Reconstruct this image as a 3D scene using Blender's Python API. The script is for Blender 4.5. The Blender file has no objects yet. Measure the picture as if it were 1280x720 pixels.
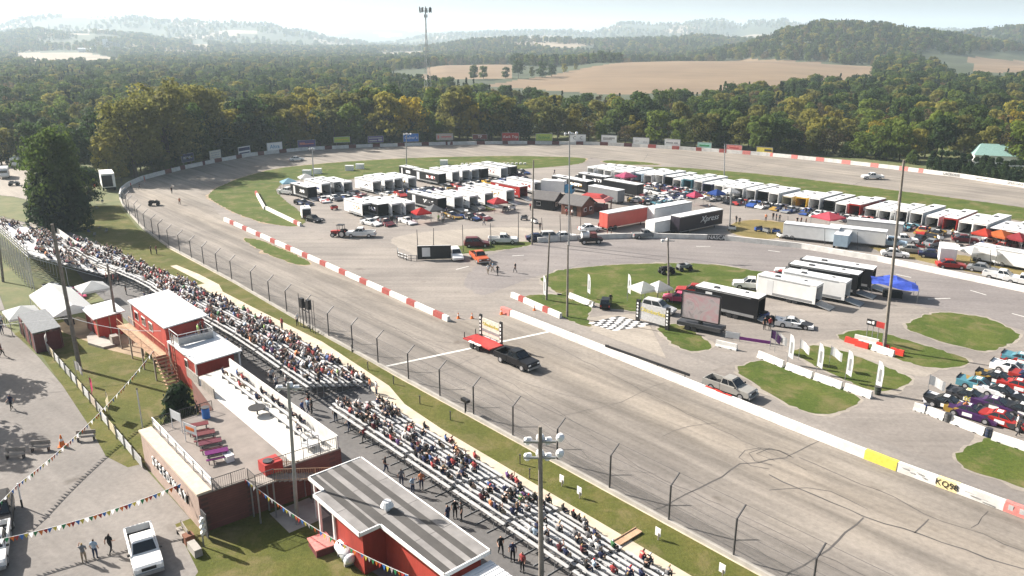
EXPOSURE = 1.38
HAZE = 0.00015
import bpy, bmesh, math, random
from mathutils import Vector, Matrix, noise
R = random.Random(7)
sc = bpy.context.scene
COL = sc.collection
PI = math.pi
rad = math.radians
# ---------------------------------------------------------------- camera model (pixels of the 1280x720 photo -> points on the ground)
CAM_H = 36.0
F = 978.0
TH = math.atan((360 - 55) / F)
_c, _s = math.cos(TH), math.sin(TH)
def ray(px, py):
    x = (px - 640) / F; y = -(py - 360) / F
    return Vector((x, _c + y * _s, -_s + y * _c))
def at(px, py, z=0.0):
    d = ray(px, py); t = (z - CAM_H) / d.z
    return Vector((d.x * t, d.y * t, z))
def pix(p):
    q = Vector(p) - Vector((0, 0, CAM_H))
    dep = q.y * _c - q.z * _s
    if dep < .1: dep = .1
    return 640 + F * q.x / dep, 360 - F * (q.y * _s + q.z * _c) / dep
TA = rad(-48.6)                                  # direction of the front straight
U = Vector((math.cos(TA), math.sin(TA), 0)); V = Vector((math.sin(TA), -math.cos(TA), 0))
O0 = at(592, 521)
def tr(u, v, z=0.0):
    p = O0 + U * u + V * v
    return Vector((p.x, p.y, z))
def uv(px, py, z=0.0):
    d = at(px, py, z) - O0
    return d.dot(U), d.dot(V)
def hgt(base, top):
    p = at(*base); d = ray(*top)
    return CAM_H + d.z * p.y / d.y

# ---------------------------------------------------------------- mesh builder
class MB:
    def __init__(s): s.v = []; s.f = []; s.m = []
    def add(s, vs, fs, mi=0, M=None):
        b = len(s.v)
        for p in vs:
            p = Vector(p)
            s.v.append(tuple(M @ p) if M else tuple(p))
        for f in fs:
            s.f.append([i + b for i in f]); s.m.append(mi)
        return s
    def box(s, c, d, mi=0, rz=0.0, tx=1.0, ty=1.0, M=None):
        cx, cy, cz = c; a, b, h = d[0] / 2, d[1] / 2, d[2] / 2
        vs = [(-a, -b, -h), (a, -b, -h), (a, b, -h), (-a, b, -h), (-a * tx, -b * ty, h), (a * tx, -b * ty, h), (a * tx, b * ty, h), (-a * tx, b * ty, h)]
        T = Matrix.Translation((cx, cy, cz)) @ Matrix.Rotation(rz, 4, 'Z')
        if M: T = M @ T
        return s.add(vs, [(0, 3, 2, 1), (4, 5, 6, 7), (0, 1, 5, 4), (1, 2, 6, 5), (2, 3, 7, 6), (3, 0, 4, 7)], mi, T)
    def tube(s, p, q, r, mi=0, n=6, r2=None, caps=True):
        p = Vector(p); q = Vector(q); r2 = r if r2 is None else r2
        d = (q - p)
        if d.length < 1e-6: return s
        d.normalize()
        a = d.orthogonal().normalized(); b = d.cross(a)
        vs = []
        for k in range(n):
            t = 2 * PI * k / n; o = a * math.cos(t) + b * math.sin(t)
            vs.append(p + o * r); vs.append(q + o * r2)
        fs = [(2 * k, 2 * ((k + 1) % n), 2 * ((k + 1) % n) + 1, 2 * k + 1) for k in range(n)]
        if caps: fs += [tuple(2 * k for k in reversed(range(n))), tuple(2 * k + 1 for k in range(n))]
        return s.add(vs, fs, mi)
    def path(s, pts, r, mi=0, n=5):
        for a, b in zip(pts[:-1], pts[1:]): s.tube(a, b, r, mi, n)
        return s
    def poly(s, pts, mi=0): return s.add(pts, [tuple(range(len(pts)))], mi)
    def prism(s, xy, z0, z1, mi=0, mtop=None):
        n = len(xy)
        if sum(xy[i][0] * xy[(i + 1) % n][1] - xy[(i + 1) % n][0] * xy[i][1] for i in range(n)) < 0: xy = list(reversed(xy))
        vs = [(p[0], p[1], z0) for p in xy] + [(p[0], p[1], z1) for p in xy]
        s.add(vs, [(i, (i + 1) % n, (i + 1) % n + n, i + n) for i in range(n)] + [tuple(reversed(range(n)))], mi)
        return s.add(vs[n:], [tuple(range(n))], mi if mtop is None else mtop)
    def loft(s, prof, hw, mi=0, b=.12, k=.94):
        """side profile (x,z) carried across the width, with softened flanks"""
        cx = sum(p[0] for p in prof) / len(prof); cz = sum(p[1] for p in prof) / len(prof); n = len(prof)
        vs = []
        for y, sc_ in ((-hw, k), (-hw + b, 1), (hw - b, 1), (hw, k)):
            vs += [(cx + (x - cx) * (1 - (1 - sc_) * .5), y, cz + (z - cz) * sc_) for x, z in prof]
        fs = []
        for l in range(3):
            for i in range(n):
                j = (i + 1) % n
                fs.append((l * n + i, l * n + j, (l + 1) * n + j, (l + 1) * n + i))
        fs += [tuple(range(n)), tuple(3 * n + i for i in reversed(range(n)))]
        return s.add(vs, fs, mi)
    def build(s, name, mats, parent=None, smooth=False):
        me = bpy.data.meshes.new(name)
        me.from_pydata(s.v, [], s.f)
        for m in (mats if isinstance(mats, (list, tuple)) else [mats]): me.materials.append(m)
        me.polygons.foreach_set('material_index', s.m)
        if smooth: me.polygons.foreach_set('use_smooth', [True] * len(s.f))
        bm = bmesh.new(); bm.from_mesh(me)
        bmesh.ops.recalc_face_normals(bm, faces=bm.faces) if len(s.f) < 6000 else None
        bm.to_mesh(me); bm.free()
        me.update()
        return link(name, me, parent)
def link(name, me, parent=None):
    o = bpy.data.objects.new(name, me); COL.objects.link(o)
    if parent: o.parent = parent
    return o
def tag(o, label, cat, group=None, kind=None):
    if label: o['label'] = label
    if cat: o['category'] = cat
    if group: o['group'] = group
    if kind: o['kind'] = kind
    return o
def thing(name, label, cat, loc=(0, 0, 0), rz=0.0, group=None):
    o = bpy.data.objects.new(name, None); COL.objects.link(o)
    o.empty_display_size = .3
    o.location = loc; o.rotation_euler = (0, 0, rz)
    return tag(o, label, cat, group)
def struct(name, mb, mats):
    o = mb.build(name, mats); o['kind'] = 'structure'; return o
KIDS = {}
def kids(o):
    if o.name not in KIDS: KIDS[o.name] = list(o.children)
    return KIDS[o.name]
def dup(root, loc, rz, label=None, group=None, color=None, scale=None):
    r = root.copy(); COL.objects.link(r); r.location = loc; r.rotation_euler = (0, 0, rz)
    if label: r['label'] = label
    if group: r['group'] = group
    if scale: r.scale = scale
    if color: r.color = color
    for ch in kids(root):
        c = ch.copy(); COL.objects.link(c); c.parent = r
        if color and not c.get('keep'): c.color = color
        for g in kids(ch):
            d = g.copy(); COL.objects.link(d); d.parent = c
            if color and not d.get('keep'): d.color = color
    return r
def recolor(root, color):
    root.color = color
    for c in kids(root):
        if not c.get('keep'): c.color = color
FIRST = {}
def spawn(key, maker, loc, rz, label, group=None, color=None, scale=None):
    """the first of a kind is built in place of the prototype, the rest are copies of it and of each of its parts"""
    if key not in FIRST:
        o = maker(); FIRST[key] = (o, True)
    o, fresh = FIRST[key]
    if fresh:
        FIRST[key] = (o, False)
        kids(o); [kids(c) for c in kids(o)]
        o.location = loc; o.rotation_euler = (0, 0, rz); o['label'] = label
        if group: o['group'] = group
        if scale: o.scale = scale
        if color: recolor(o, color)
        return o
    r = dup(o, loc, rz, label, group, color, scale or (1, 1, 1))
    return r

# ---------------------------------------------------------------- materials
def nodes(name):
    m = bpy.data.materials.new(name); m.use_nodes = True
    nt = m.node_tree; b = nt.nodes['Principled BSDF']
    return m, nt, b
def ramp(nt, src, stops):
    r = nt.nodes.new('ShaderNodeValToRGB')
    while len(r.color_ramp.elements) < len(stops): r.color_ramp.elements.new(.5)
    for e, (p, c) in zip(r.color_ramp.elements, stops):
        e.position = p; e.color = (*c[:3], 1)
    nt.links.new(src, r.inputs[0]); return r.outputs[0]
def tex(nt, scale, detail=4, rough=.55, vec=None, kind='noise', dist=0):
    if kind == 'noise':
        n = nt.nodes.new('ShaderNodeTexNoise'); n.inputs['Detail'].default_value = detail; n.inputs['Roughness'].default_value = rough
        n.inputs['Distortion'].default_value = dist
    else: n = nt.nodes.new('ShaderNodeTexVoronoi')
    n.inputs['Scale'].default_value = scale
    if vec: nt.links.new(vec, n.inputs['Vector'])
    return n.outputs[0]
def coords(nt, which='pos', rot=None, scale=None):
    if which == 'pos': v = nt.nodes.new('ShaderNodeNewGeometry').outputs['Position']
    else: v = nt.nodes.new('ShaderNodeTexCoord').outputs['Object']
    if rot is not None:
        mp = nt.nodes.new('ShaderNodeMapping'); mp.inputs['Rotation'].default_value = (0, 0, rot); nt.links.new(v, mp.inputs['Vector']); v = mp.outputs[0]
    if scale:
        mp = nt.nodes.new('ShaderNodeMapping'); mp.inputs['Scale'].default_value = scale; nt.links.new(v, mp.inputs['Vector']); v = mp.outputs[0]
    return v
def mix(nt, fac, a, b, mode='MIX'):
    m = nt.nodes.new('ShaderNodeMix'); m.data_type = 'RGBA'; m.blend_type = mode
    for s_, v in ((0, fac), (6, a), (7, b)):
        if hasattr(v, 'is_linked') or hasattr(v, 'links'): nt.links.new(v, m.inputs[s_])
        elif s_ == 0: m.inputs[0].default_value = v
        else: m.inputs[s_].default_value = (*v[:3], 1)
    return m.outputs[2]
def mat(name, col, rough=.6, metal=0.0, var=.25, scale=3.0, which='obj', bump=0.0, spec=.4):
    m, nt, b = nodes(name)
    v = coords(nt, which)
    n = tex(nt, scale, 5, .6, v)
    lo = tuple(c * (1 - var) for c in col); hi = tuple(min(1, c * (1 + var * .6)) for c in col)
    nt.links.new(ramp(nt, n, [(.3, lo), (.7, hi)]), b.inputs['Base Color'])
    b.inputs['Roughness'].default_value = rough; b.inputs['Metallic'].default_value = metal
    b.inputs['Specular IOR Level'].default_value = spec
    if bump:
        bp = nt.nodes.new('ShaderNodeBump'); bp.inputs['Strength'].default_value = bump
        nt.links.new(n, bp.inputs['Height']); nt.links.new(bp.outputs[0], b.inputs['Normal'])
    return m
def mat_color(name, rough=.45, var=.12, scale=2.0, spec=.4, metal=0.0):
    """colour comes from each object's own colour"""
    m, nt, b = nodes(name)
    oi = nt.nodes.new('ShaderNodeObjectInfo')
    n = tex(nt, scale, 4, .6, coords(nt, 'obj'))
    f = ramp(nt, n, [(.3, (1 - var * 2,) * 3), (.7, (1, 1, 1))])
    nt.links.new(mix(nt, 1.0, oi.outputs['Color'], f, 'MULTIPLY'), b.inputs['Base Color'])
    b.inputs['Roughness'].default_value = rough; b.inputs['Specular IOR Level'].default_value = spec
    b.inputs['Metallic'].default_value = metal
    return m
M = {}
def simple(key, *a, **k): M[key] = mat(key, *a, **k)
simple('white_paint', (.78, .78, .77), .5, var=.08, scale=.8)
simple('white_metal', (.66, .67, .68), .38, var=.06, scale=.5)
simple('white_concrete', (.6, .59, .565), .85, var=.22, scale=.9)
simple('red_paint', (.36, .03, .026), .55, var=.2)
simple('dark_red', (.12, .03, .03), .7, var=.2)
simple('barn_red', (.42, .045, .03), .7, var=.22, scale=1.2)
simple('yellow_paint', (.62, .52, .08), .55)
simple('blue_paint', (.03, .16, .5), .5)
simple('black', (.012, .012, .014), .5, var=.3)
simple('dark', (.02, .02, .022), .8, var=.3)
simple('rubber', (.015, .015, .016), .85)
simple('rim', (.5, .5, .52), .35, .6, var=.1)
simple('glass', (.012, .016, .02), .08, var=.1, spec=.7)
simple('grey_metal', (.32, .33, .34), .45, .5, var=.15)
simple('dark_metal', (.07, .07, .075), .55, .4, var=.2)
simple('aluminium', (.45, .45, .45), .55, .15, var=.08, scale=1.5)
simple('concrete', (.34, .32, .29), .9, var=.2, scale=.8, bump=.1)
simple('wood_pole', (.22, .195, .17), .85, var=.35, scale=2)
simple('timber', (.42, .27, .17), .8, var=.3, scale=2)
simple('grey_timber', (.3, .27, .24), .85, var=.3, scale=2)
simple('rust', (.2, .085, .05), .85, var=.4, scale=2)
simple('bark', (.07, .055, .042), .95, var=.4, scale=2)
simple('skin', (.5, .3, .22), .6, var=.08)
simple('jeans', (.035, .05, .1), .9); simple('dark_pants', (.016, .016, .02), .9); simple('khaki', (.28, .22, .15), .9)
simple('brown_hair', (.06, .035, .02), .8); simple('dark_hair', (.015, .012, .01), .8); simple('blonde_hair', (.35, .24, .1), .8)
simple('white_cap', (.75, .75, .74), .8); simple('red_cap', (.5, .03, .03), .8)
simple('plastic_white', (.75, .76, .76), .4, var=.05)
simple('red_plastic', (.55, .04, .025), .5); simple('orange', (.7, .17, .02), .6)
simple('deck_white', (.58, .56, .52), .75, var=.1, scale=.4, bump=.05)
simple('deck_board', (.22, .19, .17), .85, var=.2, scale=.7)
simple('picnic_red', (.25, .07, .08), .8); simple('purple', (.2, .03, .22), .7); simple('pink', (.6, .06, .2), .7)
simple('fabric_white', (.78, .79, .8), .85, var=.06)
simple('fabric_grey', (.16, .17, .18), .9); simple('lamp_white', (.8, .81, .82), .3)
simple('tan_sign', (.5, .42, .36), .6); simple('green_sign', (.4, .5, .1), .6); simple('teal_sign', (.35, .6, .52), .6)
simple('purple_sign', (.1, .07, .2), .6); simple('navy', (.02, .03, .1), .6); simple('grey_sign', (.42, .42, .42), .6)
simple('salmon', (.6, .2, .18), .6); simple('text_blue', (.05, .25, .45), .6)
simple('cyan', (.2, .55, .65), .7); simple('green_paint', (.03, .25, .09), .6)
simple('rail', (.085, .08, .078), .6, .2)
M['paint'] = mat_color('car_paint', .34, .06, 1.0, .22)
M['shirt'] = mat_color('cloth', .9, .15, 6.0, .2)
M['canvas'] = mat_color('canvas', .85, .1, 1.0, .2)
def sheer(m, k=.45):
    nt = m.node_tree; b = nt.nodes['Principled BSDF']; src = b.inputs['Base Color'].links[0].from_socket
    tl = nt.nodes.new('ShaderNodeBsdfTranslucent'); nt.links.new(src, tl.inputs[0]); mx = nt.nodes.new('ShaderNodeMixShader'); mx.inputs[0].default_value = k
    nt.links.new(b.outputs[0], mx.inputs[1]); nt.links.new(tl.outputs[0], mx.inputs[2]); nt.links.new(mx.outputs[0], [q for q in nt.nodes if q.type == 'OUTPUT_MATERIAL'][0].inputs[0])
sheer(M['canvas']); sheer(M['fabric_white'])
def livery(name, scale, cut):
    """a two-tone paint scheme that differs from one vehicle to the next"""
    m, nt, b = nodes(name); oi = nt.nodes.new('ShaderNodeObjectInfo'); v = coords(nt, 'obj')
    ad = nt.nodes.new('ShaderNodeVectorMath'); ad.operation = 'MULTIPLY_ADD'; ad.inputs[1].default_value = (1, .6, 1.2)
    cx = nt.nodes.new('ShaderNodeCombineXYZ'); mu = nt.nodes.new('ShaderNodeMath'); mu.operation = 'MULTIPLY'; mu.inputs[1].default_value = 90
    nt.links.new(oi.outputs['Random'], mu.inputs[0]); nt.links.new(mu.outputs[0], cx.inputs[0]); nt.links.new(v, ad.inputs[0]); nt.links.new(cx.outputs[0], ad.inputs[2])
    n = tex(nt, scale, 1, .4, ad.outputs[0], dist=.6)
    r = nt.nodes.new('ShaderNodeValToRGB'); r.color_ramp.interpolation = 'CONSTANT'; r.color_ramp.elements[0].color = (0, 0, 0, 1); r.color_ramp.elements[1].position = cut; r.color_ramp.elements[1].color = (1, 1, 1, 1)
    nt.links.new(n, r.inputs[0])
    r2 = nt.nodes.new('ShaderNodeValToRGB'); r2.color_ramp.interpolation = 'CONSTANT'; cs = [(.7, .7, .7), (.02, .02, .025), (.3, .03, .025), (.6, .6, .62), (.02, .05, .17), (.3, .19, .04), (.05, .05, .055)]
    while len(r2.color_ramp.elements) < len(cs): r2.color_ramp.elements.new(.5)
    for k, (e, c) in enumerate(zip(r2.color_ramp.elements, cs)): e.position = k / len(cs); e.color = (*c, 1)
    nt.links.new(oi.outputs['Random'], r2.inputs[0])
    nt.links.new(mix(nt, r.outputs[0], oi.outputs['Color'], r2.outputs[0]), b.inputs['Base Color']); b.inputs['Roughness'].default_value = .36; b.inputs['Specular IOR Level'].default_value = .25
    return m
M['livery'] = livery('race_livery', .75, .53)
def brick(name, c1, c2, mortar, scale):
    m, nt, b = nodes(name)
    t = nt.nodes.new('ShaderNodeTexBrick')
    v = coords(nt, 'obj')
    mp = nt.nodes.new('ShaderNodeMapping'); mp.inputs['Rotation'].default_value = (rad(90), 0, 0)
    nt.links.new(v, mp.inputs[0]); nt.links.new(mp.outputs[0], t.inputs['Vector'])
    t.inputs['Color1'].default_value = (*c1, 1); t.inputs['Color2'].default_value = (*c2, 1); t.inputs['Mortar'].default_value = (*mortar, 1)
    t.inputs['Scale'].default_value = scale; t.inputs['Mortar Size'].default_value = .02
    n = tex(nt, .7, 5, .65, v)
    nt.links.new(mix(nt, .5, t.outputs[0], ramp(nt, n, [(.3, (.45, .45, .45)), (.7, (1, 1, 1))]), 'MULTIPLY'), b.inputs['Base Color'])
    b.inputs['Roughness'].default_value = .9
    return m
M['block'] = brick('painted_block', (.46, .34, .28), (.42, .31, .26), (.32, .26, .23), 1.2)
M['brick_red'] = brick('red_block', (.2, .075, .06), (.17, .065, .055), (.12, .06, .05), 1.2)
def siding(name, col):
    m, nt, b = nodes(name)
    v = coords(nt, 'obj'); w = nt.nodes.new('ShaderNodeTexWave'); w.inputs['Scale'].default_value = 1.6
    w.inputs['Distortion'].default_value = .0; w.bands_direction = 'X'
    nt.links.new(v, w.inputs['Vector'])
    n = tex(nt, .55, 7, .7, coords(nt, 'obj', None, (1, 1, .35)))
    c = mix(nt, 1, ramp(nt, w.outputs[0], [(.0, tuple(x * .7 for x in col)), (.12, col)]), ramp(nt, n, [(.3, (.55, .58, .58)), (.55, (.95, .95, .95)), (.75, (1.2, 1.3, 1.3))]), 'MULTIPLY')
    nt.links.new(c, b.inputs['Base Color']); b.inputs['Roughness'].default_value = .7
    return m
M['red_siding'] = siding('red_siding', (.42, .045, .03))
# ---------------------------------------------------------------- camera, light, air
cam = bpy.data.cameras.new('camera'); camo = bpy.data.objects.new('camera', cam); COL.objects.link(camo)
cam.sensor_width = 36; cam.lens = 36 * F / 1280; cam.clip_start = .5; cam.clip_end = 40000
camo.location = (0, 0, CAM_H); camo.rotation_euler = (PI / 2 - TH, 0, 0)
sc.camera = camo
SUN_EL, SUN_AZ = rad(33), rad(154)               # azimuth of the sun, counter-clockwise from +X
w = bpy.data.worlds.new('World'); sc.world = w; w.use_nodes = True
wn = w.node_tree; bg = wn.nodes['Background']
sky = wn.nodes.new('ShaderNodeTexSky'); sky.sky_type = 'NISHITA'; sky.sun_disc = False
sky.sun_elevation = SUN_EL; sky.sun_rotation = PI / 2 - SUN_AZ; sky.air_density = 1.2; sky.dust_density = 5.0; sky.ozone_density = 1.2
wn.links.new(sky.outputs[0], bg.inputs[0]); bg.inputs[1].default_value = .052
sun = bpy.data.lights.new('sun', 'SUN'); sun.energy = 5.0; sun.angle = rad(.53); sun.color = (1, .935, .85)
suno = bpy.data.objects.new('sun', sun); COL.objects.link(suno); suno.location = (-200, 150, 200)
ldir = Vector((-math.cos(SUN_AZ) * math.cos(SUN_EL), -math.sin(SUN_AZ) * math.cos(SUN_EL), -math.sin(SUN_EL)))
suno.rotation_euler = ldir.to_track_quat('-Z', 'Y').to_euler()
sc.view_settings.view_transform = 'Standard'; sc.view_settings.look = 'None'; sc.view_settings.gamma = 1
sc.view_settings.exposure = EXPOSURE
sc.render.engine = 'CYCLES'
try:
    sc.cycles.use_denoising = True; sc.cycles.denoiser = 'OPENIMAGEDENOISE'
    sc.cycles.max_bounces = 5; sc.cycles.diffuse_bounces = 3; sc.cycles.glossy_bounces = 2; sc.cycles.transmission_bounces = 2
    sc.cycles.volume_bounces = 1; sc.cycles.transparent_max_bounces = 4; sc.cycles.use_adaptive_sampling = True
    sc.cycles.sample_clamp_indirect = 4
except Exception: pass
HZ = MB().box((0, 6000, 145), (20000, 12800, 450))
hm = bpy.data.materials.new('air'); hm.use_nodes = True; ht = hm.node_tree
for n_ in list(ht.nodes):
    if n_.type == 'BSDF_PRINCIPLED': ht.nodes.remove(n_)
pv = ht.nodes.new('ShaderNodeVolumePrincipled'); pv.inputs['Color'].default_value = (.72, .87, 1, 1)
pv.inputs['Density'].default_value = HAZE; pv.inputs['Anisotropy'].default_value = .2
ht.links.new(pv.outputs[0], [n_ for n_ in ht.nodes if n_.type == 'OUTPUT_MATERIAL'][0].inputs['Volume'])
if HAZE > 0:
    hz = HZ.build('haze', hm); tag(hz, 'pale air haze that fades the far hills', 'haze', None, 'stuff')

# ---------------------------------------------------------------- terrain
def inside(p, poly):
    x, y = p; c = False; j = len(poly) - 1
    for i in range(len(poly)):
        a, b = poly[i], poly[j]
        if (a[1] > y) != (b[1] > y) and x < (b[0] - a[0]) * (y - a[1]) / (b[1] - a[1]) + a[0]: c = not c
        j = i
    return c
def interp(tab, x):
    if x <= tab[0][0]: return tab[0][1]
    for a, b in zip(tab[:-1], tab[1:]):
        if x <= b[0]: 
            t = (x - a[0]) / (b[0] - a[0]); t = t * t * (3 - 2 * t)
            return a[1] + (b[1] - a[1]) * t
    return tab[-1][1]
# each ridge: distance, front width, back width, crest line as seen (px -> py)
RIDGES = [
    (1000, 300, 330, 0, [(440, 98), (520, 87), (560, 83), (620, 82), (700, 84), (760, 79), (860, 77), (960, 77), (1090, 84), (1180, 80), (1280, 84), (1400, 90)]),
    (660, 190, 230, 10, [(860, 125), (960, 116), (1040, 106), (1100, 92), (1160, 92), (1200, 102), (1280, 104), (1400, 108)]),
    (1500, 380, 600, 12, [(780, 90), (840, 80), (870, 66), (920, 56), (960, 44), (985, 34), (1030, 26), (1090, 28), (1150, 36), (1190, 42), (1250, 52), (1300, 60), (1400, 70)]),
    (2300, 600, 700, 12, [(1040, 70), (1130, 50), (1180, 41), (1230, 36), (1280, 30), (1360, 26), (1500, 30)]),
    (2600, 800, 900, 14, [(430, 75), (490, 66), (540, 55), (600, 47), (640, 46), (740, 48), (800, 46), (880, 43), (920, 47), (980, 50), (1060, 60)]),
    (5600, 1500, 1200, 0, [(470, 56), (560, 44), (640, 41), (740, 40), (782, 30), (820, 31), (850, 30), (900, 26), (925, 33), (940, 28), (975, 27), (1005, 32), (1100, 38), (1280, 40)]),
    (4600, 1300, 1200, 0, [(-160, 36), (-60, 38), (0, 35), (40, 25), (65, 22), (170, 23), (210, 28), (290, 30), (330, 32), (370, 40), (430, 52), (480, 58)]),
    (3000, 900, 900, 6, [(-120, 44), (0, 43), (40, 38), (120, 40), (170, 44), (220, 52), (300, 57), (380, 60)]),
    (8200, 2000, 1500, 0, [(200, 40), (330, 35), (420, 37), (540, 38), (640, 38), (760, 42)]),
]
def smooth(t):
    t = max(0, min(1, t)); return t * t * (3 - 2 * t)
def terr(x, y):
    r = math.hypot(x, y)
    if y < 330: 
        return -.05
    px = 640 + 1024 * x / y
    z = -3 * smooth((y - 350) / 500)
    for D, wf, wb, tree, tab in RIDGES:
        d = (y - D) / (wf if y < D else wb)
        if abs(d) > 2.2: continue
        py = interp(tab, px)
        crest = CAM_H + (55 - py) * D / 1073 - tree
        g = math.exp(-d * d * 1.6)
        h = crest * g if crest > 0 else crest * g
        if h > z: z = h
    nz = noise.noise(Vector((x / 210, y / 210, 0))) * 4 + noise.noise(Vector((x / 70, y / 70, 3))) * 1.5
    z += nz * smooth((y - 700) / 900) * (1 if y > 1250 else .35)
    return z - .05 * (1 - smooth((y - 330) / 60))
FIELD = [[(600, 108), (640, 101), (690, 94), (735, 84), (790, 76), (860, 74), (960, 74), (1092, 83), (1092, 112), (960, 116), (760, 118), (640, 110)],
         [(526, 100), (535, 84), (580, 79), (640, 78), (640, 98), (560, 100)], [(1215, 90), (1212, 66), (1320, 64), (1320, 92)]]
FIELD2 = [[(470, 74), (478, 66), (530, 64), (530, 73)], [(20, 80), (22, 66), (110, 66), (150, 74), (150, 83), (60, 84)], [(235, 62), (240, 54), (262, 56), (260, 62)], [(330, 98), (340, 88), (420, 88), (420, 98)],
          [(205, 70), (205, 65), (330, 66), (330, 70)]]
angs = [rad(a) for a in range(-180, -46, 12)] + [rad(-46 + .4 * i) for i in range(231)] + [rad(a) for a in range(58, 180, 12)]
rs = [3]
while rs[-1] < 12300: rs.append(rs[-1] * (1.022 if rs[-1] > 250 else 1.25))
tm = MB(); na = len(angs)
for r in rs:
    for a in angs:
        x, y = r * math.sin(a), r * math.cos(a); tm.v.append((x, y, terr(x, y)))
for i in range(len(rs) - 1):
    for j in range(na):
        k = (j + 1) % na
        f = (i * na + j, i * na + k, (i + 1) * na + k, (i + 1) * na + j)
        c = [sum(tm.v[q][t] for q in f) / 4 for t in range(3)]
        mi = 0
        if c[1] > 400:
            pp = pix(c)
            if c[1] < 1250 and any(inside(pp, p) for p in FIELD): mi = 1
            elif c[1] > 1150 and any(inside(pp, p) for p in FIELD2): mi = 2
            elif c[1] > 1500 and noise.noise(Vector((c[0] / 300, c[1] / 420, 1))) < -.22: mi = 2
        elif c[1] < 330: mi = 3
        tm.f.append(f); tm.m.append(mi)
simple('wood_floor', (.045, .06, .028), .95, var=.45, scale=.02, which='pos')
m, nt, b = nodes('stubble_field')
v = coords(nt, 'pos')
nt.links.new(mix(nt, .6, ramp(nt, tex(nt, .012, 6, .6, v), [(.3, (.14, .092, .052)), (.5, (.175, .118, .067)), (.72, (.21, .147, .086))]), ramp(nt, tex(nt, .06, 4, .6, coords(nt, 'pos', rad(20), (.2, 1.4, 1))), [(.35, (.75, .75, .72)), (.65, (1, 1, 1))]), 'MULTIPLY'), b.inputs['Base Color'])
b.inputs['Roughness'].default_value = .95; M['field'] = m
simple('pale_field', (.26, .21, .15), .95, var=.3, scale=.006, which='pos')
m, nt, b = nodes('rough_grass')
v = coords(nt, 'pos')
nt.links.new(mix(nt, .55, ramp(nt, tex(nt, .25, 6, .65, v), [(.3, (.06, .08, .022)), (.5, (.1, .115, .035)), (.7, (.16, .14, .06))]), ramp(nt, tex(nt, 2.5, 3, .6, v), [(.3, (.6, .6, .6)), (.7, (1, 1, 1))]), 'MULTIPLY'), b.inputs['Base Color'])
b.inputs['Roughness'].default_value = .95; M['rough_grass'] = m
tob = tm.build('ground', [M['wood_floor'], M['field'], M['pale_field'], M['rough_grass']], smooth=True); tob['kind'] = 'structure'

# ---------------------------------------------------------------- paved and grassed sheets
def sheet(name, pts, z, m, grow=None):
    mb = MB().poly([(p[0], p[1], z) for p in pts])
    return struct(name, mb, m)
def pxs(pts, z): return [at(x, y, z) for x, y in pts]
def soft(P, seed=1, amp=.22):
    for _ in range(2):
        Q = []
        for i in range(len(P)):
            a, b_ = P[i], P[(i + 1) % len(P)]; Q += [a.lerp(b_, .18), a.lerp(b_, .82)]
        P = Q
    rr = random.Random(seed); L_ = sum((P[i] - P[i - 1]).length for i in range(len(P)))
    P = resample(P + [P[0]], max(40, int(L_ / .7)))[:-1]
    return [p + Vector((rr.uniform(-amp, amp), rr.uniform(-amp, amp), 0)) for p in P]
def resample(pts, n):
    L = [0]
    for a, b_ in zip(pts[:-1], pts[1:]): L.append(L[-1] + (b_ - a).length)
    out = []
    for i in range(n):
        d = L[-1] * i / (n - 1); k = 0
        while k < len(L) - 2 and L[k + 1] < d: k += 1
        t = (d - L[k]) / max(1e-6, L[k + 1] - L[k]); out.append(pts[k].lerp(pts[k + 1], min(1, t)))
    return out
def asphalt(name, c0, c1, c2, streak=.5, rot=-TA, fine=1.0):
    m, nt, b = nodes(name)
    v = coords(nt, 'pos'); vs = coords(nt, 'pos', rot, (.035, .55, 1))
    base = ramp(nt, tex(nt, .06, 8, .62, v), [(.28, c0), (.5, c1), (.72, c2)])
    st = ramp(nt, tex(nt, 1.0, 6, .65, vs, dist=.3), [(.3, (1 - streak,) * 3), (.62, (1, 1, 1))])
    gr = ramp(nt, tex(nt, 2.2 * fine, 6, .7, v), [(.25, (.72, .72, .72)), (.75, (1.08, 1.08, 1.08))])
    c = mix(nt, 1, mix(nt, 1, base, st, 'MULTIPLY'), gr, 'MULTIPLY')
    # worn patches and oil spots
    sp = ramp(nt, tex(nt, .33, 3, .5, v), [(.66, (1, 1, 1)), (.76, (.7, .68, .66))])
    c = mix(nt, 1, c, sp, 'MULTIPLY')
    if name == 'racing_asphalt':
        # rubbered grooves and dusty lanes lying side by side along the straight
        sx = nt.nodes.new('ShaderNodeSeparateXYZ'); nt.links.new(coords(nt, 'pos', -TA), sx.inputs[0])
        m1 = nt.nodes.new('ShaderNodeMath'); m1.operation = 'MULTIPLY_ADD'; m1.inputs[1].default_value = 1 / 22.5; m1.inputs[2].default_value = O0.dot(V) / 22.5
        nt.links.new(sx.outputs[1], m1.inputs[0])
        m2 = nt.nodes.new('ShaderNodeMath'); m2.operation = 'MULTIPLY_ADD'; m2.inputs[1].default_value = .3; nt.links.new(tex(nt, 1.0, 5, .6, coords(nt, 'pos', -TA, (.02, .12, 1))), m2.inputs[0]); nt.links.new(m1.outputs[0], m2.inputs[2])
        lane = ramp(nt, m2.outputs[0], [(.12, (.72, .73, .75)), (.3, (.86, .86, .87)), (.42, (.78, .78, .78)), (.55, (.98, .97, .95)), (.68, (.84, .83, .81)), (.82, (1.04, 1.01, .95)), (1, (.96, .95, .92))])
        c = mix(nt, 1, c, lane, 'MULTIPLY')
    nt.links.new(c, b.inputs['Base Color']); b.inputs['Roughness'].default_value = .88; b.inputs['Specular IOR Level'].default_value = .25
    return m
M['track'] = asphalt('racing_asphalt', (.225, .204, .186), (.295, .267, .24), (.365, .327, .285), .46)
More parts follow.
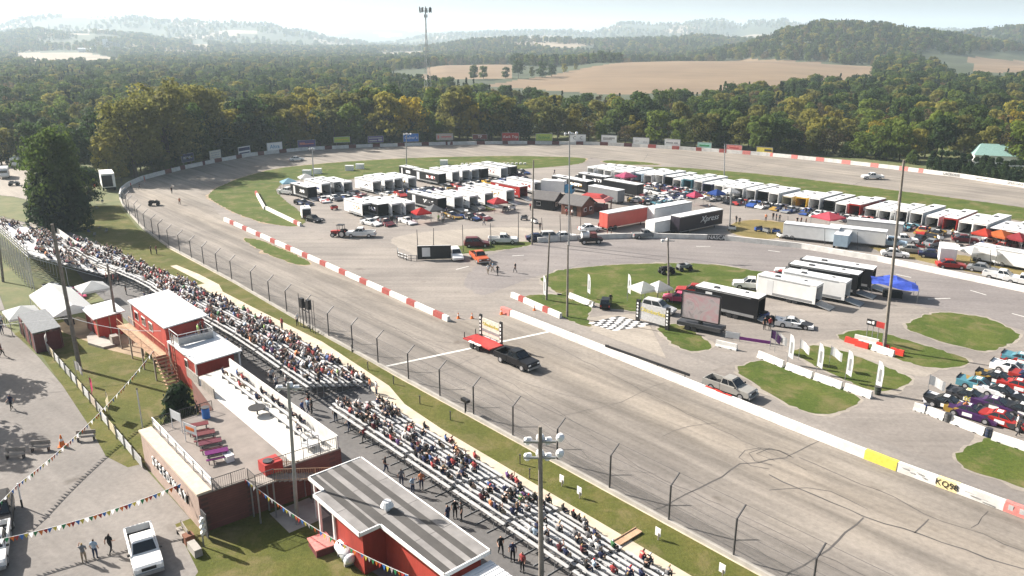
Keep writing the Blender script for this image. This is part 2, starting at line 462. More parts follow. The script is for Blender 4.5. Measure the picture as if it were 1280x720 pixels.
M['infield'] = asphalt('infield_asphalt', (.2, .18, .165), (.262, .236, .214), (.325, .291, .258), .25, 0)
M['small_oval'] = asphalt('small_oval_asphalt', (.19, .172, .168), (.225, .205, .198), (.265, .24, .228), .2, .2)
M['lot'] = asphalt('lot_asphalt', (.16, .148, .138), (.225, .207, .192), (.29, .266, .245), .18, rad(40))
M['lane'] = asphalt('lane_asphalt', (.2, .182, .17), (.255, .232, .212), (.31, .28, .25), .2)
M['concourse'] = asphalt('concourse_asphalt', (.12, .115, .115), (.15, .145, .143), (.19, .18, .175), .2)
M['pale_pave'] = asphalt('pale_paving', (.27, .24, .21), (.33, .295, .255), (.39, .35, .3), .2)
M['walk'] = mat('walk_concrete', (.5, .43, .33), .9, var=.25, scale=.6, which='pos')
M['dirt'] = mat('bare_dirt', (.3, .23, .155), .95, var=.3, scale=.5, which='pos')
def grass(name, g0, g1, g2):
    m, nt, b = nodes(name)
    v = coords(nt, 'pos')
    c = ramp(nt, tex(nt, .16, 7, .65, v), [(.27, g0), (.5, g1), (.73, g2)])
    f = ramp(nt, tex(nt, 3.0, 5, .75, v), [(.25, (.55, .58, .5)), (.75, (1.1, 1.1, 1.1))])
    w_ = ramp(nt, tex(nt, .28, 8, .68, v, dist=.5), [(.5, (0, 0, 0)), (.68, (1, 1, 1))])
    c = mix(nt, 1, c, f, 'MULTIPLY')
    c = mix(nt, mix(nt, 1, w_, (.75, .75, .75), 'MULTIPLY'), c, (.175, .14, .07))
    nt.links.new(c, b.inputs['Base Color']); b.inputs['Roughness'].default_value = .95; b.inputs['Specular IOR Level'].default_value = .15
    bp = nt.nodes.new('ShaderNodeBump'); bp.inputs['Strength'].default_value = .4; bp.inputs['Distance'].default_value = .2
    nt.links.new(tex(nt, 5, 4, .7, v), bp.inputs['Height']); nt.links.new(bp.outputs[0], b.inputs['Normal'])
    return m
M['grass'] = grass('mown_grass', (.05, .079, .014), (.077, .106, .02), (.122, .134, .034))
M['bank'] = grass('bank_grass', (.064, .08, .016), (.102, .108, .026), (.165, .138, .048))
M['dry'] = grass('dry_grass', (.16, .13, .05), (.21, .165, .065), (.27, .2, .085))

WALL_PX = [(150, 248), (152, 240), (160, 233), (178, 225), (200, 219), (228, 212), (270, 203), (315, 195), (380, 188), (460, 184), (560, 181), (640, 180), (740, 181), (800, 184), (880, 189), (960, 195), (1040, 203), (1120, 212), (1200, 222), (1290, 236), (1420, 258)]
FRONT = [tr(130, 0), tr(60, 0), tr(30.4, 0), tr(0, .2), tr(-30, 0), tr(-62.5, -1), tr(-91.5, -1), tr(-110, -2.2), tr(-125.1, -4.4), tr(-139, -6.6)]
OUT = FRONT + [at(*p) for p in WALL_PX]
far_close = [Vector((330, 60, 0)), Vector((250, -60, 0))]
struct('infield_pavement', MB().poly([(p.x, p.y, .004) for p in OUT + far_close]), M['infield'])
INNER_FRONT = [tr(130, -22.0), tr(41.4, -22), tr(25.7, -21.7), tr(-5, -22.8), tr(-21, -23.3), tr(-24, -15.6), tr(-58, -16.4), tr(-84, -16.2), tr(-106, -17.3)]
INNER_TURN = [at(*p) for p in [(262, 252), (258, 246), (268, 236), (300, 222), (345, 210), (430, 202), (520, 197), (640, 194), (740, 197), (752, 199), (830, 206), (960, 217), (1120, 236), (1280, 257), (1420, 280)]]
ring = OUT + [Vector((330, 60, 0)), Vector((320, 50, 0))] 
tb = MB()
# the racing surface: strips between the outer wall and the inner edge
oa = resample(FRONT, 60); ia = resample(INNER_FRONT, 60)
ob_ = resample([FRONT[-1]] + [at(*p) for p in WALL_PX], 90); ib = resample([INNER_FRONT[-1]] + INNER_TURN, 90)
struct('race_track', MB().poly([(p.x, p.y, .010) for p in oa + list(reversed(ia))]).poly([(p.x, p.y, .010) for p in ob_ + list(reversed(ib))]), M['track'])

Z1 = .020
for pts, mk in [
    ([(258, 246), (268, 236), (300, 222), (345, 210), (430, 202), (520, 197), (640, 194.5), (735, 197), (729, 204), (700, 208), (640, 212), (600, 207), (520, 216), (440, 224), (400, 227), (362, 224), (345, 235), (347, 243), (372, 262), (384, 276), (372, 284), (330, 279), (290, 265)], 'grass'),
    ([(300, 297), (325, 299), (395, 330), (372, 332), (335, 318)], 'grass'),
    ([(535, 321), (555, 312), (580, 306), (620, 301), (660, 302), (668, 305), (640, 311), (590, 316)], 'grass'),
    ([(674, 350), (684, 343), (700, 337), (760, 331), (850, 328.5), (900, 331), (960, 341), (1000, 352), (960, 366), (900, 380), (860, 386), (800, 390), (765, 386), (745, 378), (700, 368)], 'grass'),
    ([(650, 376), (660, 368), (700, 368), (745, 378), (736, 390), (734, 397), (742, 411), (716, 402)], 'grass'),
    ([(818, 407), (850, 404), (892, 430), (886, 437), (862, 440), (842, 431)], 'grass'),
    ([(915, 462), (945, 450), (962, 451), (1087, 499), (1034, 521), (985, 507)], 'grass'),
    ([(985, 440), (1003, 434), (1020, 430), (1060, 440), (1148, 475), (1112, 489), (1091, 489), (1040, 468)], 'grass'),
    ([(1040, 422), (1070, 411), (1110, 417), (1212, 449), (1210, 456), (1180, 461), (1147, 457)], 'grass'),
    ([(1127, 409), (1150, 395), (1180, 389), (1235, 397), (1277, 418), (1270, 426), (1235, 441), (1185, 430)], 'grass'),
    ([(1192, 572), (1210, 557), (1235, 546), (1285, 556), (1420, 590), (1420, 650), (1280, 610), (1210, 588)], 'grass'),
    ([(770, 211), (805, 208), (850, 209), (960, 218), (1120, 238), (1280, 259), (1420, 282), (1420, 300), (1280, 276), (1120, 256), (960, 234), (870, 222), (820, 214)], 'grass'),
    ([(752, 203), (756, 200), (800, 202), (832, 206), (780, 206)], 'grass'),
    ([(915, 279), (940, 274), (1000, 280), (1010, 290), (960, 300), (912, 292)], 'dry'),
    ([(1080, 306), (1140, 312), (1230, 322), (1290, 336), (1290, 356), (1235, 345), (1170, 330), (1100, 315)], 'dry'),
    ([(597, 253), (604, 250), (622, 261), (606, 265)], 'grass')]:
    SP = soft(pxs(pts, Z1)); sheet('grass_plot', SP, Z1, M[mk])
    # a worn earth margin under each plot's edge
    cx = sum(p[0] for p in pts) / len(pts); cy = sum(p[1] for p in pts) / len(pts)
    W_ = SP; cc = sum(W_, Vector()) / len(W_)
    sheet('grass_verge', [p + (p - cc).normalized() * (.1 + 1.3 * abs(noise.noise(p * .3))) for p in W_], .015, M['pale_pave'] if pts[0][1] > 300 else M['dirt'])
# the small inner oval, its pit lane and the paved pads
sheet('inner_oval', soft(pxs([(672, 303.5), (720, 300), (800, 297), (900, 300), (1000, 310), (1100, 327), (1200, 348), (1290, 367), (1420, 400), (1420, 460), (1290, 418), (1235, 396), (1180, 388), (1090, 372), (1000, 353), (960, 341), (900, 331), (850, 328), (760, 330), (700, 337), (650, 352), (600, 372), (575, 352), (610, 318)], .012)), .012, M['small_oval'])
sheet('pit_lane', [tr(u, v, .009) for u, v in ((-30, -26.5), (-21, -23.5), (-5, -23.1), (40, -22.2), (120, -22.2), (120, -24.5), (45, -25.2), (10, -26.8), (-6, -28.0), (-17, -28.3))], .009, M['lane'])
sheet('winner_pad', pxs([(734, 397), (742, 411), (738, 413), (833, 448), (812, 406), (800, 392), (760, 394)], .024), .024, M['pale_pave'])
sheet('infield_lane', soft(pxs([(815, 428), (842, 431), (862, 440), (890, 436), (930, 446), (885, 466), (850, 458)], .013)), .013, M['lane'])
sheet('path', soft(pxs([(1003, 434), (1040, 422), (1070, 430), (1147, 457), (1180, 461), (1150, 474), (1060, 440)], .014)), .014, M['pale_pave'])
sheet('pit_road', soft(pxs([(480, 300), (520, 290), (640, 283), (720, 290), (660, 300), (600, 318), (540, 330)], .006)), .006, M['pale_pave'])
# chequered pad
ck = MB(); A, B_, C_, D_ = (at(*p, .029) for p in [(735, 404), (773, 395), (816, 406), (768, 413.5)])
nx, ny = 9, 6
for i in range(nx):
    for j in range(ny):
        q = []
        for s_, t_ in ((i, j), (i + 1, j), (i + 1, j + 1), (i, j + 1)):
            q.append(A.lerp(D_, s_ / nx).lerp(B_.lerp(C_, s_ / nx), t_ / ny))
        ck.poly(q, (i + j) % 2)
struct('chequered_marking', ck, [M['white_paint'], M['dark']])
# start line, lane dashes
def strip(mb, a, b_, wd, z, mi=0):
    a = Vector(a); b_ = Vector(b_); d = (b_ - a); d.z = 0; d.normalize(); n_ = Vector((-d.y, d.x, 0)) * wd / 2
    mb.poly([(a + n_)[:2] + (z,), (a - n_)[:2] + (z,), (b_ - n_)[:2] + (z,), (b_ + n_)[:2] + (z,)], mi)
mk = MB()
strip(mk, at(483, 458), at(692, 413.5), .42, .026)
for a, b_ in [((1045, 325), (1061, 328)), ((1120, 343), (1139, 347)), ((1213, 363), (1233, 369)), ((1265, 392), (1284, 397)), ((960, 313), (975, 315)), ((870, 308), (888, 308)), ((640, 320), (655, 319)), ((570, 337), (586, 333)), ((1160, 374), (1188, 373))]:
    strip(mk, at(*a), at(*b_), .22, .026)
struct('painted_marking', mk, mat('worn_line', (.62, .61, .58), .8, var=.25, scale=1.2, which='pos'))
# sealed cracks and tyre marks in the asphalt
cr = MB()
def wiggle(pts, wd, seed=0, amp=.16, mi=0):
    P = [at(*p) for p in pts]; n = max(4, int(sum((b_ - a).length for a, b_ in zip(P[:-1], P[1:])) / 1.3)); P = resample(P, n)
    rr = random.Random(seed); o = []
    for p in P: o.append(p + Vector((rr.uniform(-amp, amp), rr.uniform(-amp, amp), 0)))
    L_, R_ = [], []
    for i, p in enumerate(o):
        d = (o[min(i + 1, len(o) - 1)] - o[max(i - 1, 0)]); d.normalize(); k = Vector((-d.y, d.x, 0)) * wd * rr.uniform(.35, .65)
        L_.append(p + k); R_.append(p - k)
    b0 = len(cr.v)
    for l, r_ in zip(L_, R_): cr.v += [(l.x, l.y, .019), (r_.x, r_.y, .019)]
    for i in range(len(o) - 1): cr.f.append((b0 + 2 * i, b0 + 2 * i + 1, b0 + 2 * i + 3, b0 + 2 * i + 2)); cr.m.append(mi)
CR = [([(960, 594), (1080, 646), (1143, 667), (1290, 716)], .2), ([(812, 641), (870, 612), (928, 580), (982, 572)], .22), ([(982, 572), (1025, 550)], .12),
      ([(1000, 572), (1060, 598), (1125, 625), (1164, 649), (1215, 662), (1280, 690)], .11), ([(1080, 646), (1040, 682), (985, 720), (960, 740)], .18), ([(1143, 667), (1163, 649)], .12), ([(1213, 661), (1228, 650), (1236, 640)], .07),
      ([(690, 430), (760, 466), (830, 502), (930, 552), (1010, 588)], .09), ([(740, 545), (800, 585), (880, 622), (960, 660), (1090, 725)], .09), ([(600, 445), (560, 462), (520, 470)], .07),
      ([(420, 375), (480, 405), (560, 440), (640, 480), (740, 540)], .08), ([(360, 345), (440, 382), (520, 425), (600, 470), (700, 545), (760, 590), (860, 640), (980, 705)], .07),
      ([(640, 537), (700, 560), (770, 588), (820, 592)], .06), ([(630, 470), (700, 492), (760, 505)], .06), ([(520, 424), (580, 430), (600, 424)], .06), ([(350, 360), (400, 372), (450, 372), (520, 388)], .08),
      ([(830, 545), (850, 535), (900, 528)], .07), ([(700, 520), (770, 505), (830, 478)], .06), ([(320, 320), (345, 306), (380, 300)], .09), ([(280, 300), (230, 278), (205, 262)], .12), ([(1030, 240), (1060, 234), (1090, 222)], .2), ([(910, 222), (930, 212), (948, 205)], .2), ([(805, 200), (810, 192)], .2), ([(700, 338), (740, 326), (850, 318), (960, 324)], .1), ([(655, 345), (690, 350), (740, 352)], .12),
      ([(1000, 365), (1050, 372), (1120, 382)], .3), ([(960, 612), (1030, 610), (1060, 625), (1085, 638)], .1)]
for i, (p, wd) in enumerate(CR): wiggle(p, wd * .72, i)
for cx, cy, r_ in ((962, 571, 1.5), (966, 568, 1.15), (958, 573, 1.9)):
    P = at(cx, cy)
    pts = [(P + Vector((math.cos(t * .2) * r_ * 1.3, math.sin(t * .2) * r_, 0))) for t in range(24)]
    wiggle([pix(p) for p in pts], .09, int(r_ * 10), .05)
struct('crack_sealing', cr, mat('tar', (.085, .078, .074), .7, var=.4, scale=.4, which='pos'))

# ---------------------------------------------------------------- outside the wall: bank, walk, concourse, lots
def uvsheet(name, pts, z, m): return sheet(name, [tr(u, v) for u, v in pts], z, m)
uvsheet('grass_bank', [(60, .3), (-13, .3), (-62, -.7), (-92, -.6), (-112, -1.6), (-140, -6), (-146, 4), (-128, 8), (-110, 8), (-92, 7), (-60, 4), (-30, 3.3), (-12, 3), (-7, 4), (60, 4.2)], .006, M['bank'])
uvsheet('wall_footing', [(60, .35), (-13, .35), (-62, -.65), (-92, -.55), (-92, -.95), (-62, -1.0), (-13, -.05), (60, -.05)], .014, M['walk'])
uvsheet('walk', [(60, 3.9), (0, 4.0), (-7, 3.6), (-12, 2.3), (-29, 1.3), (-36, 1.6), (-47, 2.1), (-64, 2.6), (-64, 4.2), (-47, 3.6), (-30, 3.2), (-14, 3.8), (-8, 5.6), (60, 5.4)], .016, M['walk'])
uvsheet('walk', [(-70, 1.6), (-62, 1.4), (-58, 2.4), (-64, 2.9), (-78, 3.4), (-78, 2.4)], .018, M['walk'])
uvsheet('concourse', [(60, 5), (-8, 5), (-14, 3.4), (-32, 3.2), (-60, 4.4), (-90, 7), (-115, 9.5), (-128, 10), (-128, 13), (-100, 15), (-75, 17), (-50, 17.5), (-20, 17), (0, 16.5), (2, 19), (10, 22), (60, 22)], .008, M['concourse'])
uvsheet('parking_lot', [(-70, 30.5), (-47, 29.4), (-24, 29.2), (-12, 28.2), (1, 28), (6, 29.6), (9, 31), (40, 60), (-40, 90), (-110, 60)], .006, M['lot'])
uvsheet('lawn', [(-62, 26), (-58, 21), (-48, 19), (-36, 18), (-19, 17.5), (-12.4, 28.0), (-12.6, 29.3), (-16, 30.2), (-24, 29.7), (-36, 29.3), (-47, 29.0), (-58, 30)], .007, M['bank'])
uvsheet('dirt_path', [(-60, 22), (-50, 19.5), (-42, 18.6), (-38, 20), (-44, 22.4), (-52, 24.4), (-58, 26)], .012, M['dirt'])
uvsheet('yard_grass', [(-1, 29.2), (-1, 22), (3, 22), (20, 20), (24, 30), (10, 34), (6, 30)], .011, M['bank'])
uvsheet('yard_slab', [(2.5, 19.5), (6, 19.5), (6, 23), (2.5, 23)], .014, M['concrete'])
uvsheet('lot', [(-170, 62), (-150, 20), (-132, 14), (-128, 22), (-112, 26), (-92, 27), (-70, 29), (-70, 34), (-90, 60)], .009, M['lot'])
sheet('gravel_drive', soft(pxs([(-80, 203), (40, 199), (62, 222), (52, 258), (46, 300), (26, 300), (38, 268), (34, 246), (-80, 240)], .016)), .016, M['pale_pave'])
uvsheet('meadow', [(-146, 38), (-128, 24), (-112, 24.5), (-100, 27), (-104, 36), (-125, 46)], .013, M['grass'])
# ---------------------------------------------------------------- vegetation
def leafmat(name, a, b_, c_):
    m, nt, b = nodes(name)
    oi = nt.nodes.new('ShaderNodeObjectInfo')
    v = coords(nt, 'obj')
    n = tex(nt, .55, 4, .6, v)
    c = ramp(nt, n, [(.3, a), (.5, b_), (.72, c_)])
    rnd = ramp(nt, oi.outputs['Random'], [(0, (.5, .58, .6)), (.5, (1, 1, .95)), (1, (1.45, 1.35, .95))])
    c = mix(nt, 1, c, rnd, 'MULTIPLY')
    nt.links.new(c, b.inputs['Base Color']); b.inputs['Roughness'].default_value = .75; b.inputs['Specular IOR Level'].default_value = .15
    tl = nt.nodes.new('ShaderNodeBsdfTranslucent'); nt.links.new(c, tl.inputs[0])
    mx = nt.nodes.new('ShaderNodeMixShader'); mx.inputs[0].default_value = .55
    nt.links.new(b.outputs[0], mx.inputs[1]); nt.links.new(tl.outputs[0], mx.inputs[2])
    nt.links.new(mx.outputs[0], [q for q in nt.nodes if q.type == 'OUTPUT_MATERIAL'][0].inputs[0])
    return m
LEAF = {'green': leafmat('leaf_green', (.052, .088, .02), (.095, .138, .03), (.155, .19, .044)),
        'olive': leafmat('leaf_olive', (.11, .12, .033), (.18, .178, .048), (.25, .23, .065)),
        'yellow': leafmat('leaf_yellow', (.14, .12, .02), (.22, .185, .028), (.3, .25, .042)),
        'dark': leafmat('leaf_dark', (.026, .052, .018), (.046, .08, .025), (.075, .115, .032)),
        'russet': leafmat('leaf_russet', (.08, .06, .03), (.12, .09, .045), (.16, .12, .06)),
        'conifer': leafmat('leaf_conifer', (.014, .03, .014), (.022, .045, .018), (.035, .06, .022))}
def crown_mesh(name, seed, mat_, n_lobes, per, H, W, leaf, shape='round', gap=.25):
    rr = random.Random(seed); mb = MB()
    for l in range(n_lobes):
        t = rr.random()
        if shape == 'cone':
            z = H * (.06 + .9 * t); rad_ = W * (1 - t) * .72; lr = max(.35, W * .5 * (1.05 - t)); lh = lr * .7
        elif shape == 'column':
            z = H * (.08 + .84 * t); rad_ = W * .35 * (1 - abs(t - .4) * .9); lr = W * .6 * (1 - .55 * t); lh = lr * 1.2
        else:
            z = H * (.16 + .74 * t); e = math.sqrt(max(.12, 1 - ((z / H - .5) / .5) ** 2)); rad_ = W * e * rr.uniform(.35, .82)
            lr = W * rr.uniform(.28, .46) * (.6 + .4 * e); lh = lr * rr.uniform(.65, .95)
        a = l * 2.399 + rr.uniform(-.5, .5)
        cx, cy = rad_ * math.cos(a), rad_ * math.sin(a)
        for k in range(per):
            u_ = rr.uniform(-.75, 1); ph = rr.uniform(0, 2 * PI); q = math.sqrt(1 - u_ * u_); rr_ = rr.uniform(.72, 1.08)
            d = Vector((q * math.cos(ph), q * math.sin(ph), u_))
            p = Vector((cx + d.x * lr * rr_, cy + d.y * lr * rr_, z + d.z * lh * rr_))
            nrm = (d + Vector((rr.gauss(0, .38), rr.gauss(0, .38), rr.gauss(0, .38) + .15))).normalized()
            t1 = nrm.orthogonal().normalized(); t1 = (Matrix.Rotation(rr.uniform(0, 6.28), 3, nrm) @ t1); t2 = nrm.cross(t1)
            s1 = leaf * rr.uniform(.55, 1.25); s2 = leaf * rr.uniform(.4, .9)
            mb.add([p + t1 * s1, p + t2 * s2, p - t1 * s1 * rr.uniform(.5, 1), p - t2 * s2], [(0, 1, 2, 3)])
    me = bpy.data.meshes.new(name); me.from_pydata(mb.v, [], mb.f); me.materials.append(mat_); me.update()
    return me
def trunk_mesh(name, seed, H, W, r, limbs=7):
    rr = random.Random(seed); mb = MB()
    p = Vector((0, 0, -.3)); pts = [p]
    for i in range(5): pts.append(Vector((rr.gauss(0, .12) * i, rr.gauss(0, .12) * i, H * .17 * (i + 1))))
    for i in range(5): mb.tube(pts[i], pts[i + 1], r * (1 - i * .17), 0, 7, r * (1 - (i + 1) * .17))
    for k in range(limbs):
        b0 = pts[2 + k % 3]; a = k * 2.4 + rr.uniform(-.3, .3)
        e = b0 + Vector((math.cos(a) * W * .6, math.sin(a) * W * .6, H * rr.uniform(.15, .32)))
        mid = b0.lerp(e, .5) + Vector((0, 0, H * .03))
        mb.tube(b0, mid, r * .38, 0, 5, r * .26); mb.tube(mid, e, r * .26, 0, 5, r * .08)
    me = bpy.data.meshes.new(name); me.from_pydata(mb.v, [], mb.f); me.materials.append(M['bark']); me.update()
    return me
TREE_T = {}
def ttype(key, leafm, shape, H, W, lobes, per, leaf, seeds, r=.28):
    TREE_T[key] = [(crown_mesh('crown', s_, LEAF[leafm], lobes, per, H, W, leaf, shape), trunk_mesh('trunk', s_, H * (.75 if shape != 'round' else .8), W, r, 7 if shape == 'round' else 0)) for s_ in seeds]
ttype('green', 'green', 'round', 13, 4.8, 26, 62, .55, (1, 2, 3))
ttype('olive', 'olive', 'round', 13, 4.6, 24, 56, .55, (4, 5, 6))
ttype('yellow', 'yellow', 'round', 12, 4.4, 22, 60, .5, (7, 8))
ttype('dark', 'dark', 'round', 14, 4.9, 28, 62, .55, (9, 10, 11))
ttype('russet', 'russet', 'round', 11, 4.2, 20, 40, .45, (12, 13))
ttype('conifer', 'conifer', 'cone', 14, 3.0, 30, 48, .45, (14, 15))
ttype('cedar', 'conifer', 'column', 6, 1.9, 22, 55, .3, (16, 17), .15)
ttype('big', 'olive', 'round', 26, 9.5, 60, 95, .62, (20, 21), .7)
ttype('bigdark', 'dark', 'round', 24, 9.0, 60, 95, .62, (22, 23), .7)
ttype('biggreen', 'green', 'round', 22, 7.6, 64, 110, .5, (24, 25), .55)
ttype('bush', 'conifer', 'column', 5, 2.6, 30, 60, .3, (26,), .2)
ttype('shrub', 'green', 'column', 3, 2.4, 20, 50, .26, (27, 28), .12)
TNAME = {'green': 'leafy_tree', 'olive': 'olive_tree', 'yellow': 'autumn_tree', 'dark': 'oak_tree', 'russet': 'bare_tree', 'conifer': 'pine_tree', 'cedar': 'cedar_shrub', 'big': 'cottonwood_tree', 'bigdark': 'cottonwood_tree', 'biggreen': 'maple_tree', 'bush': 'evergreen_bush', 'shrub': 'shrub'}
TNAME['olive'] = 'leafy_tree'
TLOOK = {'green': 'mid green tree', 'olive': 'faded olive tree', 'yellow': 'yellow autumn tree', 'dark': 'dark green tree', 'russet': 'thin russet tree', 'conifer': 'dark pointed conifer', 'cedar': 'dark columnar cedar', 'big': 'tall olive cottonwood', 'bigdark': 'tall dark cottonwood', 'biggreen': 'big bushy green tree', 'bush': 'round dark evergreen bush', 'shrub': 'low green shrub'}
TREES = []
def plant(key, loc, s, where, group, rr=R, sz=None):
    cm, tm_ = rr.choice(TREE_T[key])
    t = thing(TNAME[key], TLOOK[key] + ' ' + where, 'shrub' if key in ('cedar', 'bush', 'shrub') else 'tree', loc, rr.uniform(0, 6.28), group)
    t.scale = (s * rr.uniform(.92, 1.1), s * rr.uniform(.92, 1.1), sz or s * rr.uniform(.92, 1.12))
    link('crown', cm, t); link('trunk', tm_, t)
    TREES.append(t)
    return t
def pick(rr, table):
    x = rr.random() * sum(w_ for _, w_ in table)
    for k, w_ in table:
        x -= w_
        if x <= 0: return k
    return table[0][0]
WALLY = [(0, 252), (120, 240), (150, 236)] + WALL_PX[3:]
def wall_y(px): 
    tab = [p for p in WALLY]
    if px <= tab[0][0]: return tab[0][1]
    for a, b_ in zip(tab[:-1], tab[1:]):
        if px <= b_[0]: return a[1] + (b_[1] - a[1]) * (px - a[0]) / (b_[0] - a[0])
    return tab[-1][1]
SIGN_AT = [(236, 'the dark sign with white lettering'), (270, 'the pale two-line sign'), (306, 'the black-banded sign'), (344, 'the white blue-lettered sign'), (384, 'the dim purple sign'), (428, 'the yellow-green sign'), (470, 'the dark purple sign'), (514, 'the bright blue sign'), (556, 'the tan sign'), (600, 'the black and red sign'), (638, 'the red sign'), (680, 'the lime green sign'), (722, 'the white double-arc sign'), (761, 'the grey ribbon sign'), (801, 'the blank white sign'), (840, 'the grey-lettered white sign'), (880, 'the pale teal sign'), (917, 'the salmon sign'), (955, 'the yellow sign'), (1040, 'the red and white back wall'), (1110, 'the back straight pickup'), (1230, 'the lettered back wall')]
def near_sign(px): return min(SIGN_AT, key=lambda s_: abs(s_[0] - px))[1]
rt = random.Random(11)
ROWS = ['first', 'second', 'third', 'fourth', 'fifth', 'sixth']
n_belt = 0
def nofield(p):
    q = pix(p)
    return p.y > 1250 or not any(inside(q, f) for f in FIELD[:2])
for row, (fac, step) in enumerate(((1.034, 21), (1.07, 22), (1.13, 24), (1.22, 26), (1.33, 25))):
    px = 215 + rt.uniform(0, 15)
    while px < 1310:
        base = at(px, wall_y(px)) * fac; base.z = 0
        if px > 960: base = base * (1 + .0003 * (px - 960))
        base += Vector((rt.uniform(-2, 2), rt.uniform(-2, 4), 0))
        base.z = terr(base.x, base.y)
        if px < 330: tabl = [('dark', 4), ('green', 2), ('olive', 2)]
        elif px < 560: tabl = [('green', 4), ('olive', 4), ('dark', 1.2), ('yellow', 1.3), ('russet', .7)]
        elif px < 900: tabl = [('green', 3), ('yellow', 2.2), ('olive', 2.5), ('dark', 2), ('russet', 1)] if row < 2 else [('green', 3), ('conifer', 2), ('dark', 3), ('olive', 1.5)]
        else: tabl = [('green', 4), ('olive', 3.5), ('yellow', 1.6), ('dark', 1.6), ('russet', 1.8)]
        k = pick(rt, tabl); s = rt.uniform(.68, 1.22) * (1.0 if row else .9)
        if 1150 < px and row == 0: px += 9; continue
        if px < 640 and row < 3: s *= 1.38
        if px > 1000: s *= .92
        plant(k, base, s, '%s row behind %s' % (ROWS[row], near_sign(px)), 'trees of the belt behind the back wall', rt)
        n_belt += 1
        px += step * rt.uniform(.75, 1.2)
for px in range(1163, 1290, 9):
    b_ = at(px, wall_y(px)) * 1.02; b_.z = 0
    plant('cedar', b_, rt.uniform(.95, 1.15), 'in the hedge behind the lettered back wall', 'cedars of the hedge behind the back wall', rt)
for px, py, k, s in [(1000, 190, 'shrub', 1.2), (1020, 193, 'shrub', 1), (1058, 196, 'shrub', 1.3), (1075, 197, 'shrub', 1), (1100, 199, 'shrub', 1.3), (1140, 205, 'shrub', 1.2), (905, 182, 'shrub', 1.1), (965, 187, 'shrub', 1.2), (985, 189, 'shrub', 1.4), (870, 178, 'shrub', 1.1)]:
    plant(k, at(px, py), s, 'at the foot of the tree belt', 'shrubs behind the back wall', rt)
# the big trees at the left
for px, py, top, k, wh in [(212, 211, 92, 'big', 'between the turn and the white box truck'), (170, 222, 112, 'big', 'behind the white box truck'), (258, 196, 98, 'big', 'behind the dark lettered sign'), (300, 187, 124, 'bigdark', 'above the black-banded sign'), (345, 181, 112, 'big', 'above the blue-lettered sign'), (140, 214, 128, 'bigdark', 'just left of the white box truck'), (232, 201, 126, 'bigdark', 'filling the gap behind the turn'),
                           (78, 286, 150, 'biggreen', 'between the grandstand and the campers'), (108, 258, 206, 'bigdark', 'right of the bushier tree at the grandstand'), (60, 262, 175, 'biggreen', 'half hidden by the bushier tree at the campers'), (152, 228, 190, 'olive', 'beside the white box truck at the turn')]:
    b_ = at(px, py); h = hgt((px, py), (px, top)); H0 = {'big': 26, 'bigdark': 24, 'biggreen': 22, 'olive': 13}[k]
    s = h / (H0 * 1.02)
    plant(k, b_, s * (.78 if k == 'biggreen' else 1), wh, 'big trees at the left of the turn', rt, s)
for px, py, s, wh in [(70, 288, 2.3, 'below the big tree by the campers'), (92, 286, 1.9, 'under the big tree beside the grandstand'), (50, 278, 1.2, 'left of the big tree by the campers')]:
    plant('bush', at(px, py), s, wh, 'bushes under the big tree', rt)
plant('bush', tr(-15.2, 23.5), .95, 'behind the upper deck building', None, rt)
for i in range(44):
    px = 196 + i * 8.2 + rt.uniform(-4, 4)
    b_ = at(px, wall_y(px)) * rt.uniform(1.028, 1.05); b_.z = 0
    plant('shrub', b_, rt.uniform(1.1, 2.2), 'behind %s' % near_sign(px), 'undergrowth behind the back wall', rt)
for i in range(20):
    px = 100 + i * 6 + rt.uniform(-3, 3); b_ = at(px, wall_y(px) - 10 - rt.uniform(0, 8)); b_.z = 0
    plant(rt.choice(('shrub', 'olive', 'dark')), b_, rt.uniform(.5, .8) if i % 3 else 1.0, 'at the foot of the tall cottonwoods', 'undergrowth below the cottonwoods', rt)
for i in range(26):
    px = -10 + i * 9 + rt.uniform(-4, 4); py = rt.choice((206, 200, 192)) - (0 if px < 60 else 4); k = pick(rt, [('dark', 3), ('olive', 2), ('green', 2), ('conifer', 1), ('russet', 1.5)])
    plant(k, at(px, py), rt.uniform(.75, 1.05), 'in the wood behind the parked campers', 'trees of the wood behind the campers', rt)

for px, py, s in ((-75, 465, .85), (-120, 520, .9)): plant('dark', at(px, py), s, 'beside the lot beyond the left edge', None, rt)
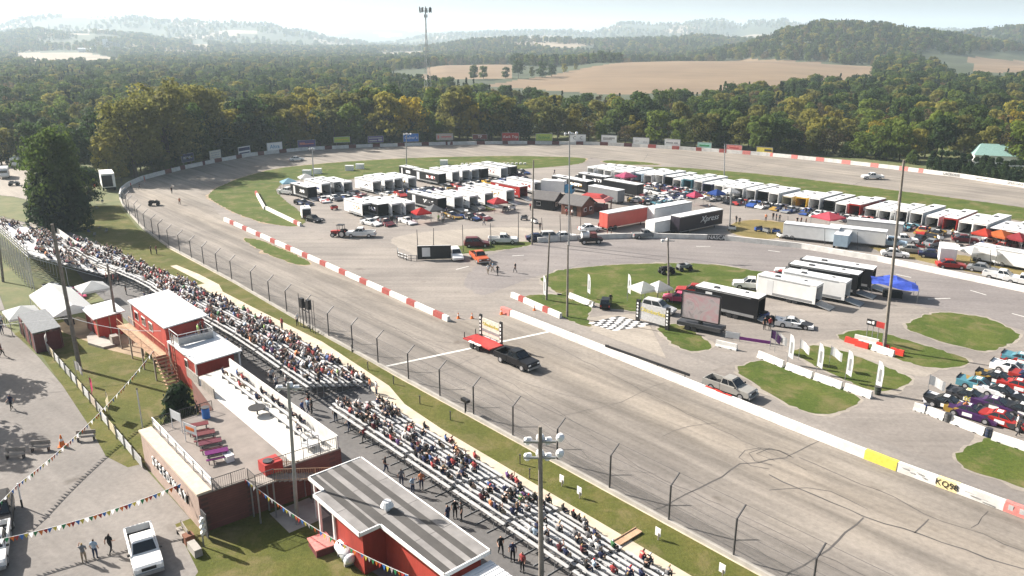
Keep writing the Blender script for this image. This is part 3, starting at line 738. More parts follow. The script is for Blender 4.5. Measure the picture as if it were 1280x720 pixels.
# far woods: nobody could count them
def scatter(name, label, pts, crowns):
    """pts: (x, y, z, scale); leaf crowns set on points over the terrain"""
    for ci, crown in enumerate(crowns):
        sub = pts[ci::len(crowns)]
        if not sub: continue
        me = bpy.data.meshes.new(name); me.from_pydata([p[:3] for p in sub], [], [])
        at_ = me.attributes.new('size', 'FLOAT', 'POINT'); at_.data.foreach_set('value', [p[3] for p in sub])
        o = link(name, me); tag(o, label + TINT[ci % len(TINT)], 'wood', None, 'stuff')
        ng = bpy.data.node_groups.new('wood', 'GeometryNodeTree')
        ng.interface.new_socket('Geometry', in_out='INPUT', socket_type='NodeSocketGeometry'); ng.interface.new_socket('Geometry', in_out='OUTPUT', socket_type='NodeSocketGeometry')
        gi = ng.nodes.new('NodeGroupInput'); go = ng.nodes.new('NodeGroupOutput')
        ip = ng.nodes.new('GeometryNodeInstanceOnPoints'); oi = ng.nodes.new('GeometryNodeObjectInfo'); oi.inputs[0].default_value = crown
        oi.transform_space = 'ORIGINAL'; oi.inputs[1].default_value = True
        na_ = ng.nodes.new('GeometryNodeInputNamedAttribute'); na_.data_type = 'FLOAT'; na_.inputs[0].default_value = 'size'
        rv = ng.nodes.new('FunctionNodeRandomValue'); rv.data_type = 'FLOAT_VECTOR'; rv.inputs[1].default_value = (0, 0, 6.28)
        ng.links.new(gi.outputs[0], ip.inputs['Points']); ng.links.new(oi.outputs['Geometry'], ip.inputs['Instance'])
        ng.links.new(na_.outputs[0], ip.inputs['Scale']); ng.links.new(rv.outputs[0], ip.inputs['Rotation'])
        ng.links.new(ip.outputs[0], go.inputs[0])
        md = o.modifiers.new('wood', 'NODES'); md.node_group = ng
TINT = [', dark green crowns', ', olive crowns', ', mid green crowns', ', autumn crowns', ', conifers']
def crown_of(key):
    for t in TREES:
        if t.name.startswith(TNAME[key]) and t['label'].startswith(TLOOK[key]): return t.children[0]
CR_ALL = [crown_of(k) for k in ('dark', 'olive', 'green', 'russet', 'conifer')]
CR_ALL = [c for c in CR_ALL if c]
rs_ = random.Random(5)
def woods(name, label, y0, y1, spacing, size, pxr, keep=None, crowns=CR_ALL):
    pts = []; y = y0
    while y < y1:
        k0 = (pxr[0] - 640) / 1024; k1 = (pxr[1] - 640) / 1024
        x = k0 * y
        while x < k1 * y:
            xx, yy = x + rs_.uniform(-.5, .5) * spacing, y + rs_.uniform(-.5, .5) * spacing
            z = terr(xx, yy); q = pix((xx, yy, z))
            x += spacing
            if not nofield(Vector((xx, yy, z))): continue
            if yy < 1250 and inside(q, FIELD[2]): continue
            if yy > 1150 and any(inside(q, f) for f in FIELD2 + FIELD[2:]): continue
            if keep and not keep(xx, yy, q): continue
            pts.append((xx, yy, z - .8 * size, size * rs_.uniform(.7, 1.2)))
        y += spacing
    scatter(name, label, pts, crowns)
def front_ok(x, y):
    # the wood stops short of the tan field and lies in a dip before it
    qx, qy = pix((x, y, terr(x, y) + 13))
    lim = interp([(0, 60), (420, 60), (520, 92), (640, 106), (760, 112), (880, 108), (960, 98), (1040, 88), (1100, 60), (1170, 70), (1200, 88), (1320, 88)], qx)
    return y > (1010 if qx < 1150 else 1420) or qy > lim
belt_back = lambda x, y, q: front_ok(x, y) and y > (at(q[0], wall_y(q[0])).y * (1.42 if q[0] > 215 else 1.15)) 
woods('woodland', 'unbroken wood filling the valley behind the track', 300, 700, 8.5, .95, (-60, 1340), belt_back)
woods('woodland', 'wood around the tan field', 700, 1250, 11, 1.0, (-60, 1340), lambda x, y, q: front_ok(x, y))
woods('hillside_wood', 'wooded hill beyond the tan field', 1250, 2000, 13, 1.12, (-60, 1340))
woods('hillside_wood', 'hazy wooded hills beyond the valley', 2000, 3300, 19, 1.3, (-60, 1340), lambda x, y, q: noise.noise(Vector((x / 240, y / 240, 1))) > -.2)
woods('hillside_wood', 'farthest hazy wooded ridges', 3300, 6000, 42, 1.7, (-60, 1340), lambda x, y, q: noise.noise(Vector((x / 400, y / 400, 1))) > -.12)
# single trees on the field's edge
for px, py, s, k in [(648, 98, 1.35, 'dark'), (678, 97, 1.2, 'dark'), (690, 96, 1.0, 'dark'), (592, 100, 1.0, 'dark'), (604, 99, .9, 'green'), (632, 98, .8, 'dark'), (706, 91, .7, 'olive'), (720, 88, .6, 'olive'), (665, 97, .7, 'olive')]:
    d = 1000; kx = (px - 640) / 1024
    for yy in range(560, 1300, 10):
        if pix((kx * yy, yy, terr(kx * yy, yy)))[1] <= py: d = yy; break
    plant(k, (kx * d, d, terr(kx * d, d)), s, 'alone at the near edge of the tan field', 'lone trees on the edge of the tan field', rt)
# ---------------------------------------------------------------- walls, fences
def wall_ribbon(pts, h, th, seg_split=None):
    mb = MB(); n = len(pts)
    N = []
    for i in range(n):
        d = (pts[min(i + 1, n - 1)] - pts[max(i - 1, 0)]); d.z = 0; d.normalize(); N.append(Vector((-d.y, d.x, 0)) * th / 2)
    for i in range(n - 1):
        a, b_ = pts[i], pts[i + 1]
        vs = [a + N[i] * 1.4, a - N[i] * 1.4, b_ - N[i + 1] * 1.4, b_ + N[i + 1] * 1.4] + [p + Vector((0, 0, h)) for p in (a + N[i], a - N[i], b_ - N[i + 1], b_ + N[i + 1])]
        mb.add(vs, [(4, 5, 6, 7), (0, 4, 7, 3), (1, 2, 6, 5)] + ([(0, 1, 5, 4)] if i == 0 else []) + ([(2, 3, 7, 6)] if i == n - 2 else []))
    return mb
BW = [at(*p) for p in WALL_PX]
t = thing('track_wall', 'long white concrete wall round the far side of the track with red panels', 'wall', BW[0])
def put(mb, name, m, parent, smooth=False):
    """a part given in world coordinates"""
    Mi = parent.matrix_basis.inverted()
    mb.v = [tuple(Mi @ Vector(v)) for v in mb.v]
    return mb.build(name, m, parent, smooth)
bw = resample(BW, 120)
put(wall_ribbon(bw, 1.15, .3), 'wall_body', M['white_concrete'], t)
L_ = 0
acc = 0; red_px = [(206, 214), (225, 231), (253, 256), (268, 277), (295, 302), (322, 330), (349, 358), (377, 386), (406, 415), (436, 445), (466, 475), (497, 506), (527, 536), (557, 566), (596, 606), (628, 638), (659, 669), (690, 699), (720, 729), (750, 760), (780, 790), (810, 820), (840, 849), (870, 879), (899, 908), (928, 938), (958, 966), (989, 997), (1020, 1030), (1052, 1063), (1088, 1098), (1124, 1135), (1148, 1154)]
def on_wall(px): 
    return at(px, wall_y(px))
for i, (a, b_) in enumerate(red_px):
    pts = [on_wall(a + (b_ - a) * k / 3) for k in range(4)]
    o = put(wall_ribbon(pts, 1.2, .36), 'wall_panel', M['dark_red'] if i < 21 else M['salmon'] if i > 24 else mat('faded_red', (.3, .07, .06), .8) if 'fr' not in M else M['fr'], t)  # shade on the left-hand panels is put into their darker red
    o['label'] = 'red wall panel with shade painted in as darker red' if i < 21 else 'faded red wall panel'
def text(parent, body, m, loc, size, rot, name='lettering', ext=.015, shear=0):
    c = bpy.data.curves.new(name, 'FONT'); c.body = body; c.size = size; c.align_x = 'CENTER'; c.align_y = 'CENTER'; c.extrude = ext; c.shear = shear
    c.resolution_u = 2
    c.materials.append(m)
    o = bpy.data.objects.new(name, c); COL.objects.link(o); o.parent = parent
    o.location = loc; o.rotation_euler = rot
    return o
def wall_text(parent, body, p0, p1, zc, size, m, off=.24):
    """letters standing on the camera-side face of a wall between two ground points"""
    c = (Vector(p0) + Vector(p1)) / 2; d = Vector(p1) - Vector(p0)
    rz = math.atan2(d.y, d.x)
    n_ = Vector((math.sin(rz), -math.cos(rz), 0)) * off
    return text(parent, body, m, Vector((c.x + n_.x, c.y + n_.y, zc)) - Vector(parent.location), size, (PI / 2 - .098, 0, rz))
wall_text(t, 'LACROSSE', on_wall(1173), on_wall(1206), .6, 1.0, M['dark_metal'], .205)
wall_text(t, 'SPEEDWAY', on_wall(1252), on_wall(1290), .6, 1.0, M['dark_metal'], .205)
wall_text(t, 'FAIRGROUNDS', on_wall(1208), on_wall(1248), .6, .6, M['dark_metal'], .205)
# outer wall along the front straight with its catch fence
fp = resample([tr(66, 0), tr(30, 0), tr(0, .05), tr(-30, 0), tr(-62.5, -.9), tr(-91.5, -.95), tr(-110, -2.2), tr(-125.1, -4.4), tr(-139, -6.6), at(150, 248)], 60)
t = thing('outer_wall', 'low stained concrete wall under the catch fence of the front straight', 'wall', fp[0])
put(wall_ribbon(fp, .32, .3), 'wall_body', M['concrete'], t)
cf = thing('catch_fence', 'tall wire catch fence with bent dark posts along the front straight', 'fence', tr(0, 0), TA)
m, nt, b = nodes('wire_mesh'); b.inputs['Base Color'].default_value = (.12, .12, .12, 1)
tp = nt.nodes.new('ShaderNodeBsdfTransparent'); mx = nt.nodes.new('ShaderNodeMixShader'); mx.inputs[0].default_value = .16
nt.links.new(tp.outputs[0], mx.inputs[1]); nt.links.new(b.outputs[0], mx.inputs[2]); nt.links.new(mx.outputs[0], [q for q in nt.nodes if q.type == 'OUTPUT_MATERIAL'][0].inputs[0])
M['wire_mesh'] = m
fv = lambda u: interp([(-139, -6.6), (-125, -4.4), (-110, -2.2), (-91.5, -.95), (-62.5, -.9), (-30, 0), (60, 0)], u)
us = [x for x in [36.5, 30.4, 24.5, 18.3, 12, 6, 0, -5.7, -11.6, -17.9, -23.7, -29.6, -35.8, -42, -48, -54.5, -62.5, -68.4, -74.3, -80, -85.8, -91.5, -97.3, -103, -109, -115, -121, -127, -133, -139, 42.5, 48.5, 54.5]]
wires = MB(); net = MB(); us_s = sorted(us)
for u in us:
    v0 = fv(u); mb = MB()
    mb.tube((u, -v0, .0), (u, -v0, 3.35), .075, 0, 6); mb.tube((u, -v0, 3.35), (u + .05, -v0 + .95, 4.15), .065, 0, 6)
    p = mb.build('post', M['dark_metal'], cf)
def fl(u, v, z): return (u, -v, z)      # local frame of the fence: +x along the straight, +y towards the track
for a, b_ in zip(us_s[:-1], us_s[1:]):
    for z in (.8, 1.6, 2.4, 3.3): wires.tube(fl(a, fv(a), z), fl(b_, fv(b_), z), .015, 0, 3, caps=False)
    wires.tube(fl(a, fv(a) - .95, 4.12), fl(b_, fv(b_) - .95, 4.12), .015, 0, 3, caps=False)
    net.poly([fl(a, fv(a), .3), fl(b_, fv(b_), .3), fl(b_, fv(b_), 3.3), fl(a, fv(a), 3.3)])
wires.build('cable', M['dark_metal'], cf); net.build('wire_netting', M['wire_mesh'], cf)
# inner wall of the front straight
ip_ = resample([tr(-20.6, -23.2), tr(-4.9, -22.8), tr(9.3, -22.3), tr(25.7, -21.7), tr(32.6, -21.6), tr(41.4, -21.9), tr(60, -22), tr(90, -22)], 45)
t = thing('inner_wall', 'white concrete wall between front straight and pit lane, lettered at its near end', 'wall', ip_[0])
put(wall_ribbon(ip_, .85, .42), 'wall_body', M['white_concrete'], t)
def seg(u0, u1, h, th, name, m, lab=None):
    vv = lambda u: interp([(-20.6, -23.2), (-4.9, -22.8), (9.3, -22.3), (25.7, -21.7), (32.6, -21.6), (41.4, -21.9), (60, -22)], u)
    o = put(wall_ribbon([tr(u0, vv(u0)), tr(u1, vv(u1))], h, th), name, m, t)
    if lab: o['label'] = lab
    return tr(u0, vv(u0)), tr(u1, vv(u1))
seg(30.0, 32.9, .87, .45, 'wall_panel', M['yellow_paint'], 'yellow wall panel with green line')
seg(-22.6, -20.7, .87, .5, 'wall_panel', M['salmon'], 'red striped end block of the wall')
seg(36.2, 37.9, .865, .44, 'wall_panel', mat('cream_panel', (.75, .62, .33), .7), 'cream wall panel')
seg(41.3, 45, .87, .45, 'wall_panel', M['salmon'], 'red patterned wall panel')
a_, b_ = tr(36.1, -21.72), tr(37.9, -21.78); wall_text(t, 'KQ98', a_, b_, .46, .74, M['black'], .285)
pb = MB()
for u, z, w_ in ((33.6, .6, .5), (34.2, .45, .4), (34.8, .62, .45), (35.2, .4, .3), (38.8, .6, .7), (39.8, .45, .9)): pb.box(tuple(tr(u, -21.36, z)), (w_, .03, .08), 0, TA)
for u in (41.8, 42.6, 43.4, 44.2): pb.box(tuple(tr(u, -21.63, .5)), (.35, .03, .45), 0, TA)
put(pb, 'print', M['grey_sign'], t)
rb = MB()
for k in range(4): rb.tube(tr(-2.6 + k * 3.9, -23.1 + k * .13, 0), tr(-2.6 + k * 3.9, -23.1 + k * .13, 1.05), .05)
rb.box(tuple(tr(3.4, -22.85, 1.02)), (12.2, .12, .28), 0, TA + rad(1.7)); put(rb, 'guard_rail', M['black'], t)
simple('block_red', (.3, .06, .05), .75)
# red-and-white divider walls
def divider(label, px0, px1, n, reds, h=.75):
    t = thing('divider_wall', label, 'wall', at(*px0))
    p = [at(*px0).lerp(at(*px1), k / n) for k in range(n + 1)]
    put(wall_ribbon(p, h, .4), 'wall_body', M['white_concrete'], t)
    for k in reds: put(wall_ribbon([p[k], p[k].lerp(p[k + 1], .62)], h + .02, .44), 'red_block', M['block_red'], t)
divider('long white and red striped wall splitting the straight from the pit entrance', (281, 276), (561, 402), 24, range(1, 24, 2))
divider('short red and white wall beside the pit lane near the chequered pad', (640, 371), (701, 398), 6, (1, 4))
divider('low white and red wall curving round the grass of the turn', (333, 262), (376, 283), 6, (5,))
divider('bent white wall on the grass of the turn above the red-ended wall', (320, 242), (331, 262), 4, (0,))
iw = resample(pxs([(672, 303), (720, 299.5), (800, 297), (900, 299.5), (1000, 310), (1100, 327), (1200, 348), (1290, 367), (1400, 395)], 0), 60)
t = thing('inner_wall', 'long white wall curving round the inner oval, edging the pit area', 'wall', iw[0])
put(wall_ribbon(iw, .95, .35), 'wall_body', M['white_concrete'], t)
mbp = wall_ribbon([at(884, 299.4), at(909, 300.2)], .98, .4); put(mbp, 'wall_panel', M['dark_metal'], t)
wall_text(t, 'NASCAR', at(886, 299.5), at(909, 300.2), .5, 1.0, M['white_paint'], .265)
# free-standing concrete blocks
def barrier():
    t = thing('concrete_barrier', '', 'barrier')
    prof = [(-.3, 0), (.3, 0), (.3, .12), (.16, .35), (.1, .8), (-.1, .8), (-.16, .35), (-.3, .12)]
    mb = MB(); n = len(prof)
    for x0, x1 in ((-1.5, 1.5),):
        vs = [(x0, y, z) for y, z in prof] + [(x1, y, z) for y, z in prof]
        mb.add(vs, [(i, (i + 1) % n, (i + 1) % n + n, i + n) for i in range(n)] + [tuple(range(n)), tuple(n + i for i in reversed(range(n)))])
    mb.build('block', M['white_concrete'], t)
    b2 = MB(); [b2.box((x, y, .05), (.35, .04, .1)) for x in (-.8, .8) for y in (.29, -.29)]; b2.build('lifting_slot', M['dark'], t)
    return t
def bar(px0, px1, label, s=1.0):
    a, b_ = at(*px0), at(*px1); d = b_ - a
    spawn('barrier', barrier, (a + b_) / 2, math.atan2(d.y, d.x), label, 'loose white concrete barriers', scale=(d.length / 3, 1.1, s))
for k, (a, b_) in enumerate([((948, 446), (979, 459)), ((983, 461), (1015, 473)), ((1018, 474), (1052, 486)), ((1056, 487), (1089, 498))]):
    bar(a, b_, ['white barrier at the left end of the feather flag row', 'white barrier between the first and second feather flags', 'white barrier between the second and third feather flags', 'white barrier in front of the rightmost feather flag'][k])
bar((895, 432), (921, 438), 'white barrier alone beside the big screen trailer')
bar((1142, 512), (1156, 516), 'short white barrier with blue drum by the race cars'); bar((1158, 516), (1180, 525), 'white barrier between the blue drum and the grey drum')
bar((1189, 528), (1230, 544), 'long white barrier in front of the lined-up race cars'); bar((1240, 549), (1282, 563), 'white barrier at the right end by the race cars'); 
bar((1068, 425), (1098, 432), 'white barrier under the red and black timing sign'); bar((1090, 437), (1117, 446), 'white barrier at the foot of the leaning light pole')
bar((712, 372), (742, 384), 'white barrier on grass behind the red and white wall')
def drum():
    t = thing('drum', '', 'drum'); mb = MB()
    mb.tube((0, 0, 0), (0, 0, .9), .3, 0, 12); mb.build('body', M['paint'], t)
    r_ = MB(); [r_.tube((0, 0, z), (0, 0, z + .04), .32, 0, 12) for z in (.3, .6, .88)]; r_.build('hoop', M['dark_metal'], t); return t
for px, py, c, l in [(1157, 515, (.02, .05, .2, 1), 'blue drum between white barriers'), (1184, 527, (.1, .1, .1, 1), 'grey drum by the race car row'), (1235, 546, (.02, .03, .06, 1), 'black drum between the long barriers'), (1097, 493, (.03, .04, .03, 1), 'dark drum right of the rightmost feather flag')]:
    spawn('drum', drum, at(px, py), 0, l, 'drums between barriers', c)
def wbar():
    t = thing('water_barrier', '', 'barrier'); mb = MB()
    mb.box((0, 0, .45), (1.9, .45, .9), 0, 0, .96, .6); mb.build('shell', M['red_plastic'], t)
    b2 = MB(); b2.box((0, 0, .92), (.3, .2, .06)); b2.build('cap', M['dark_red'], t); return t
for px, py, l, rz in [(1064, 430, 'red water barrier left of the timing sign'), (1078, 434, 'red water barrier under the timing sign'), (1108, 440, 'red water barrier at the light pole foot'), (1121, 443, 'red water barrier right of the light pole')] and [(1064, 429, 'red water barrier leftmost under the timing sign', -.25), (1077, 434, 'red water barrier second under the timing sign', -.25), (1103, 436, 'dark red water barrier behind the light pole', -.3), (1121, 443, 'red water barrier right of the light pole', -.3)]:
    spawn('wbar', wbar, at(px, py), TA + .3 + rz, l, 'red water barriers by the timing sign', scale=(.85, 1, .8))
for px, py, l in [(890, 495, 'red water barrier left of pair by the silver pickup'), (904, 501, 'red water barrier right of pair by the silver pickup')]:
    o = spawn('wbar', wbar, at(px, py) , TA, l, 'red water barriers by the silver pickup')
# ---------------------------------------------------------------- billboards on the far side
def board(px, y0, y1, w_px, m, label, writing=None, tm_=None, tsize=.5, bars=None, sub=None):
    base = at(px, wall_y(px)); base = base * 1.0035; base.z = 0
    top = hgt((px, pix(base)[1]), (px, y0)); bot = hgt((px, pix(base)[1]), (px, y1)); bot = max(.8, bot)
    dep = base.y * _c + CAM_H * _s
    wd = w_px * dep / F
    a = on_wall(px - 6); b_ = on_wall(px + 6); rz = math.atan2((b_ - a).y, (b_ - a).x)
    t = thing('billboard', label, 'billboard', base, rz, 'billboards above the far wall')
    mb = MB().box((0, 0, (top + bot) / 2), (wd, .14, top - bot)); mb.build('panel', m, t)
    fr = MB(); e = .06
    for z in (top, bot): fr.box((0, -.02, z), (wd + .1, .2, e * 2))
    for x in (-wd / 2, wd / 2): fr.box((x, -.02, (top + bot) / 2), (e * 2, .196, top - bot - .13))
    fr.build('frame', M['grey_metal'], t)
    for x in (-wd * .33, wd * .33): MB().box((x, .15, bot / 2 + .3), (.18, .14, bot + .6)).build('post', M['wood_pole'], t)
    h = top - bot
    if writing: text(t, writing, tm_, (0, -.1, (top + bot) / 2 + (0 if not sub else h * .16)), h * tsize, (PI / 2, 0, 0), shear=.15 if writing in ('Kwik Trip', "Culver's") else 0)
    if bars:
        bm_ = MB()
        for x, z, w_, h_ in bars: bm_.box((x * wd, -.085, bot + z * h), (w_ * wd, .03, h_ * h))
        bm_.build('print', sub or M['grey_metal'], t)
    return t
board(236, 192, 202, 22, M['navy'], 'dark sign with white lettering at the left end of the billboard row', 'PISCHKE', M['white_paint'], .42)
board(270, 188, 199, 20, mat('cream_sign', (.6, .58, .5), .6), 'pale cream sign with grey lines of print', bars=[(0, .75, .8, .12), (0, .5, .7, .12), (0, .25, .8, .1)], sub=M['grey_sign'])
board(306, 183, 194, 21, M['white_paint'], 'white sign with a broad black band across its top', bars=[(0, .68, .92, .4), (0, .22, .85, .16)], sub=M['navy'])
board(344, 178, 189, 21, M['white_paint'], 'white sign with blue lettering', 'Altra', M['text_blue'], .62)
board(384, 175, 185, 22, M['purple_sign'], 'dim purple sign with pale script', bars=[(-.25, .55, .3, .3), (.15, .5, .5, .14)], sub=M['salmon'])
board(428, 171, 178, 20, M['green_sign'], 'yellow green sign right of the purple sign', bars=[(0, .5, .8, .2)], sub=M['yellow_paint'])
board(470, 170, 178, 19, M['purple_sign'], 'dark purple sign with two lines of pale print', bars=[(0, .7, .85, .14), (-.15, .3, .5, .18), (.3, .35, .25, .3)], sub=M['grey_sign'])
board(514, 167, 177, 19, M['blue_paint'], 'bright blue sign with white script', "Culver's", M['white_paint'], .5)
board(556, 167, 175, 21, M['tan_sign'], 'tan sign with faint brown print', bars=[(.1, .5, .6, .2), (-.38, .5, .1, .5)], sub=M['salmon'])
board(600, 168, 174, 18, M['dark_red'], 'black and red sign with white initials', 'TP', M['white_paint'], .8)
board(638, 166, 176, 21, M['red_paint'], 'red sign with white lettering', 'Kwik Trip', M['white_paint'], .45)
board(680, 167, 176, 21, M['green_sign'], 'lime green sign with a white border and dark lettering', 'festival', M['green_paint'], .6)
board(722, 168, 177, 20, M['white_paint'], 'white sign with two dark crescents', 'C   C', M['dark_metal'], .6)
board(761, 169, 178, 20, M['white_paint'], 'white sign with slanted grey ribbon', bars=[(-.1, .5, .6, .35), (.2, .6, .35, .25)], sub=M['grey_sign'])
board(801, 172, 181, 21, M['white_paint'], 'almost blank white sign', bars=[(-.25, .5, .25, .2), (.25, .4, .25, .2)], sub=mat('faint', (.6, .6, .6), .7))
board(840, 174, 184, 20, M['white_paint'], 'white sign with a line of grey capitals', bars=[(-.18, .5, .45, .2), (.22, .5, .25, .2)], sub=M['grey_metal'])
board(880, 178, 186, 18, M['teal_sign'], 'pale teal sign with a white border', bars=[(0, .5, .7, .25)], sub=M['green_paint'])
board(917, 181, 191, 20, M['salmon'], 'salmon red sign left of the last yellow one', bars=[(0, .5, .6, .15)], sub=M['red_paint'])
board(955, 184, 195, 20, M['yellow_paint'], 'yellow sign with dark print at its right, last of the row', bars=[(.22, .5, .45, .35)], sub=M['dark_metal'])
# ---------------------------------------------------------------- poles and lamps
def pole(base, top, r, m, label, lamps=0, cat='light pole', name='light_pole', xdir=0, clust=None, arms=None):
    b_ = at(*base); h = hgt(base, top); d = ray(*top); k = b_.y / d.y
    tx = d.x * k - b_.x
    t = thing(name, label, cat, b_)
    mb = MB().tube((0, 0, 0), (tx, 0, h), r, 0, 8, r * .62); mb.build('shaft', m, t)
    if lamps:
        ca = MB(); 
        lo = .9 if lamps >= 8 else .35
        for q in range(2 if lamps > 4 else 1): ca.box((tx, 0, h - lo - .15 - q * 1.1), (2.0, .12, .12))
        ca.build('crossarm', M['grey_metal'], t)
        for q in range(lamps):
            lx = tx + (-.9 + (q % 4) * .62) + (.15 if q % 2 else 0); lz = h - lo - (q // 4) * 1.1 + (.14 if q % 2 else 0)
            l = MB(); p = Vector((lx, .12, lz)); dd = Vector((.5, .65 if q % 2 else .3, -.55)).normalized()
            l.tube(p, p + dd * .3, .1, 1, 10, .3); l.tube(p + dd * .3, p + dd * .33, .3, 0, 10)
            l.build('lamp', [M['lamp_white'], M['lamp_white']], t)
    return t
pole((100, 462), (65, 280), .26, M['wood_pole'], 'thick leaning wooden pole on the lawn behind the grandstand', name='utility_pole', cat='utility pole')
pole((372, 655), (360, 478), .17, M['grey_metal'], 'grey metal pole beside the upper deck stairs', 3)
pole((677, 765), (675, 533), .2, M['wood_pole'], 'near wooden pole with big white lamps among the bleachers', 8)
pole((1105, 437), (1130, 200), .22, M['wood_pole'], 'leaning tall pole behind the timing sign', 0)
pole((709, 396), (710, 306), .17, M['wood_pole'], 'brown pole at the red and white pit wall beside the chequered pad', 0)
pole((711, 307), (712, 164), .16, M['grey_metal'], 'lamp pole rising behind the near end of the oval wall', 4)
pole((683, 375), (687, 292), .17, M['wood_pole'], 'thin pole left of the pole at the chequered pad', 0)
pole((665, 306), (667, 200), .18, M['wood_pole'], 'brown pole in front of the log cabins', 0)
pole((836, 373), (835, 297), .17, M['wood_pole'], 'pole on the grass behind the winner banner', 2)
pole((905, 232), (906, 180), .18, M['grey_metal'], 'slim pole behind the right pit row at the salmon sign', 0)
pole((912, 288), (914, 238), .16, M['grey_metal'], 'slim pole at the right end of the black semi trailer', 1)
pole((508, 207), (508, 166), .18, M['grey_metal'], 'lamp pole in front of the blue sign', 4)
pole((393, 236), (390, 184), .18, M['grey_metal'], 'lamp pole in front of the dim purple sign', 3)
pole((1121, 264), (1131, 202), .2, M['wood_pole'], 'leaning pole behind the right pit row', 0)
pole((148, 418), (134, 330), .2, M['wood_pole'], 'dark wooden pole beside the red shed', 0, name='utility_pole', cat='utility pole')
pole((4, 352), (-4, 280), .2, M['wood_pole'], 'wooden pole behind the grandstand at the left edge', 0, name='utility_pole', cat='utility pole')
pole((75, 250), (73, 204), .14, M['grey_metal'], 'lamp pole against the big bushy tree', 2)
for i, (b_, t_) in enumerate([((523, 322), (521, 287)), ((542, 310), (542, 285)), ((579, 315), (578, 281)), ((614, 307), (613, 279)), ((648, 303), (648, 266)), ((701, 303), (700, 268)), ((714, 300), (713, 267)), ((725, 298), (726, 270)), ((678, 290), (677, 272))]):
    pole(b_, t_, .08, M['dark_metal'], ['thin dark post at the left end of the black banner', 'thin dark post behind the black banner', 'thin dark post left of the maroon car', 'thin dark post above the orange pickup', 'thin post behind the white pickup', 'thin post in front of the red cabin', 'thin post left of the white car by the red container', 'thin post right of the cabins', 'thin post beside the dark cabin'][i], name='fence_post', cat='post')
for i, (x, y, t_) in enumerate([(1031, 306, 286), (1072, 312, 290), (985, 292, 270), (1155, 320, 300), (1238, 338, 312)]):
    pole((x, y), (x, t_), .06, M['dark_metal'], ['thin post in front of the long white trailers', 'thin post at the right end of the white trailers', 'thin post left of the white trailers', 'thin post beside the grey shed trailer', 'thin post beside the white roofed tent at the right'][i], name='fence_post', cat='post')
# short marker posts and boxes on the bank
for i, (px, py) in enumerate([(440, 440), (460, 462), (492, 480), (525, 505), (563, 525), (650, 580), (662, 598)]):
    t = thing('marker_post', 'short dark post on the grass bank, %s of the row counted from the far end' % (['first', 'second', 'third', 'fourth', 'fifth', 'sixth', 'last'][i]), 'post', at(px, py), 0, 'short posts on the grass bank')
    MB().box((0, 0, .45), (.1, .1, .9)).build('stake', M['wood_pole'], t); MB().box((0, 0, .93), (.16, .16, .06)).build('cap', M['dark_metal'], t)
for i, (px, py) in enumerate([(702, 607), (724, 622), (822, 674), (902, 720)]):
    t = thing('marker_board', 'small white board on the grass bank, %s' % (['farthest of four', 'second from the far end', 'second nearest', 'nearest of four'][i]), 'marker board', at(px, py), TA, 'white boards on the grass bank')
    MB().box((0, 0, .65), (.5, .05, .7)).build('panel', M['white_paint'], t); MB().box((.1, -.06, .3), (.08, .06, .6)).build('stake', M['wood_pole'], t)
t = thing('plank_bridge', 'short brown timber footbridge lying across the walk and the bank', 'footbridge', at(777, 677), TA + PI / 2)
MB().box((0, 0, .12), (4.0, .7, .1)).build('deck', M['timber'], t); MB().box((0, .3, .2), (4.0, .06, .08)).build('kerb_rail', M['timber'], t)
t = thing('loudspeaker_box', 'black loudspeaker on a short stand beside the catch fence', 'loudspeaker', at(582, 517), TA)
MB().box((0, 0, 1.5), (1.0, .45, .3)).build('horn', M['black'], t); MB().tube((0, 0, 0), (0, 0, 1.36), .1).build('stand', M['black'], t)
# signal lights at the fence
t = thing('signal_light', 'pair of dark signal light boxes on posts at the catch fence opposite the striped wall', 'signal light', at(384, 412), TA)
for x, h in ((-.9, 4.0), (.9, 4.2)):
    MB().tube((x, 0, 0), (x, 0, h - 1.1), .07).build('post', M['dark_metal'], t)
    b_ = MB().box((x, 0, h - .5), (.7, .45, 1.3)).build('light_box', M['black'], t)
    for k in range(3): MB().tube((x, .225, h - .1 - .4 * k), (x, .26, h - .1 - .4 * k), .14, 0, 10).build('lens', M['dark_metal'], b_)
for x in (-1.8, 1.7, 2.3): MB().tube((x, 0, 0), (x, 0, 4.6), .04).build('mast', M['dark_metal'], t)
MB().box((0, 0, 2.6), (2.2, .12, .12)).build('crossbar', M['dark_metal'], t)
# cell tower behind the belt
kx = (533 - 640) / 1024; yb = 455; bx = kx * yb; zt = CAM_H + (55 - 14) * yb / 1073 + 2
t = thing('cell_tower', 'tall steel lattice mast with antennas rising from the woods', 'mast', (bx, yb, terr(bx, yb) - .5))
Hh = zt - terr(bx, yb)
cor = lambda z: [(math.cos(a) * max(.32, 3.2 * (1 - z / Hh) ** 1.35), math.sin(a) * max(.32, 3.2 * (1 - z / Hh) ** 1.35)) for a in (.5, 2.6, 4.7)]
zs = [Hh * k / 16 for k in range(17)]
for q in range(3):
    mb = MB()
    for a, b_ in zip(zs[:-1], zs[1:]): mb.tube((*cor(a)[q], a), (*cor(b_)[q], b_), .13, 0, 5)
    mb.build('leg', M['grey_metal'], t)
mb = MB()
for a, b_ in zip(zs[:-1], zs[1:]):
    for q in range(3):
        mb.tube((*cor(a)[q], a), (*cor(b_)[(q + 1) % 3], b_), .07, 0, 4); mb.tube((*cor(b_)[q], b_), (*cor(b_)[(q + 1) % 3], b_), .06, 0, 4)
mb.build('bracing', M['grey_metal'], t)
mb = MB()
for q in range(9):
    a = q * 2 * PI / 9; mb.box((math.cos(a) * 3.2, math.sin(a) * 3.2, Hh - 1.2 + (q % 2) * .5), (.5, .45, 2.6), 0, a)
mb.build('antenna', M['dark_metal'], t)
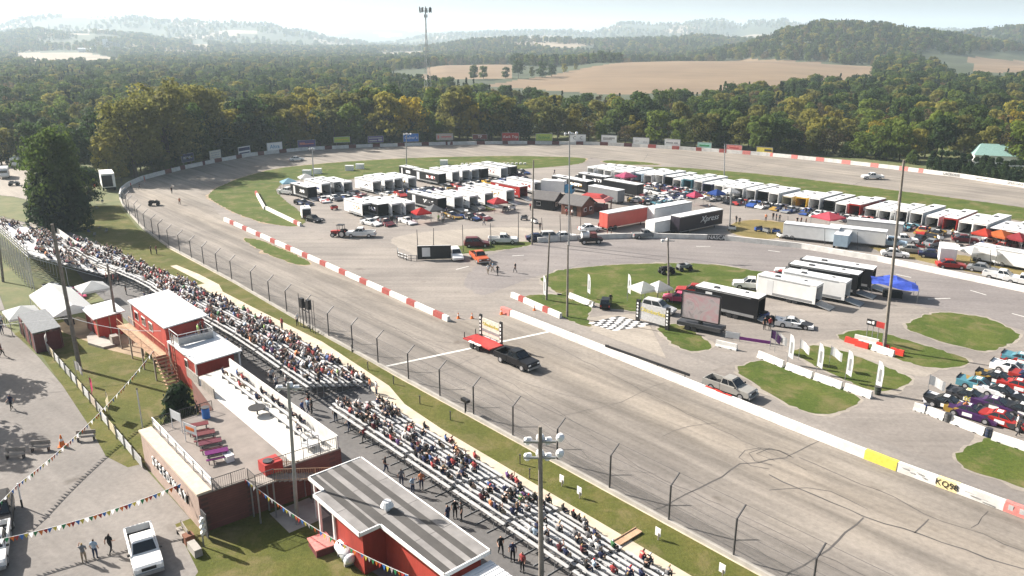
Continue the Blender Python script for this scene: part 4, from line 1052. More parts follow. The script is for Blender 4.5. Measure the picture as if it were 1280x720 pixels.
mb = MB(); [mb.tube((math.cos(a) * 3.1, math.sin(a) * 3.1, Hh - 1.6), (math.cos(a + 2 * PI / 9) * 3.1, math.sin(a + 2 * PI / 9) * 3.1, Hh - 1.6), .08, 0, 4) for a in [q * 2 * PI / 9 for q in range(9)]]; [mb.tube((0, 0, Hh - 1.6), (math.cos(a) * 3.1, math.sin(a) * 3.1, Hh - 1.6), .07, 0, 4) for a in (.3, 2.4, 4.5)]
[mb.tube((math.cos(a) * .8, math.sin(a) * .8, Hh - 5), (math.cos(a) * .8, math.sin(a) * .8, Hh - 3.4), .3, 0, 6) for a in (0, 2.1, 4.2)]
mb.build('platform', M['dark_metal'], t)
# ---------------------------------------------------------------- vehicles
def frustum_windows(t, x0, x1, w0, z0, X0, X1, W0, z1, m, inset=.1):
    """cab glass: one pane per face of the tapered cab (bottom x0..x1, +-w0 at z0; top X0..X1, +-W0 at z1)"""
    B = [Vector((x0, -w0, z0)), Vector((x1, -w0, z0)), Vector((x1, w0, z0)), Vector((x0, w0, z0))]
    T = [Vector((X0, -W0, z1)), Vector((X1, -W0, z1)), Vector((X1, W0, z1)), Vector((X0, W0, z1))]
    for nm, i, j in (('side_window', 0, 1), ('windshield', 1, 2), ('side_window', 2, 3), ('rear_window', 3, 0)):
        a, b_, c, d = B[i], B[j], T[j], T[i]
        f = lambda s, q: a.lerp(b_, s).lerp(d.lerp(c, s), q)
        nrm = (b_ - a).cross(d - a).normalized() * .012
        mb = MB(); e = inset * .5
        if nm == 'side_window':
            for s0, s1 in ((e, .48), (.53, 1 - e)): mb.poly([f(s0, inset) + nrm, f(s1, inset) + nrm, f(s1, 1 - inset) + nrm, f(s0, 1 - inset) + nrm])
        else: mb.poly([f(e, inset) + nrm, f(1 - e, inset) + nrm, f(1 - e, 1 - inset) + nrm, f(e, 1 - inset) + nrm])
        mb.build(nm, M['glass'], t)
def wheels(t, xs, y, r, wd=.24, rim=True):
    for x in xs:
        for s_ in (-1, 1):
            mb = MB().tube((x, s_ * (y - wd / 2), r), (x, s_ * (y + wd / 2), r), r, 0, 14)
            w_ = mb.build('wheel', M['rubber'], t)
            if rim:
                MB().tube((x, s_ * (y + wd / 2 - .02), r), (x, s_ * (y + wd / 2 + .012), r), r * .6, 0, 10).build('rim', M['rim'], w_)
def lights(t, xf, xr, y, zf, zr):
    for s_ in (-1, 1):
        MB().box((xf, s_ * y, zf), (.08, .36, .17)).build('headlight', M['lamp_white'], t)['keep'] = 1
        MB().box((xr, s_ * (y + .08), zr), (.06, .16, .34)).build('taillight', M['red_plastic'], t)
def pickup():
    t = thing('pickup_truck', '', 'pickup truck')
    mb = MB().loft([(-.75, .42), (2.62, .42), (2.78, .6), (2.76, .98), (2.6, 1.08), (1.32, 1.18), (1.2, 1.2), (-.75, 1.2)], .97, 0)
    mb.box((-1.8, .9, .86), (2.12, .14, .68)).box((-1.8, -.9, .86), (2.12, .14, .68)).box((-2.82, 0, .86), (.1, 1.92, .66)).box((-1.8, 0, .6), (2.1, 1.65, .12), 1)
    mb.box((-.76, 0, .95), (.06, 1.65, .5))
    mb.build('body', [M['paint'], M['dark']], t)
    mb = MB(); a = [(-.72, -.88), (1.3, -.88), (1.3, .88), (-.72, .88)]; c = [(-.58, -.72), (.55, -.72), (.55, .72), (-.58, .72)]
    mb.add([(x, y, 1.19) for x, y in a] + [(x, y, 1.83) for x, y in c], [(4, 5, 6, 7), (0, 1, 5, 4), (1, 2, 6, 5), (2, 3, 7, 6), (3, 0, 4, 7)])
    mb.box((-.02, 0, 1.85), (1.0, 1.3, .05)); mb.build('cab', M['paint'], t)
    frustum_windows(t, -.72, 1.3, .88, 1.19, -.58, .55, .72, 1.83, M['glass'])
    wheels(t, (1.75, -1.75), .86, .4)
    lights(t, 2.76, -2.88, .68, .88, .95)
    MB().box((2.83, 0, .52), (.16, 1.9, .22)).build('front_bumper', M['grey_metal'], t); MB().box((-2.93, 0, .5), (.14, 1.8, .18)).build('rear_bumper', M['grey_metal'], t)
    MB().box((2.79, 0, .85), (.06, .95, .22)).build('grille', M['dark'], t)
    for s_ in (-1, 1): MB().box((1.15, s_ * 1.05, 1.28), (.1, .2, .16)).build('side_mirror', M['dark'], t)
    return t
def car(name='parked_car', cat='car', L=4.6, hood=.95, roof=1.48, cab=(-1.7, .95, -.9, .25), rear=.98, hw=.9):
    t = thing(name, '', cat); h = L / 2
    mb = MB().loft([(-h + .1, .32), (h - .1, .3), (h, .5), (h - .05, .72), (h - .3, .8), (.9, hood), (cab[0], rear), (-h + .05, rear - .08), (-h, .6)], hw, 0)
    mb.build('body', M['paint'], t)
    a, b_, c, d = cab; w0, w1 = hw - .08, hw - .24
    mb = MB().add([(a, -w0, rear - .03), (b_, -w0, hood - .03), (b_, w0, hood - .03), (a, w0, rear - .03), (c, -w1, roof), (d, -w1, roof), (d, w1, roof), (c, w1, roof)], [(4, 5, 6, 7), (0, 1, 5, 4), (1, 2, 6, 5), (2, 3, 7, 6), (3, 0, 4, 7)])
    mb.box(((c + d) / 2, 0, roof + .015), ((d - c) * .9, w1 * 1.8, .04)); mb.build('cabin', M['paint'], t)
    frustum_windows(t, a, b_, w0, hood, c, d, w1, roof, M['glass'])
    wheels(t, (h * .62, -h * .62), hw - .1, .33, .22); lights(t, h - .03, -h + .02, hw - .3, .66, .78)
    return t
def suv(): return car('suv', 'SUV', 4.8, 1.08, 1.78, (-2.3, 1.0, -2.0, .2), 1.1, .95)
def racecar():
    t = thing('race_car', '', 'race car')
    mb = MB().loft([(-2.4, .22), (2.3, .14), (2.5, .22), (2.45, .42), (1.0, .74), (-1.5, .86), (-2.4, .92)], 1.0, 0, .06, .98)
    mb.build('body', M['livery'], t)
    mb = MB().add([(-1.5, -.72, .84), (.75, -.72, .76), (.75, .72, .76), (-1.5, .72, .84), (-.8, -.56, 1.26), (-.05, -.56, 1.27), (-.05, .56, 1.27), (-.8, .56, 1.26)], [(4, 5, 6, 7), (0, 1, 5, 4), (1, 2, 6, 5), (2, 3, 7, 6), (3, 0, 4, 7)])
    mb.build('cabin', M['paint'], t)
    frustum_windows(t, -1.5, .75, .72, .8, -.8, -.05, .56, 1.26, M['glass'], .12)
    wheels(t, (1.45, -1.4), .93, .33, .3)
    MB().box((-2.42, 0, 1.0), (.05, 1.7, .2)).build('spoiler', M['dark_metal'], t)
    for c_, d_ in (((-.2, -1.005, .52), (.9, .02, .36)), ((-.2, 1.005, .52), (.9, .02, .36)), ((-.43, 0, 1.275), (.5, .7, .02))): MB().box(c_, d_).build('number_panel', M['white_paint'], t)
    return t
M['graphic'] = livery('side_graphic', 1.6, .5)
def trailer():
    t = thing('enclosed_trailer', '', 'trailer'); h, w_, z0, z1 = 4.0, 1.25, .5, 2.85
    mb = MB()
    mb.box((0, w_ - .04, (z0 + z1) / 2), (8, .08, z1 - z0)).box((0, -w_ + .04, (z0 + z1) / 2), (8, .08, z1 - z0))
    mb.box((h - .04, 0, (z0 + z1) / 2), (.078, 2 * w_ - .16, z1 - z0 - .01))
    mb.add([(h, -w_, z0 + .2), (h + .45, -.3, z0 + .25), (h + .45, .3, z0 + .25), (h, w_, z0 + .2), (h, -w_, z1 - .02), (h + .45, -.3, z1 - .15), (h + .45, .3, z1 - .15), (h, w_, z1 - .02)], [(0, 1, 5, 4), (1, 2, 6, 5), (2, 3, 7, 6), (4, 5, 6, 7), (0, 3, 2, 1)])
    mb.box((-h + .06, 0, z1 - .14), (.1, 2 * w_ - .16, .28)); mb.build('body', M['paint'], t)
    MB().box((.06, 0, z0 + .04), (7.7, 2 * w_ - .17, .08)).box((-.4, 0, 1.7), (.05, 2 * w_ - .17, 2.2)).build('interior', M['dark'], t)
    MB().box((0, 0, z1 + .03), (8.06, 2 * w_ + .05, .06)).build('roof', M['white_metal'], t)
    MB().box((1.6, .3, z1 + .13), (.6, .6, .14)).build('roof_vent', M['dark_metal'], t); MB().box((-2, -.3, z1 + .1), (.35, .35, .1)).build('roof_vent', M['dark_metal'], t)
    mb = MB(); mb.add([(-h, -1.15, z0 - .02), (-h, 1.15, z0 - .02), (-h - 1.9, 1.15, .04), (-h - 1.9, -1.15, .04), (-h, -1.15, z0 + .05), (-h, 1.15, z0 + .05), (-h - 1.9, 1.15, .1), (-h - 1.9, -1.15, .1)], [(0, 1, 2, 3), (7, 6, 5, 4), (0, 4, 5, 1), (1, 5, 6, 2), (2, 6, 7, 3), (3, 7, 4, 0)])
    mb.build('ramp_door', M['grey_metal'], t)
    wheels(t, (-.5, -1.35), 1.13, .36, .22, False)
    for s_ in (-1, 1):
        MB().box((2.2, s_ * 1.256, 1.55), (.85, .02, 1.9)).build('side_door', M['white_metal'], t)
        MB().box((-.9, s_ * 1.254, .72), (5.4, .02, .3)).box((.4, s_ * 1.254, 2.72), (7.0, .02, .1)).build('side_stripe', M['grey_metal'], t)
        MB().box((-1.6, s_ * 1.257, 1.8), (2.6, .016, .7)).build('side_graphic', M['graphic'], t)['keep'] = 1
    MB().box((h + .9, 0, .42), (1.5, .12, .12)).build('tongue', M['dark_metal'], t)
    return t
def closed_trailer():
    t = thing('box_trailer', '', 'trailer'); 
    MB().box((0, 0, 1.9), (10, 2.5, 2.7)).build('body', M['paint'], t)
    MB().box((0, 0, 3.28), (10.06, 2.56, .06)).build('roof', M['white_metal'], t)
    mb = MB(); [mb.box((-5.015, y, 1.9), (.04, 1.16, 2.5)) for y in (-.6, .6)]; mb.build('rear_door', M['paint'], t)
    wheels(t, (-3.2, -4.3), 1.1, .48, .3, False)
    MB().box((-1, 0, .48), (7, .9, .15)).build('chassis', M['dark_metal'], t)
    mb = MB(); [mb.box((3.6, y, .3), (.15, .15, .6)) for y in (-.8, .8)]; mb.build('landing_leg', M['dark_metal'], t)
    mb = MB(); [mb.box((x, s_ * 1.262, z), (w_, .02, .07)) for x, w_, z in ((0, 9.9, .62), (0, 9.9, 3.15)) for s_ in (-1, 1)]; mb.build('side_trim', M['grey_metal'], t)
    return t
def canopy():
    t = thing('canopy_tent', '', 'canopy tent'); mb = MB(); a = 1.6
    mb.add([(-a, -a, 2.25), (a, -a, 2.25), (a, a, 2.25), (-a, a, 2.25), (0, 0, 3.25), (-a, -a, 1.95), (a, -a, 1.95), (a, a, 1.95), (-a, a, 1.95)], [(0, 1, 4), (1, 2, 4), (2, 3, 4), (3, 0, 4), (5, 6, 1, 0), (6, 7, 2, 1), (7, 8, 3, 2), (8, 5, 0, 3)])
    mb.build('canopy', M['canvas'], t)
    for x in (-a + .05, a - .05):
        for y in (-a + .05, a - .05): MB().tube((x, y, 0), (x, y, 2.25), .04, 0, 5).build('leg', M['grey_metal'], t)
    mb = MB(); [mb.tube((x, y, 2.2), (0, 0, 3.2), .025, 0, 4) for x in (-a, a) for y in (-a, a)]; mb.build('brace', M['grey_metal'], t)
    return t
def cart():
    t = thing('pit_cart', '', 'pit cart')
    MB().box((0, 0, .55), (1.5, .75, .5)).build('chest', M['paint'], t); mb = MB(); [mb.tube((x, y, 0), (x, y, .3), .14, 0, 8) for x in (-.6, .6) for y in (-.3, .3)]; mb.build('wheel', M['rubber'], t)
    MB().tube((.75, -.3, .7), (1.05, -.3, 1.0), .03).tube((.75, .3, .7), (1.05, .3, 1.0), .03).tube((1.05, -.3, 1.0), (1.05, .3, 1.0), .03).build('handle', M['dark_metal'], t)
    MB().box((-.2, 0, .9), (.7, .5, .2)).tube((.4, 0, .8), (.4, 0, 1.1), .3, 0, 10).build('tool_stack', M['dark'], t)
    return t
def atv():
    t = thing('quad_bike', '', 'quad bike'); MB().loft([(-.9, .45), (.9, .45), (1.0, .7), (.4, .95), (-.1, .8), (-.9, .85)], .4, 0).build('body', M['paint'], t)
    wheels(t, (.65, -.65), .45, .3, .24, False); MB().tube((.45, -.4, 1.1), (.45, .4, 1.1), .03).build('handlebar', M['dark_metal'], t); MB().box((-.35, 0, .92), (.7, .34, .14)).build('saddle', M['dark'], t); return t
WHITE = (.78, .78, .77, 1); BLACK = (.014, .014, .016, 1); RED = (.32, .025, .02, 1); GREY = (.2, .21, .22, 1); SILVER = (.3, .29, .27, 1); BLUE = (.03, .08, .3, 1); TEAL = (.07, .2, .25, 1); YEL = (.55, .33, .04, 1)
MAROON = (.12, .02, .025, 1); ORANGE = (.45, .1, .04, 1); PINK = (.55, .08, .16, 1); GREEN = (.05, .22, .06, 1); NAVY = (.015, .02, .06, 1); LBLUE = (.4, .52, .62, 1); CREAM = (.6, .55, .4, 1); PURP = (.05, .018, .075, 1); LGREY = (.5, .5, .5, 1)
CN = {WHITE: 'white', BLACK: 'black', RED: 'red', GREY: 'grey', SILVER: 'silver', BLUE: 'blue', TEAL: 'teal', YEL: 'yellow', MAROON: 'maroon', ORANGE: 'orange', PINK: 'pink', GREEN: 'green', NAVY: 'dark navy', LBLUE: 'pale blue', CREAM: 'cream', PURP: 'purple', LGREY: 'light grey'}
FA = TA + PI / 2        # nose towards the back straight
FL = TA + PI            # nose towards the far left turn
rv_ = random.Random(21)
def line_pts(pts, n, z=0): return resample([at(*p) for p in pts], n)
# long right-hand pit row
RA = [(737, 222), (762, 225), (832, 234), (887, 244), (952, 255), (1016, 265), (1072, 273), (1130, 282), (1172, 289), (1200, 294), (1245, 304), (1282, 313)]
cols = [WHITE, WHITE, WHITE, WHITE, WHITE, LBLUE, LGREY, WHITE, BLACK, WHITE, TEAL, WHITE, NAVY, WHITE, LGREY, WHITE, WHITE, BLACK, WHITE, CREAM, YEL, WHITE, BLACK, WHITE, RED, WHITE, WHITE, WHITE, WHITE, WHITE, RED, WHITE, WHITE, BLACK, WHITE, WHITE]
PA = line_pts(RA, len(cols)); dirA = Vector((math.cos(FA), math.sin(FA), 0))
def side_ref(px): return near_sign(px) if px < 960 else ('the red and white back wall' if px < 1100 else 'the lettered back wall')
for i, (p, c) in enumerate(zip(PA, cols)):
    s = rv_.uniform(1.15, 1.5) if i != 32 else 1.6; p = p + dirA * (4.0 * s + rv_.uniform(-.6, .6))
    spawn('trailer', trailer, p, FA + rv_.uniform(-.03, .03), '%s open trailer in the long right-hand pit row' % CN[c], 'trailers of the long right-hand pit row', c, (s, 1, rv_.uniform(.92, 1.12)))
# left blocks of trailers, noses to the far left
def rear_at(px, py, c, s, lab, grp, ang=FL, z=1.0):
    d = Vector((math.cos(ang), math.sin(ang), 0))
    z *= 1.1; return spawn('trailer', trailer, at(px, py) + d * 4.0 * s, ang + rv_.uniform(-.025, .025), lab, grp, c, (s, 1, z))
for px, py, c, s in [(460, 272, WHITE, 1.0), (480, 273, BLACK, 1.1), (497, 272, WHITE, 1.2), (514, 271, WHITE, 1.2), (553, 265, BLACK, 1.5), (574, 263, WHITE, 1.1), (592, 262, WHITE, 1.2)]:
    rear_at(px, py, c, s, '%s trailer in the front left pit row beside the red canopy' % CN[c], 'trailers of the front left pit row')
for px, py, c, s in [(391, 250, BLACK, 1.1), (409, 245, WHITE, 1.2), (424, 243, GREY, 1.3), (436, 243, WHITE, 1.2), (472, 242, WHITE, 1.1), (487, 240, WHITE, 1.3), (499, 238, WHITE, 1.3), (516, 237, WHITE, 1.3)]:
    rear_at(px, py, c, s, '%s trailer in the second left pit row' % CN[c], 'trailers of the second left pit row')
for px, py, c, s in [(520, 224, BLACK, .8), (553, 232, BLACK, 1.5), (570, 229, WHITE, 1.3), (583, 227, WHITE, 1.3), (594, 226, WHITE, 1.2), (606, 225, BLACK, 1.2), (630, 224, WHITE, 1.6), (642, 222, BLACK, 1.6)]:
    rear_at(px, py, c, s, '%s trailer in the rearmost left pit row by the grass' % CN[c], 'trailers of the rearmost left pit row')
for px, py, c, s, l in [(612, 258, WHITE, 1.3, 'white trailer with its left flank in the sun beside the small grass triangle'), (638, 254, WHITE, 1.5, 'white trailer left of the log cabins behind a red canopy'), (655, 249, RED, 1.4, 'red-sided trailer with white roof left of the log cabins'), (672, 243, WHITE, 1.3, 'white trailer directly behind the dark-roofed cabin'), (738, 242, BLACK, 1.6, 'long black open trailer behind the cabins, right of the box truck'), (760, 236, BLACK, 1.2, 'black trailer with white roof behind the grey box trailer')]:
    rear_at(px, py, c, s, l, 'trailers around the log cabins')
def closed_at(px, py, ang, s, c, label, frm='rear', z=1.0, key='closed'):
    d = Vector((math.cos(ang), math.sin(ang), 0)); p = at(px, py) + (d * 5.0 * s if frm == 'rear' else Vector())
    return spawn(key, closed_trailer, p, ang, label, 'big box trailers in the middle of the pit', c, (s, 1, z))
closed_at(776, 255, FL, .95, GREY, 'grey closed box trailer behind the red pavilion')
closed_at(800, 247, FL, 1.1, BLACK, 'black closed box trailer behind the grey one')
rc = closed_at(754, 288, rad(37), 1.15, (.5, .1, .08, 1), 'rusty red box trailer next to the cabins', z=1.12)
closed_at(812, 281, rad(37), 1.15, WHITE, 'white semi trailer to the right of the rusty red one', z=1.12)
bs = closed_at(843, 293, rad(37), 1.3, (.03, .025, .035, 1), 'black semi trailer with white script on its side', z=1.12)
text(bs, 'Xpress', M['white_paint'], (1.8, -1.28, 2.1), 1.5, (PI / 2, 0, 0), shear=.35)
closed_at(812, 294, rad(37), .7, WHITE, 'short white box trailer left of the black semi trailer', z=.85)
closed_at(986, 306, rad(-30), 1.0, WHITE, 'long white box trailer behind the oval wall, left of a pair', 'c', .95).location = at(1013, 301)
closed_at(1072, 306, rad(-30), 1.0, WHITE, 'long white box trailer behind the oval wall, right of a pair', 'c', .95).location = at(1070, 305)
closed_at(1090, 296, rad(-30), 1, LGREY, 'light grey box trailer behind the pair of long white trailers', 'c', .9).location = at(1092, 294)
o = closed_at(1050, 310, rad(60), .45, LBLUE, 'small pale blue box trailer between the two long white trailers', 'c', .8); o.location = at(1052, 308)
closed_at(1182, 328, rad(65), .5, WHITE, 'small white roofed box trailer above the parked red car at the right', 'c', .9)
closed_at(1245, 330, rad(-50), .7, WHITE, 'white box trailer near the right edge beside the thin post', 'c', .9)
closed_at(1275, 336, rad(-50), .75, WHITE, 'white box trailer cut by the right edge', 'c', .9)
# cluster on the inner oval's grass
def near_trailer(px, py, ang, c, s, l, z=1.0): 
    s *= 1.1; z *= 1.14
    d = Vector((math.cos(ang), math.sin(ang), 0)); 
    o = spawn('trailer', trailer, at(px, py) + d * 4 * s, ang, l, 'trailers parked inside the oval', c, (s, 1, z))
    for q in list(o.children):
        if q.name.startswith('side_graphic'): bpy.data.objects.remove(q)
    return o
near_trailer(1022, 383, rad(138), WHITE, 1.0, 'white trailer with open rear and lowered ramp, nearest of the infield group')
near_trailer(1058, 378, rad(140), WHITE, 1.05, 'white trailer behind the nearest white one inside the oval')
near_trailer(1072, 369, rad(142), BLACK, 1.15, 'black trailer with white roof, third of the infield group', 1.05)
near_trailer(1090, 362, rad(144), BLACK, 1.2, 'black trailer with white roof, rearmost of the infield group', 1.05)
near_trailer(950, 402, rad(140), BLACK, 1.05, 'black trailer with white roof beside the big screen trailer', 1.08)
# cars of the pit
def rcar(p, ang, c, where, grp): return spawn('racecar', racecar, p, ang, '%s race car %s' % (CN[c], where), grp, c)
PAL = [WHITE, BLACK, BLACK, NAVY, RED, WHITE, GREY, BLUE, BLACK, PURP, SILVER, TEAL, MAROON, YEL]
for i, p in enumerate(PA[7:], 7):
    if i in (31, 32, 35): continue
    c = rv_.choice(PAL); rcar(p - dirA * (3.3 + rv_.uniform(-.4, 1.2)) + Vector((rv_.uniform(-.5, .5), 0, 0)), FA + PI + rv_.uniform(-.25, .25), c, 'in front of the long right-hand trailer row', 'race cars of the right-hand pit row')
for i in range(6): rcar(PA[i] - dirA * rv_.uniform(3, 5), FA + PI + rv_.uniform(-.3, .3), rv_.choice(PAL), 'in front of the far white trailers', 'race cars by the far white trailers')
for px, py, c in [(464, 281, WHITE), (483, 281, MAROON), (510, 279, WHITE), (588, 274, BLACK), (602, 274, MAROON), (566, 272, NAVY)]: rcar(at(px, py), TA + rv_.uniform(-.2, .2), c, 'on the tarmac before the front left trailers', 'race cars of the front left pit row')
for px, py, c in [(405, 252, WHITE), (419, 250, WHITE), (437, 251, BLACK), (452, 250, RED), (464, 252, WHITE), (446, 244, MAROON), (486, 246, WHITE), (501, 245, RED), (380, 256, BLACK)]: rcar(at(px, py), TA + rv_.uniform(-.3, .3), c, 'between the left trailer rows', 'race cars between the left pit rows')
ctr = [(519, 243), (530, 241), (541, 239), (552, 241), (562, 237), (573, 235), (560, 247), (545, 248), (533, 249), (577, 242), (588, 234), (599, 232), (610, 231), (621, 229), (632, 229), (643, 227), (614, 237), (628, 235), (598, 240), (655, 227), (650, 222), (640, 233), (653, 217), (572, 248)]
for px, py in ctr: rcar(at(px, py), TA + rv_.choice((0, 0, .4, -.3)), rv_.choice(PAL), 'in the crowded rows behind the front left trailers', 'race cars in the crowded left rows')
mid = [(800, 240), (812, 238), (822, 243), (835, 240), (848, 242), (806, 248), (818, 250), (830, 251), (842, 249), (812, 256), (797, 253), (826, 258), (838, 257), (850, 254), (788, 244), (856, 247), (820, 234), (834, 246), (846, 236), (858, 240)]
for px, py in mid: rcar(at(px, py), TA + rv_.choice((0, .5, PI / 2)), rv_.choice(PAL), 'in the lot behind the white semi trailer', 'race cars of the middle lot')
for px, py, c, l in [(1187, 510, BLACK, 'black race car nearest the blue drum'), (1214, 521, PURP, 'purple race car behind the long white barrier'), (1215, 502, BLACK, 'black race car with yellow double zero'), (1247, 512, PURP, 'purple race car right of the double zero car'), (1227, 487, TEAL, 'teal race car behind the double zero car'), (1255, 497, BLACK, 'black race car right of the teal one'), (1250, 479, BLACK, 'black race car, white panels, two rows behind the double zero car'), (1278, 489, RED, 'red race car at the right edge of the line-up'), (1268, 466, WHITE, 'white race car at the back of the line-up'), (1292, 478, NAVY, 'navy race car cut by the right edge'), (1281, 455, TEAL, 'pale teal race car rearmost in the line-up'), (1254, 530, RED, 'red race car nearest the right-hand barrier'), (1283, 520, BLACK, 'black race car cut by the right edge near the barrier')]:
    o = spawn('racecar', racecar, at(px, py), TA + rad(4), l, 'race cars lined up by the barriers', c)
    if 'double zero' in l and 'with' in l:
        for s_ in (-1, 1): text(o, '00', M['yellow_paint'], (-.2, s_ * 1.03, .55), .75, (PI / 2, 0, 0 if s_ < 0 else PI))
        text(o, '00', M['yellow_paint'], (-.43, 0, 1.3), .6, (0, 0, PI / 2))
o = rcar(at(992, 408), TA + .5, WHITE, 'with dark number on the dirt beside the black trailer', None)
for s_ in (-1, 1): text(o, '7', M['black'], (-.2, s_ * 1.03, .54), .6, (PI / 2, 0, 0 if s_ < 0 else PI))
# pickups and cars
def pk(px, py, ang, c, l, s=1.0, key='pickup', mk_=pickup, grp=None): return spawn(key, mk_, at(px, py), ang, l, grp, c, (s, s, s))
pk(646, 456, TA + rad(2), BLACK, 'black pickup towing the red sign trailer across the start line', 1.03)
pk(912, 491, TA + rad(3), SILVER, 'silver pickup parked along the white inner wall')
pk(181, 697, rad(-58), WHITE, 'white pickup parked on the lot by the block building')
pk(-6, 694, rad(-62), WHITE, 'white pickup at the left edge with something red in its bed')
pk(451, 296, rad(180), WHITE, 'white pickup on the pit entrance beside the tractor')
pk(629, 304, rad(0), WHITE, 'white pickup on the grass triangle, right of the maroon car')
pk(939, 361, rad(165), WHITE, 'white pickup on the grass left of the white infield trailers')
pk(990, 346, rad(155), WHITE, 'white pickup with empty bed behind the white infield trailers')
pk(868, 370, rad(160), RED, 'bright red pickup behind the big screen', 1.0)
pk(1113, 308, rad(-28), LBLUE, 'pale blue pickup beside the long white trailers')
pk(1090, 224, rad(178), WHITE, 'white pickup driving on the back straight')
pk(599, 326, rad(-70), ORANGE, 'orange pickup on the asphalt right of the white van', 1.0)
pk(1252, 350, rad(-40), WHITE, 'white pickup behind the oval wall at the right', .95)
pk(1279, 356, rad(-40), WHITE, 'white pickup cut by the right edge behind the oval wall', .95)
pk(360, 243, rad(150), WHITE, 'white pickup left of the left trailer row, near the blue canopy')
pk(806, 297, rad(15), GREY, 'grey pickup hidden behind the oval wall below the white semi trailer', .9)
pk(1128, 304, rad(-20), WHITE, 'white flatbed pickup right of the pale blue pickup', .95)
cr_ = lambda px, py, ang, c, l, s=1.0: spawn('car', car, at(px, py), ang, l, None, c, (s, s, s))
cr_(371, 201, rad(25), WHITE, 'white pace car on the track in the far turn')
cr_(737, 289, rad(20), WHITE, 'white car just left of the rusty red trailer')
cr_(848, 377, rad(160), PINK, 'pink and white car in front of the red pickup')
cr_(975, 349, rad(155), RED, 'red car half hidden behind the white infield trailers')
cr_(1188, 335, rad(-15), RED, 'red car parked behind the oval wall at the right')
cr_(1118, 321, rad(-20), WHITE, 'white car behind the oval wall below the pale blue pickup')
cr_(706, 299, rad(10), WHITE, 'white car behind the near end of the oval wall')
cr_(672, 301, rad(5), NAVY, 'dark car beside the thin pole left of the oval wall')
cr_(596, 262, TA, SILVER, 'silver car among the front left trailers')
sv = lambda px, py, ang, c, l, s=1.0: spawn('suv', suv, at(px, py), ang, l, None, c, (s, s, s))
sv(596, 308, rad(5), MAROON, 'maroon SUV on the grass triangle')
sv(570, 323, rad(-75), WHITE, 'white van at the right end of the black banner')
sv(1, 652, rad(-60), BLACK, 'black SUV at the left edge by the pennant post')
sv(690, 300, rad(8), LGREY, 'light grey van behind the end of the oval wall')
sv(823, 390, rad(-35), LGREY, 'light grey SUV parked behind the winner banner')
sv(757, 383, rad(80), BLACK, 'small black van by the pole near the chequered pad', .8)
# tents of the pit
tent = lambda px, py, c, l, s=1.0, rz=.5, z=1.0: spawn('canopy', canopy, at(px, py), rz, l, 'canopy tents', c, (s, s, z))
tent(527, 278, (.5, .03, .03, 1), 'bright red canopy in the front left pit row', 1.05)
tent(543, 274, GREY, 'grey canopy right of the bright red one'); tent(622, 264, (.5, .06, .07, 1), 'red canopy beside the white trailers left of the cabins', 1.1)
tent(362, 238, (.3, .5, .62, 1), 'pale blue canopy left of the left trailers', 1.2); tent(383, 232, WHITE, 'white canopy at the grass behind the left trailers', 1.1)
tent(782, 230, (.5, .1, .2, 1), 'pink canopy before the far white trailers', 1.35); tent(1034, 284, (.6, .1, .14, 1), 'pink canopy in the right-hand row above the long white trailers', 1.5)
tent(1248, 308, (.6, .16, .05, 1), 'orange canopy at the right-hand end of the pit', 1.2); tent(1228, 306, (.5, .06, .04, 1), 'red canopy left of the orange one', 1.0); tent(1270, 312, (.35, .05, .06, 1), 'dark red canopy near the right edge', 1.1)
tent(1214, 326, WHITE, 'white canopy with side walls behind the oval wall', 1.2, .2, .85); tent(868, 256, PINK, 'pink canopy at the corner of the middle lot', .9); tent(895, 253, BLUE, 'blue canopy before the right-hand trailer row', 1.0)
tent(912, 251, WHITE, 'white canopy before the right-hand trailer row', 1.0)
tent(803, 378, WHITE, 'white canopy behind the winner banner', 1.0); tent(823, 377, WHITE, 'white canopy near the pole on the grass', .9)
for px, py, l in [(384, 219, 'white box on the grass, leftmost of two near the left trailers'), (397, 217, 'white box on the grass right beside another one'), (437, 213, 'white box on the grass in front of the purple sign'), (450, 211, 'white box on the grass below the lamp pole'), (555, 206, 'white box alone on the far grass')]:
    t = thing('supply_box', l, 'box', at(px, py), 0, 'white boxes on the far grass'); MB().box((0, 0, .7), (2.4, 1.4, 1.4), 0, 0, .96, .96).build('body', M['plastic_white'], t); MB().box((0, 0, 1.44), (2.5, 1.5, .1)).build('lid', M['white_metal'], t)
for px, py, c, l in [(418, 262, RED, 'red'), (655, 275, GREY, 'grey'), (668, 279, WHITE, 'white'), (915, 288, WHITE, 'white'), (958, 291, GREY, 'grey'), (970, 292, BLUE, 'blue'), (948, 289, BLUE, 'blue'), (975, 297, WHITE, 'white'), (640, 262, WHITE, 'white'), (632, 264, GREY, 'grey'), (955, 398, BLUE, 'blue'), (962, 404, BLACK, 'black'), (905, 392, BLACK, 'black')]:
    spawn('cart', cart, at(px, py), rv_.uniform(0, 6), '%s pit cart with tools standing on the pit tarmac' % l, 'pit carts', c)
for px, py, c, l in [(833, 342, BLACK, 'black quad bike on the oval grass, left of two'), (855, 338, GREY, 'grey quad bike on the oval grass, right of two'), (18, 232, GREY, 'quad bike near the campers at the left edge'), (193, 257, BLACK, 'black quad bike on the shaded turn of the track')]: spawn('atv', atv, at(px, py), .3, l, None, c, (1.3, 1.3, 1.3))
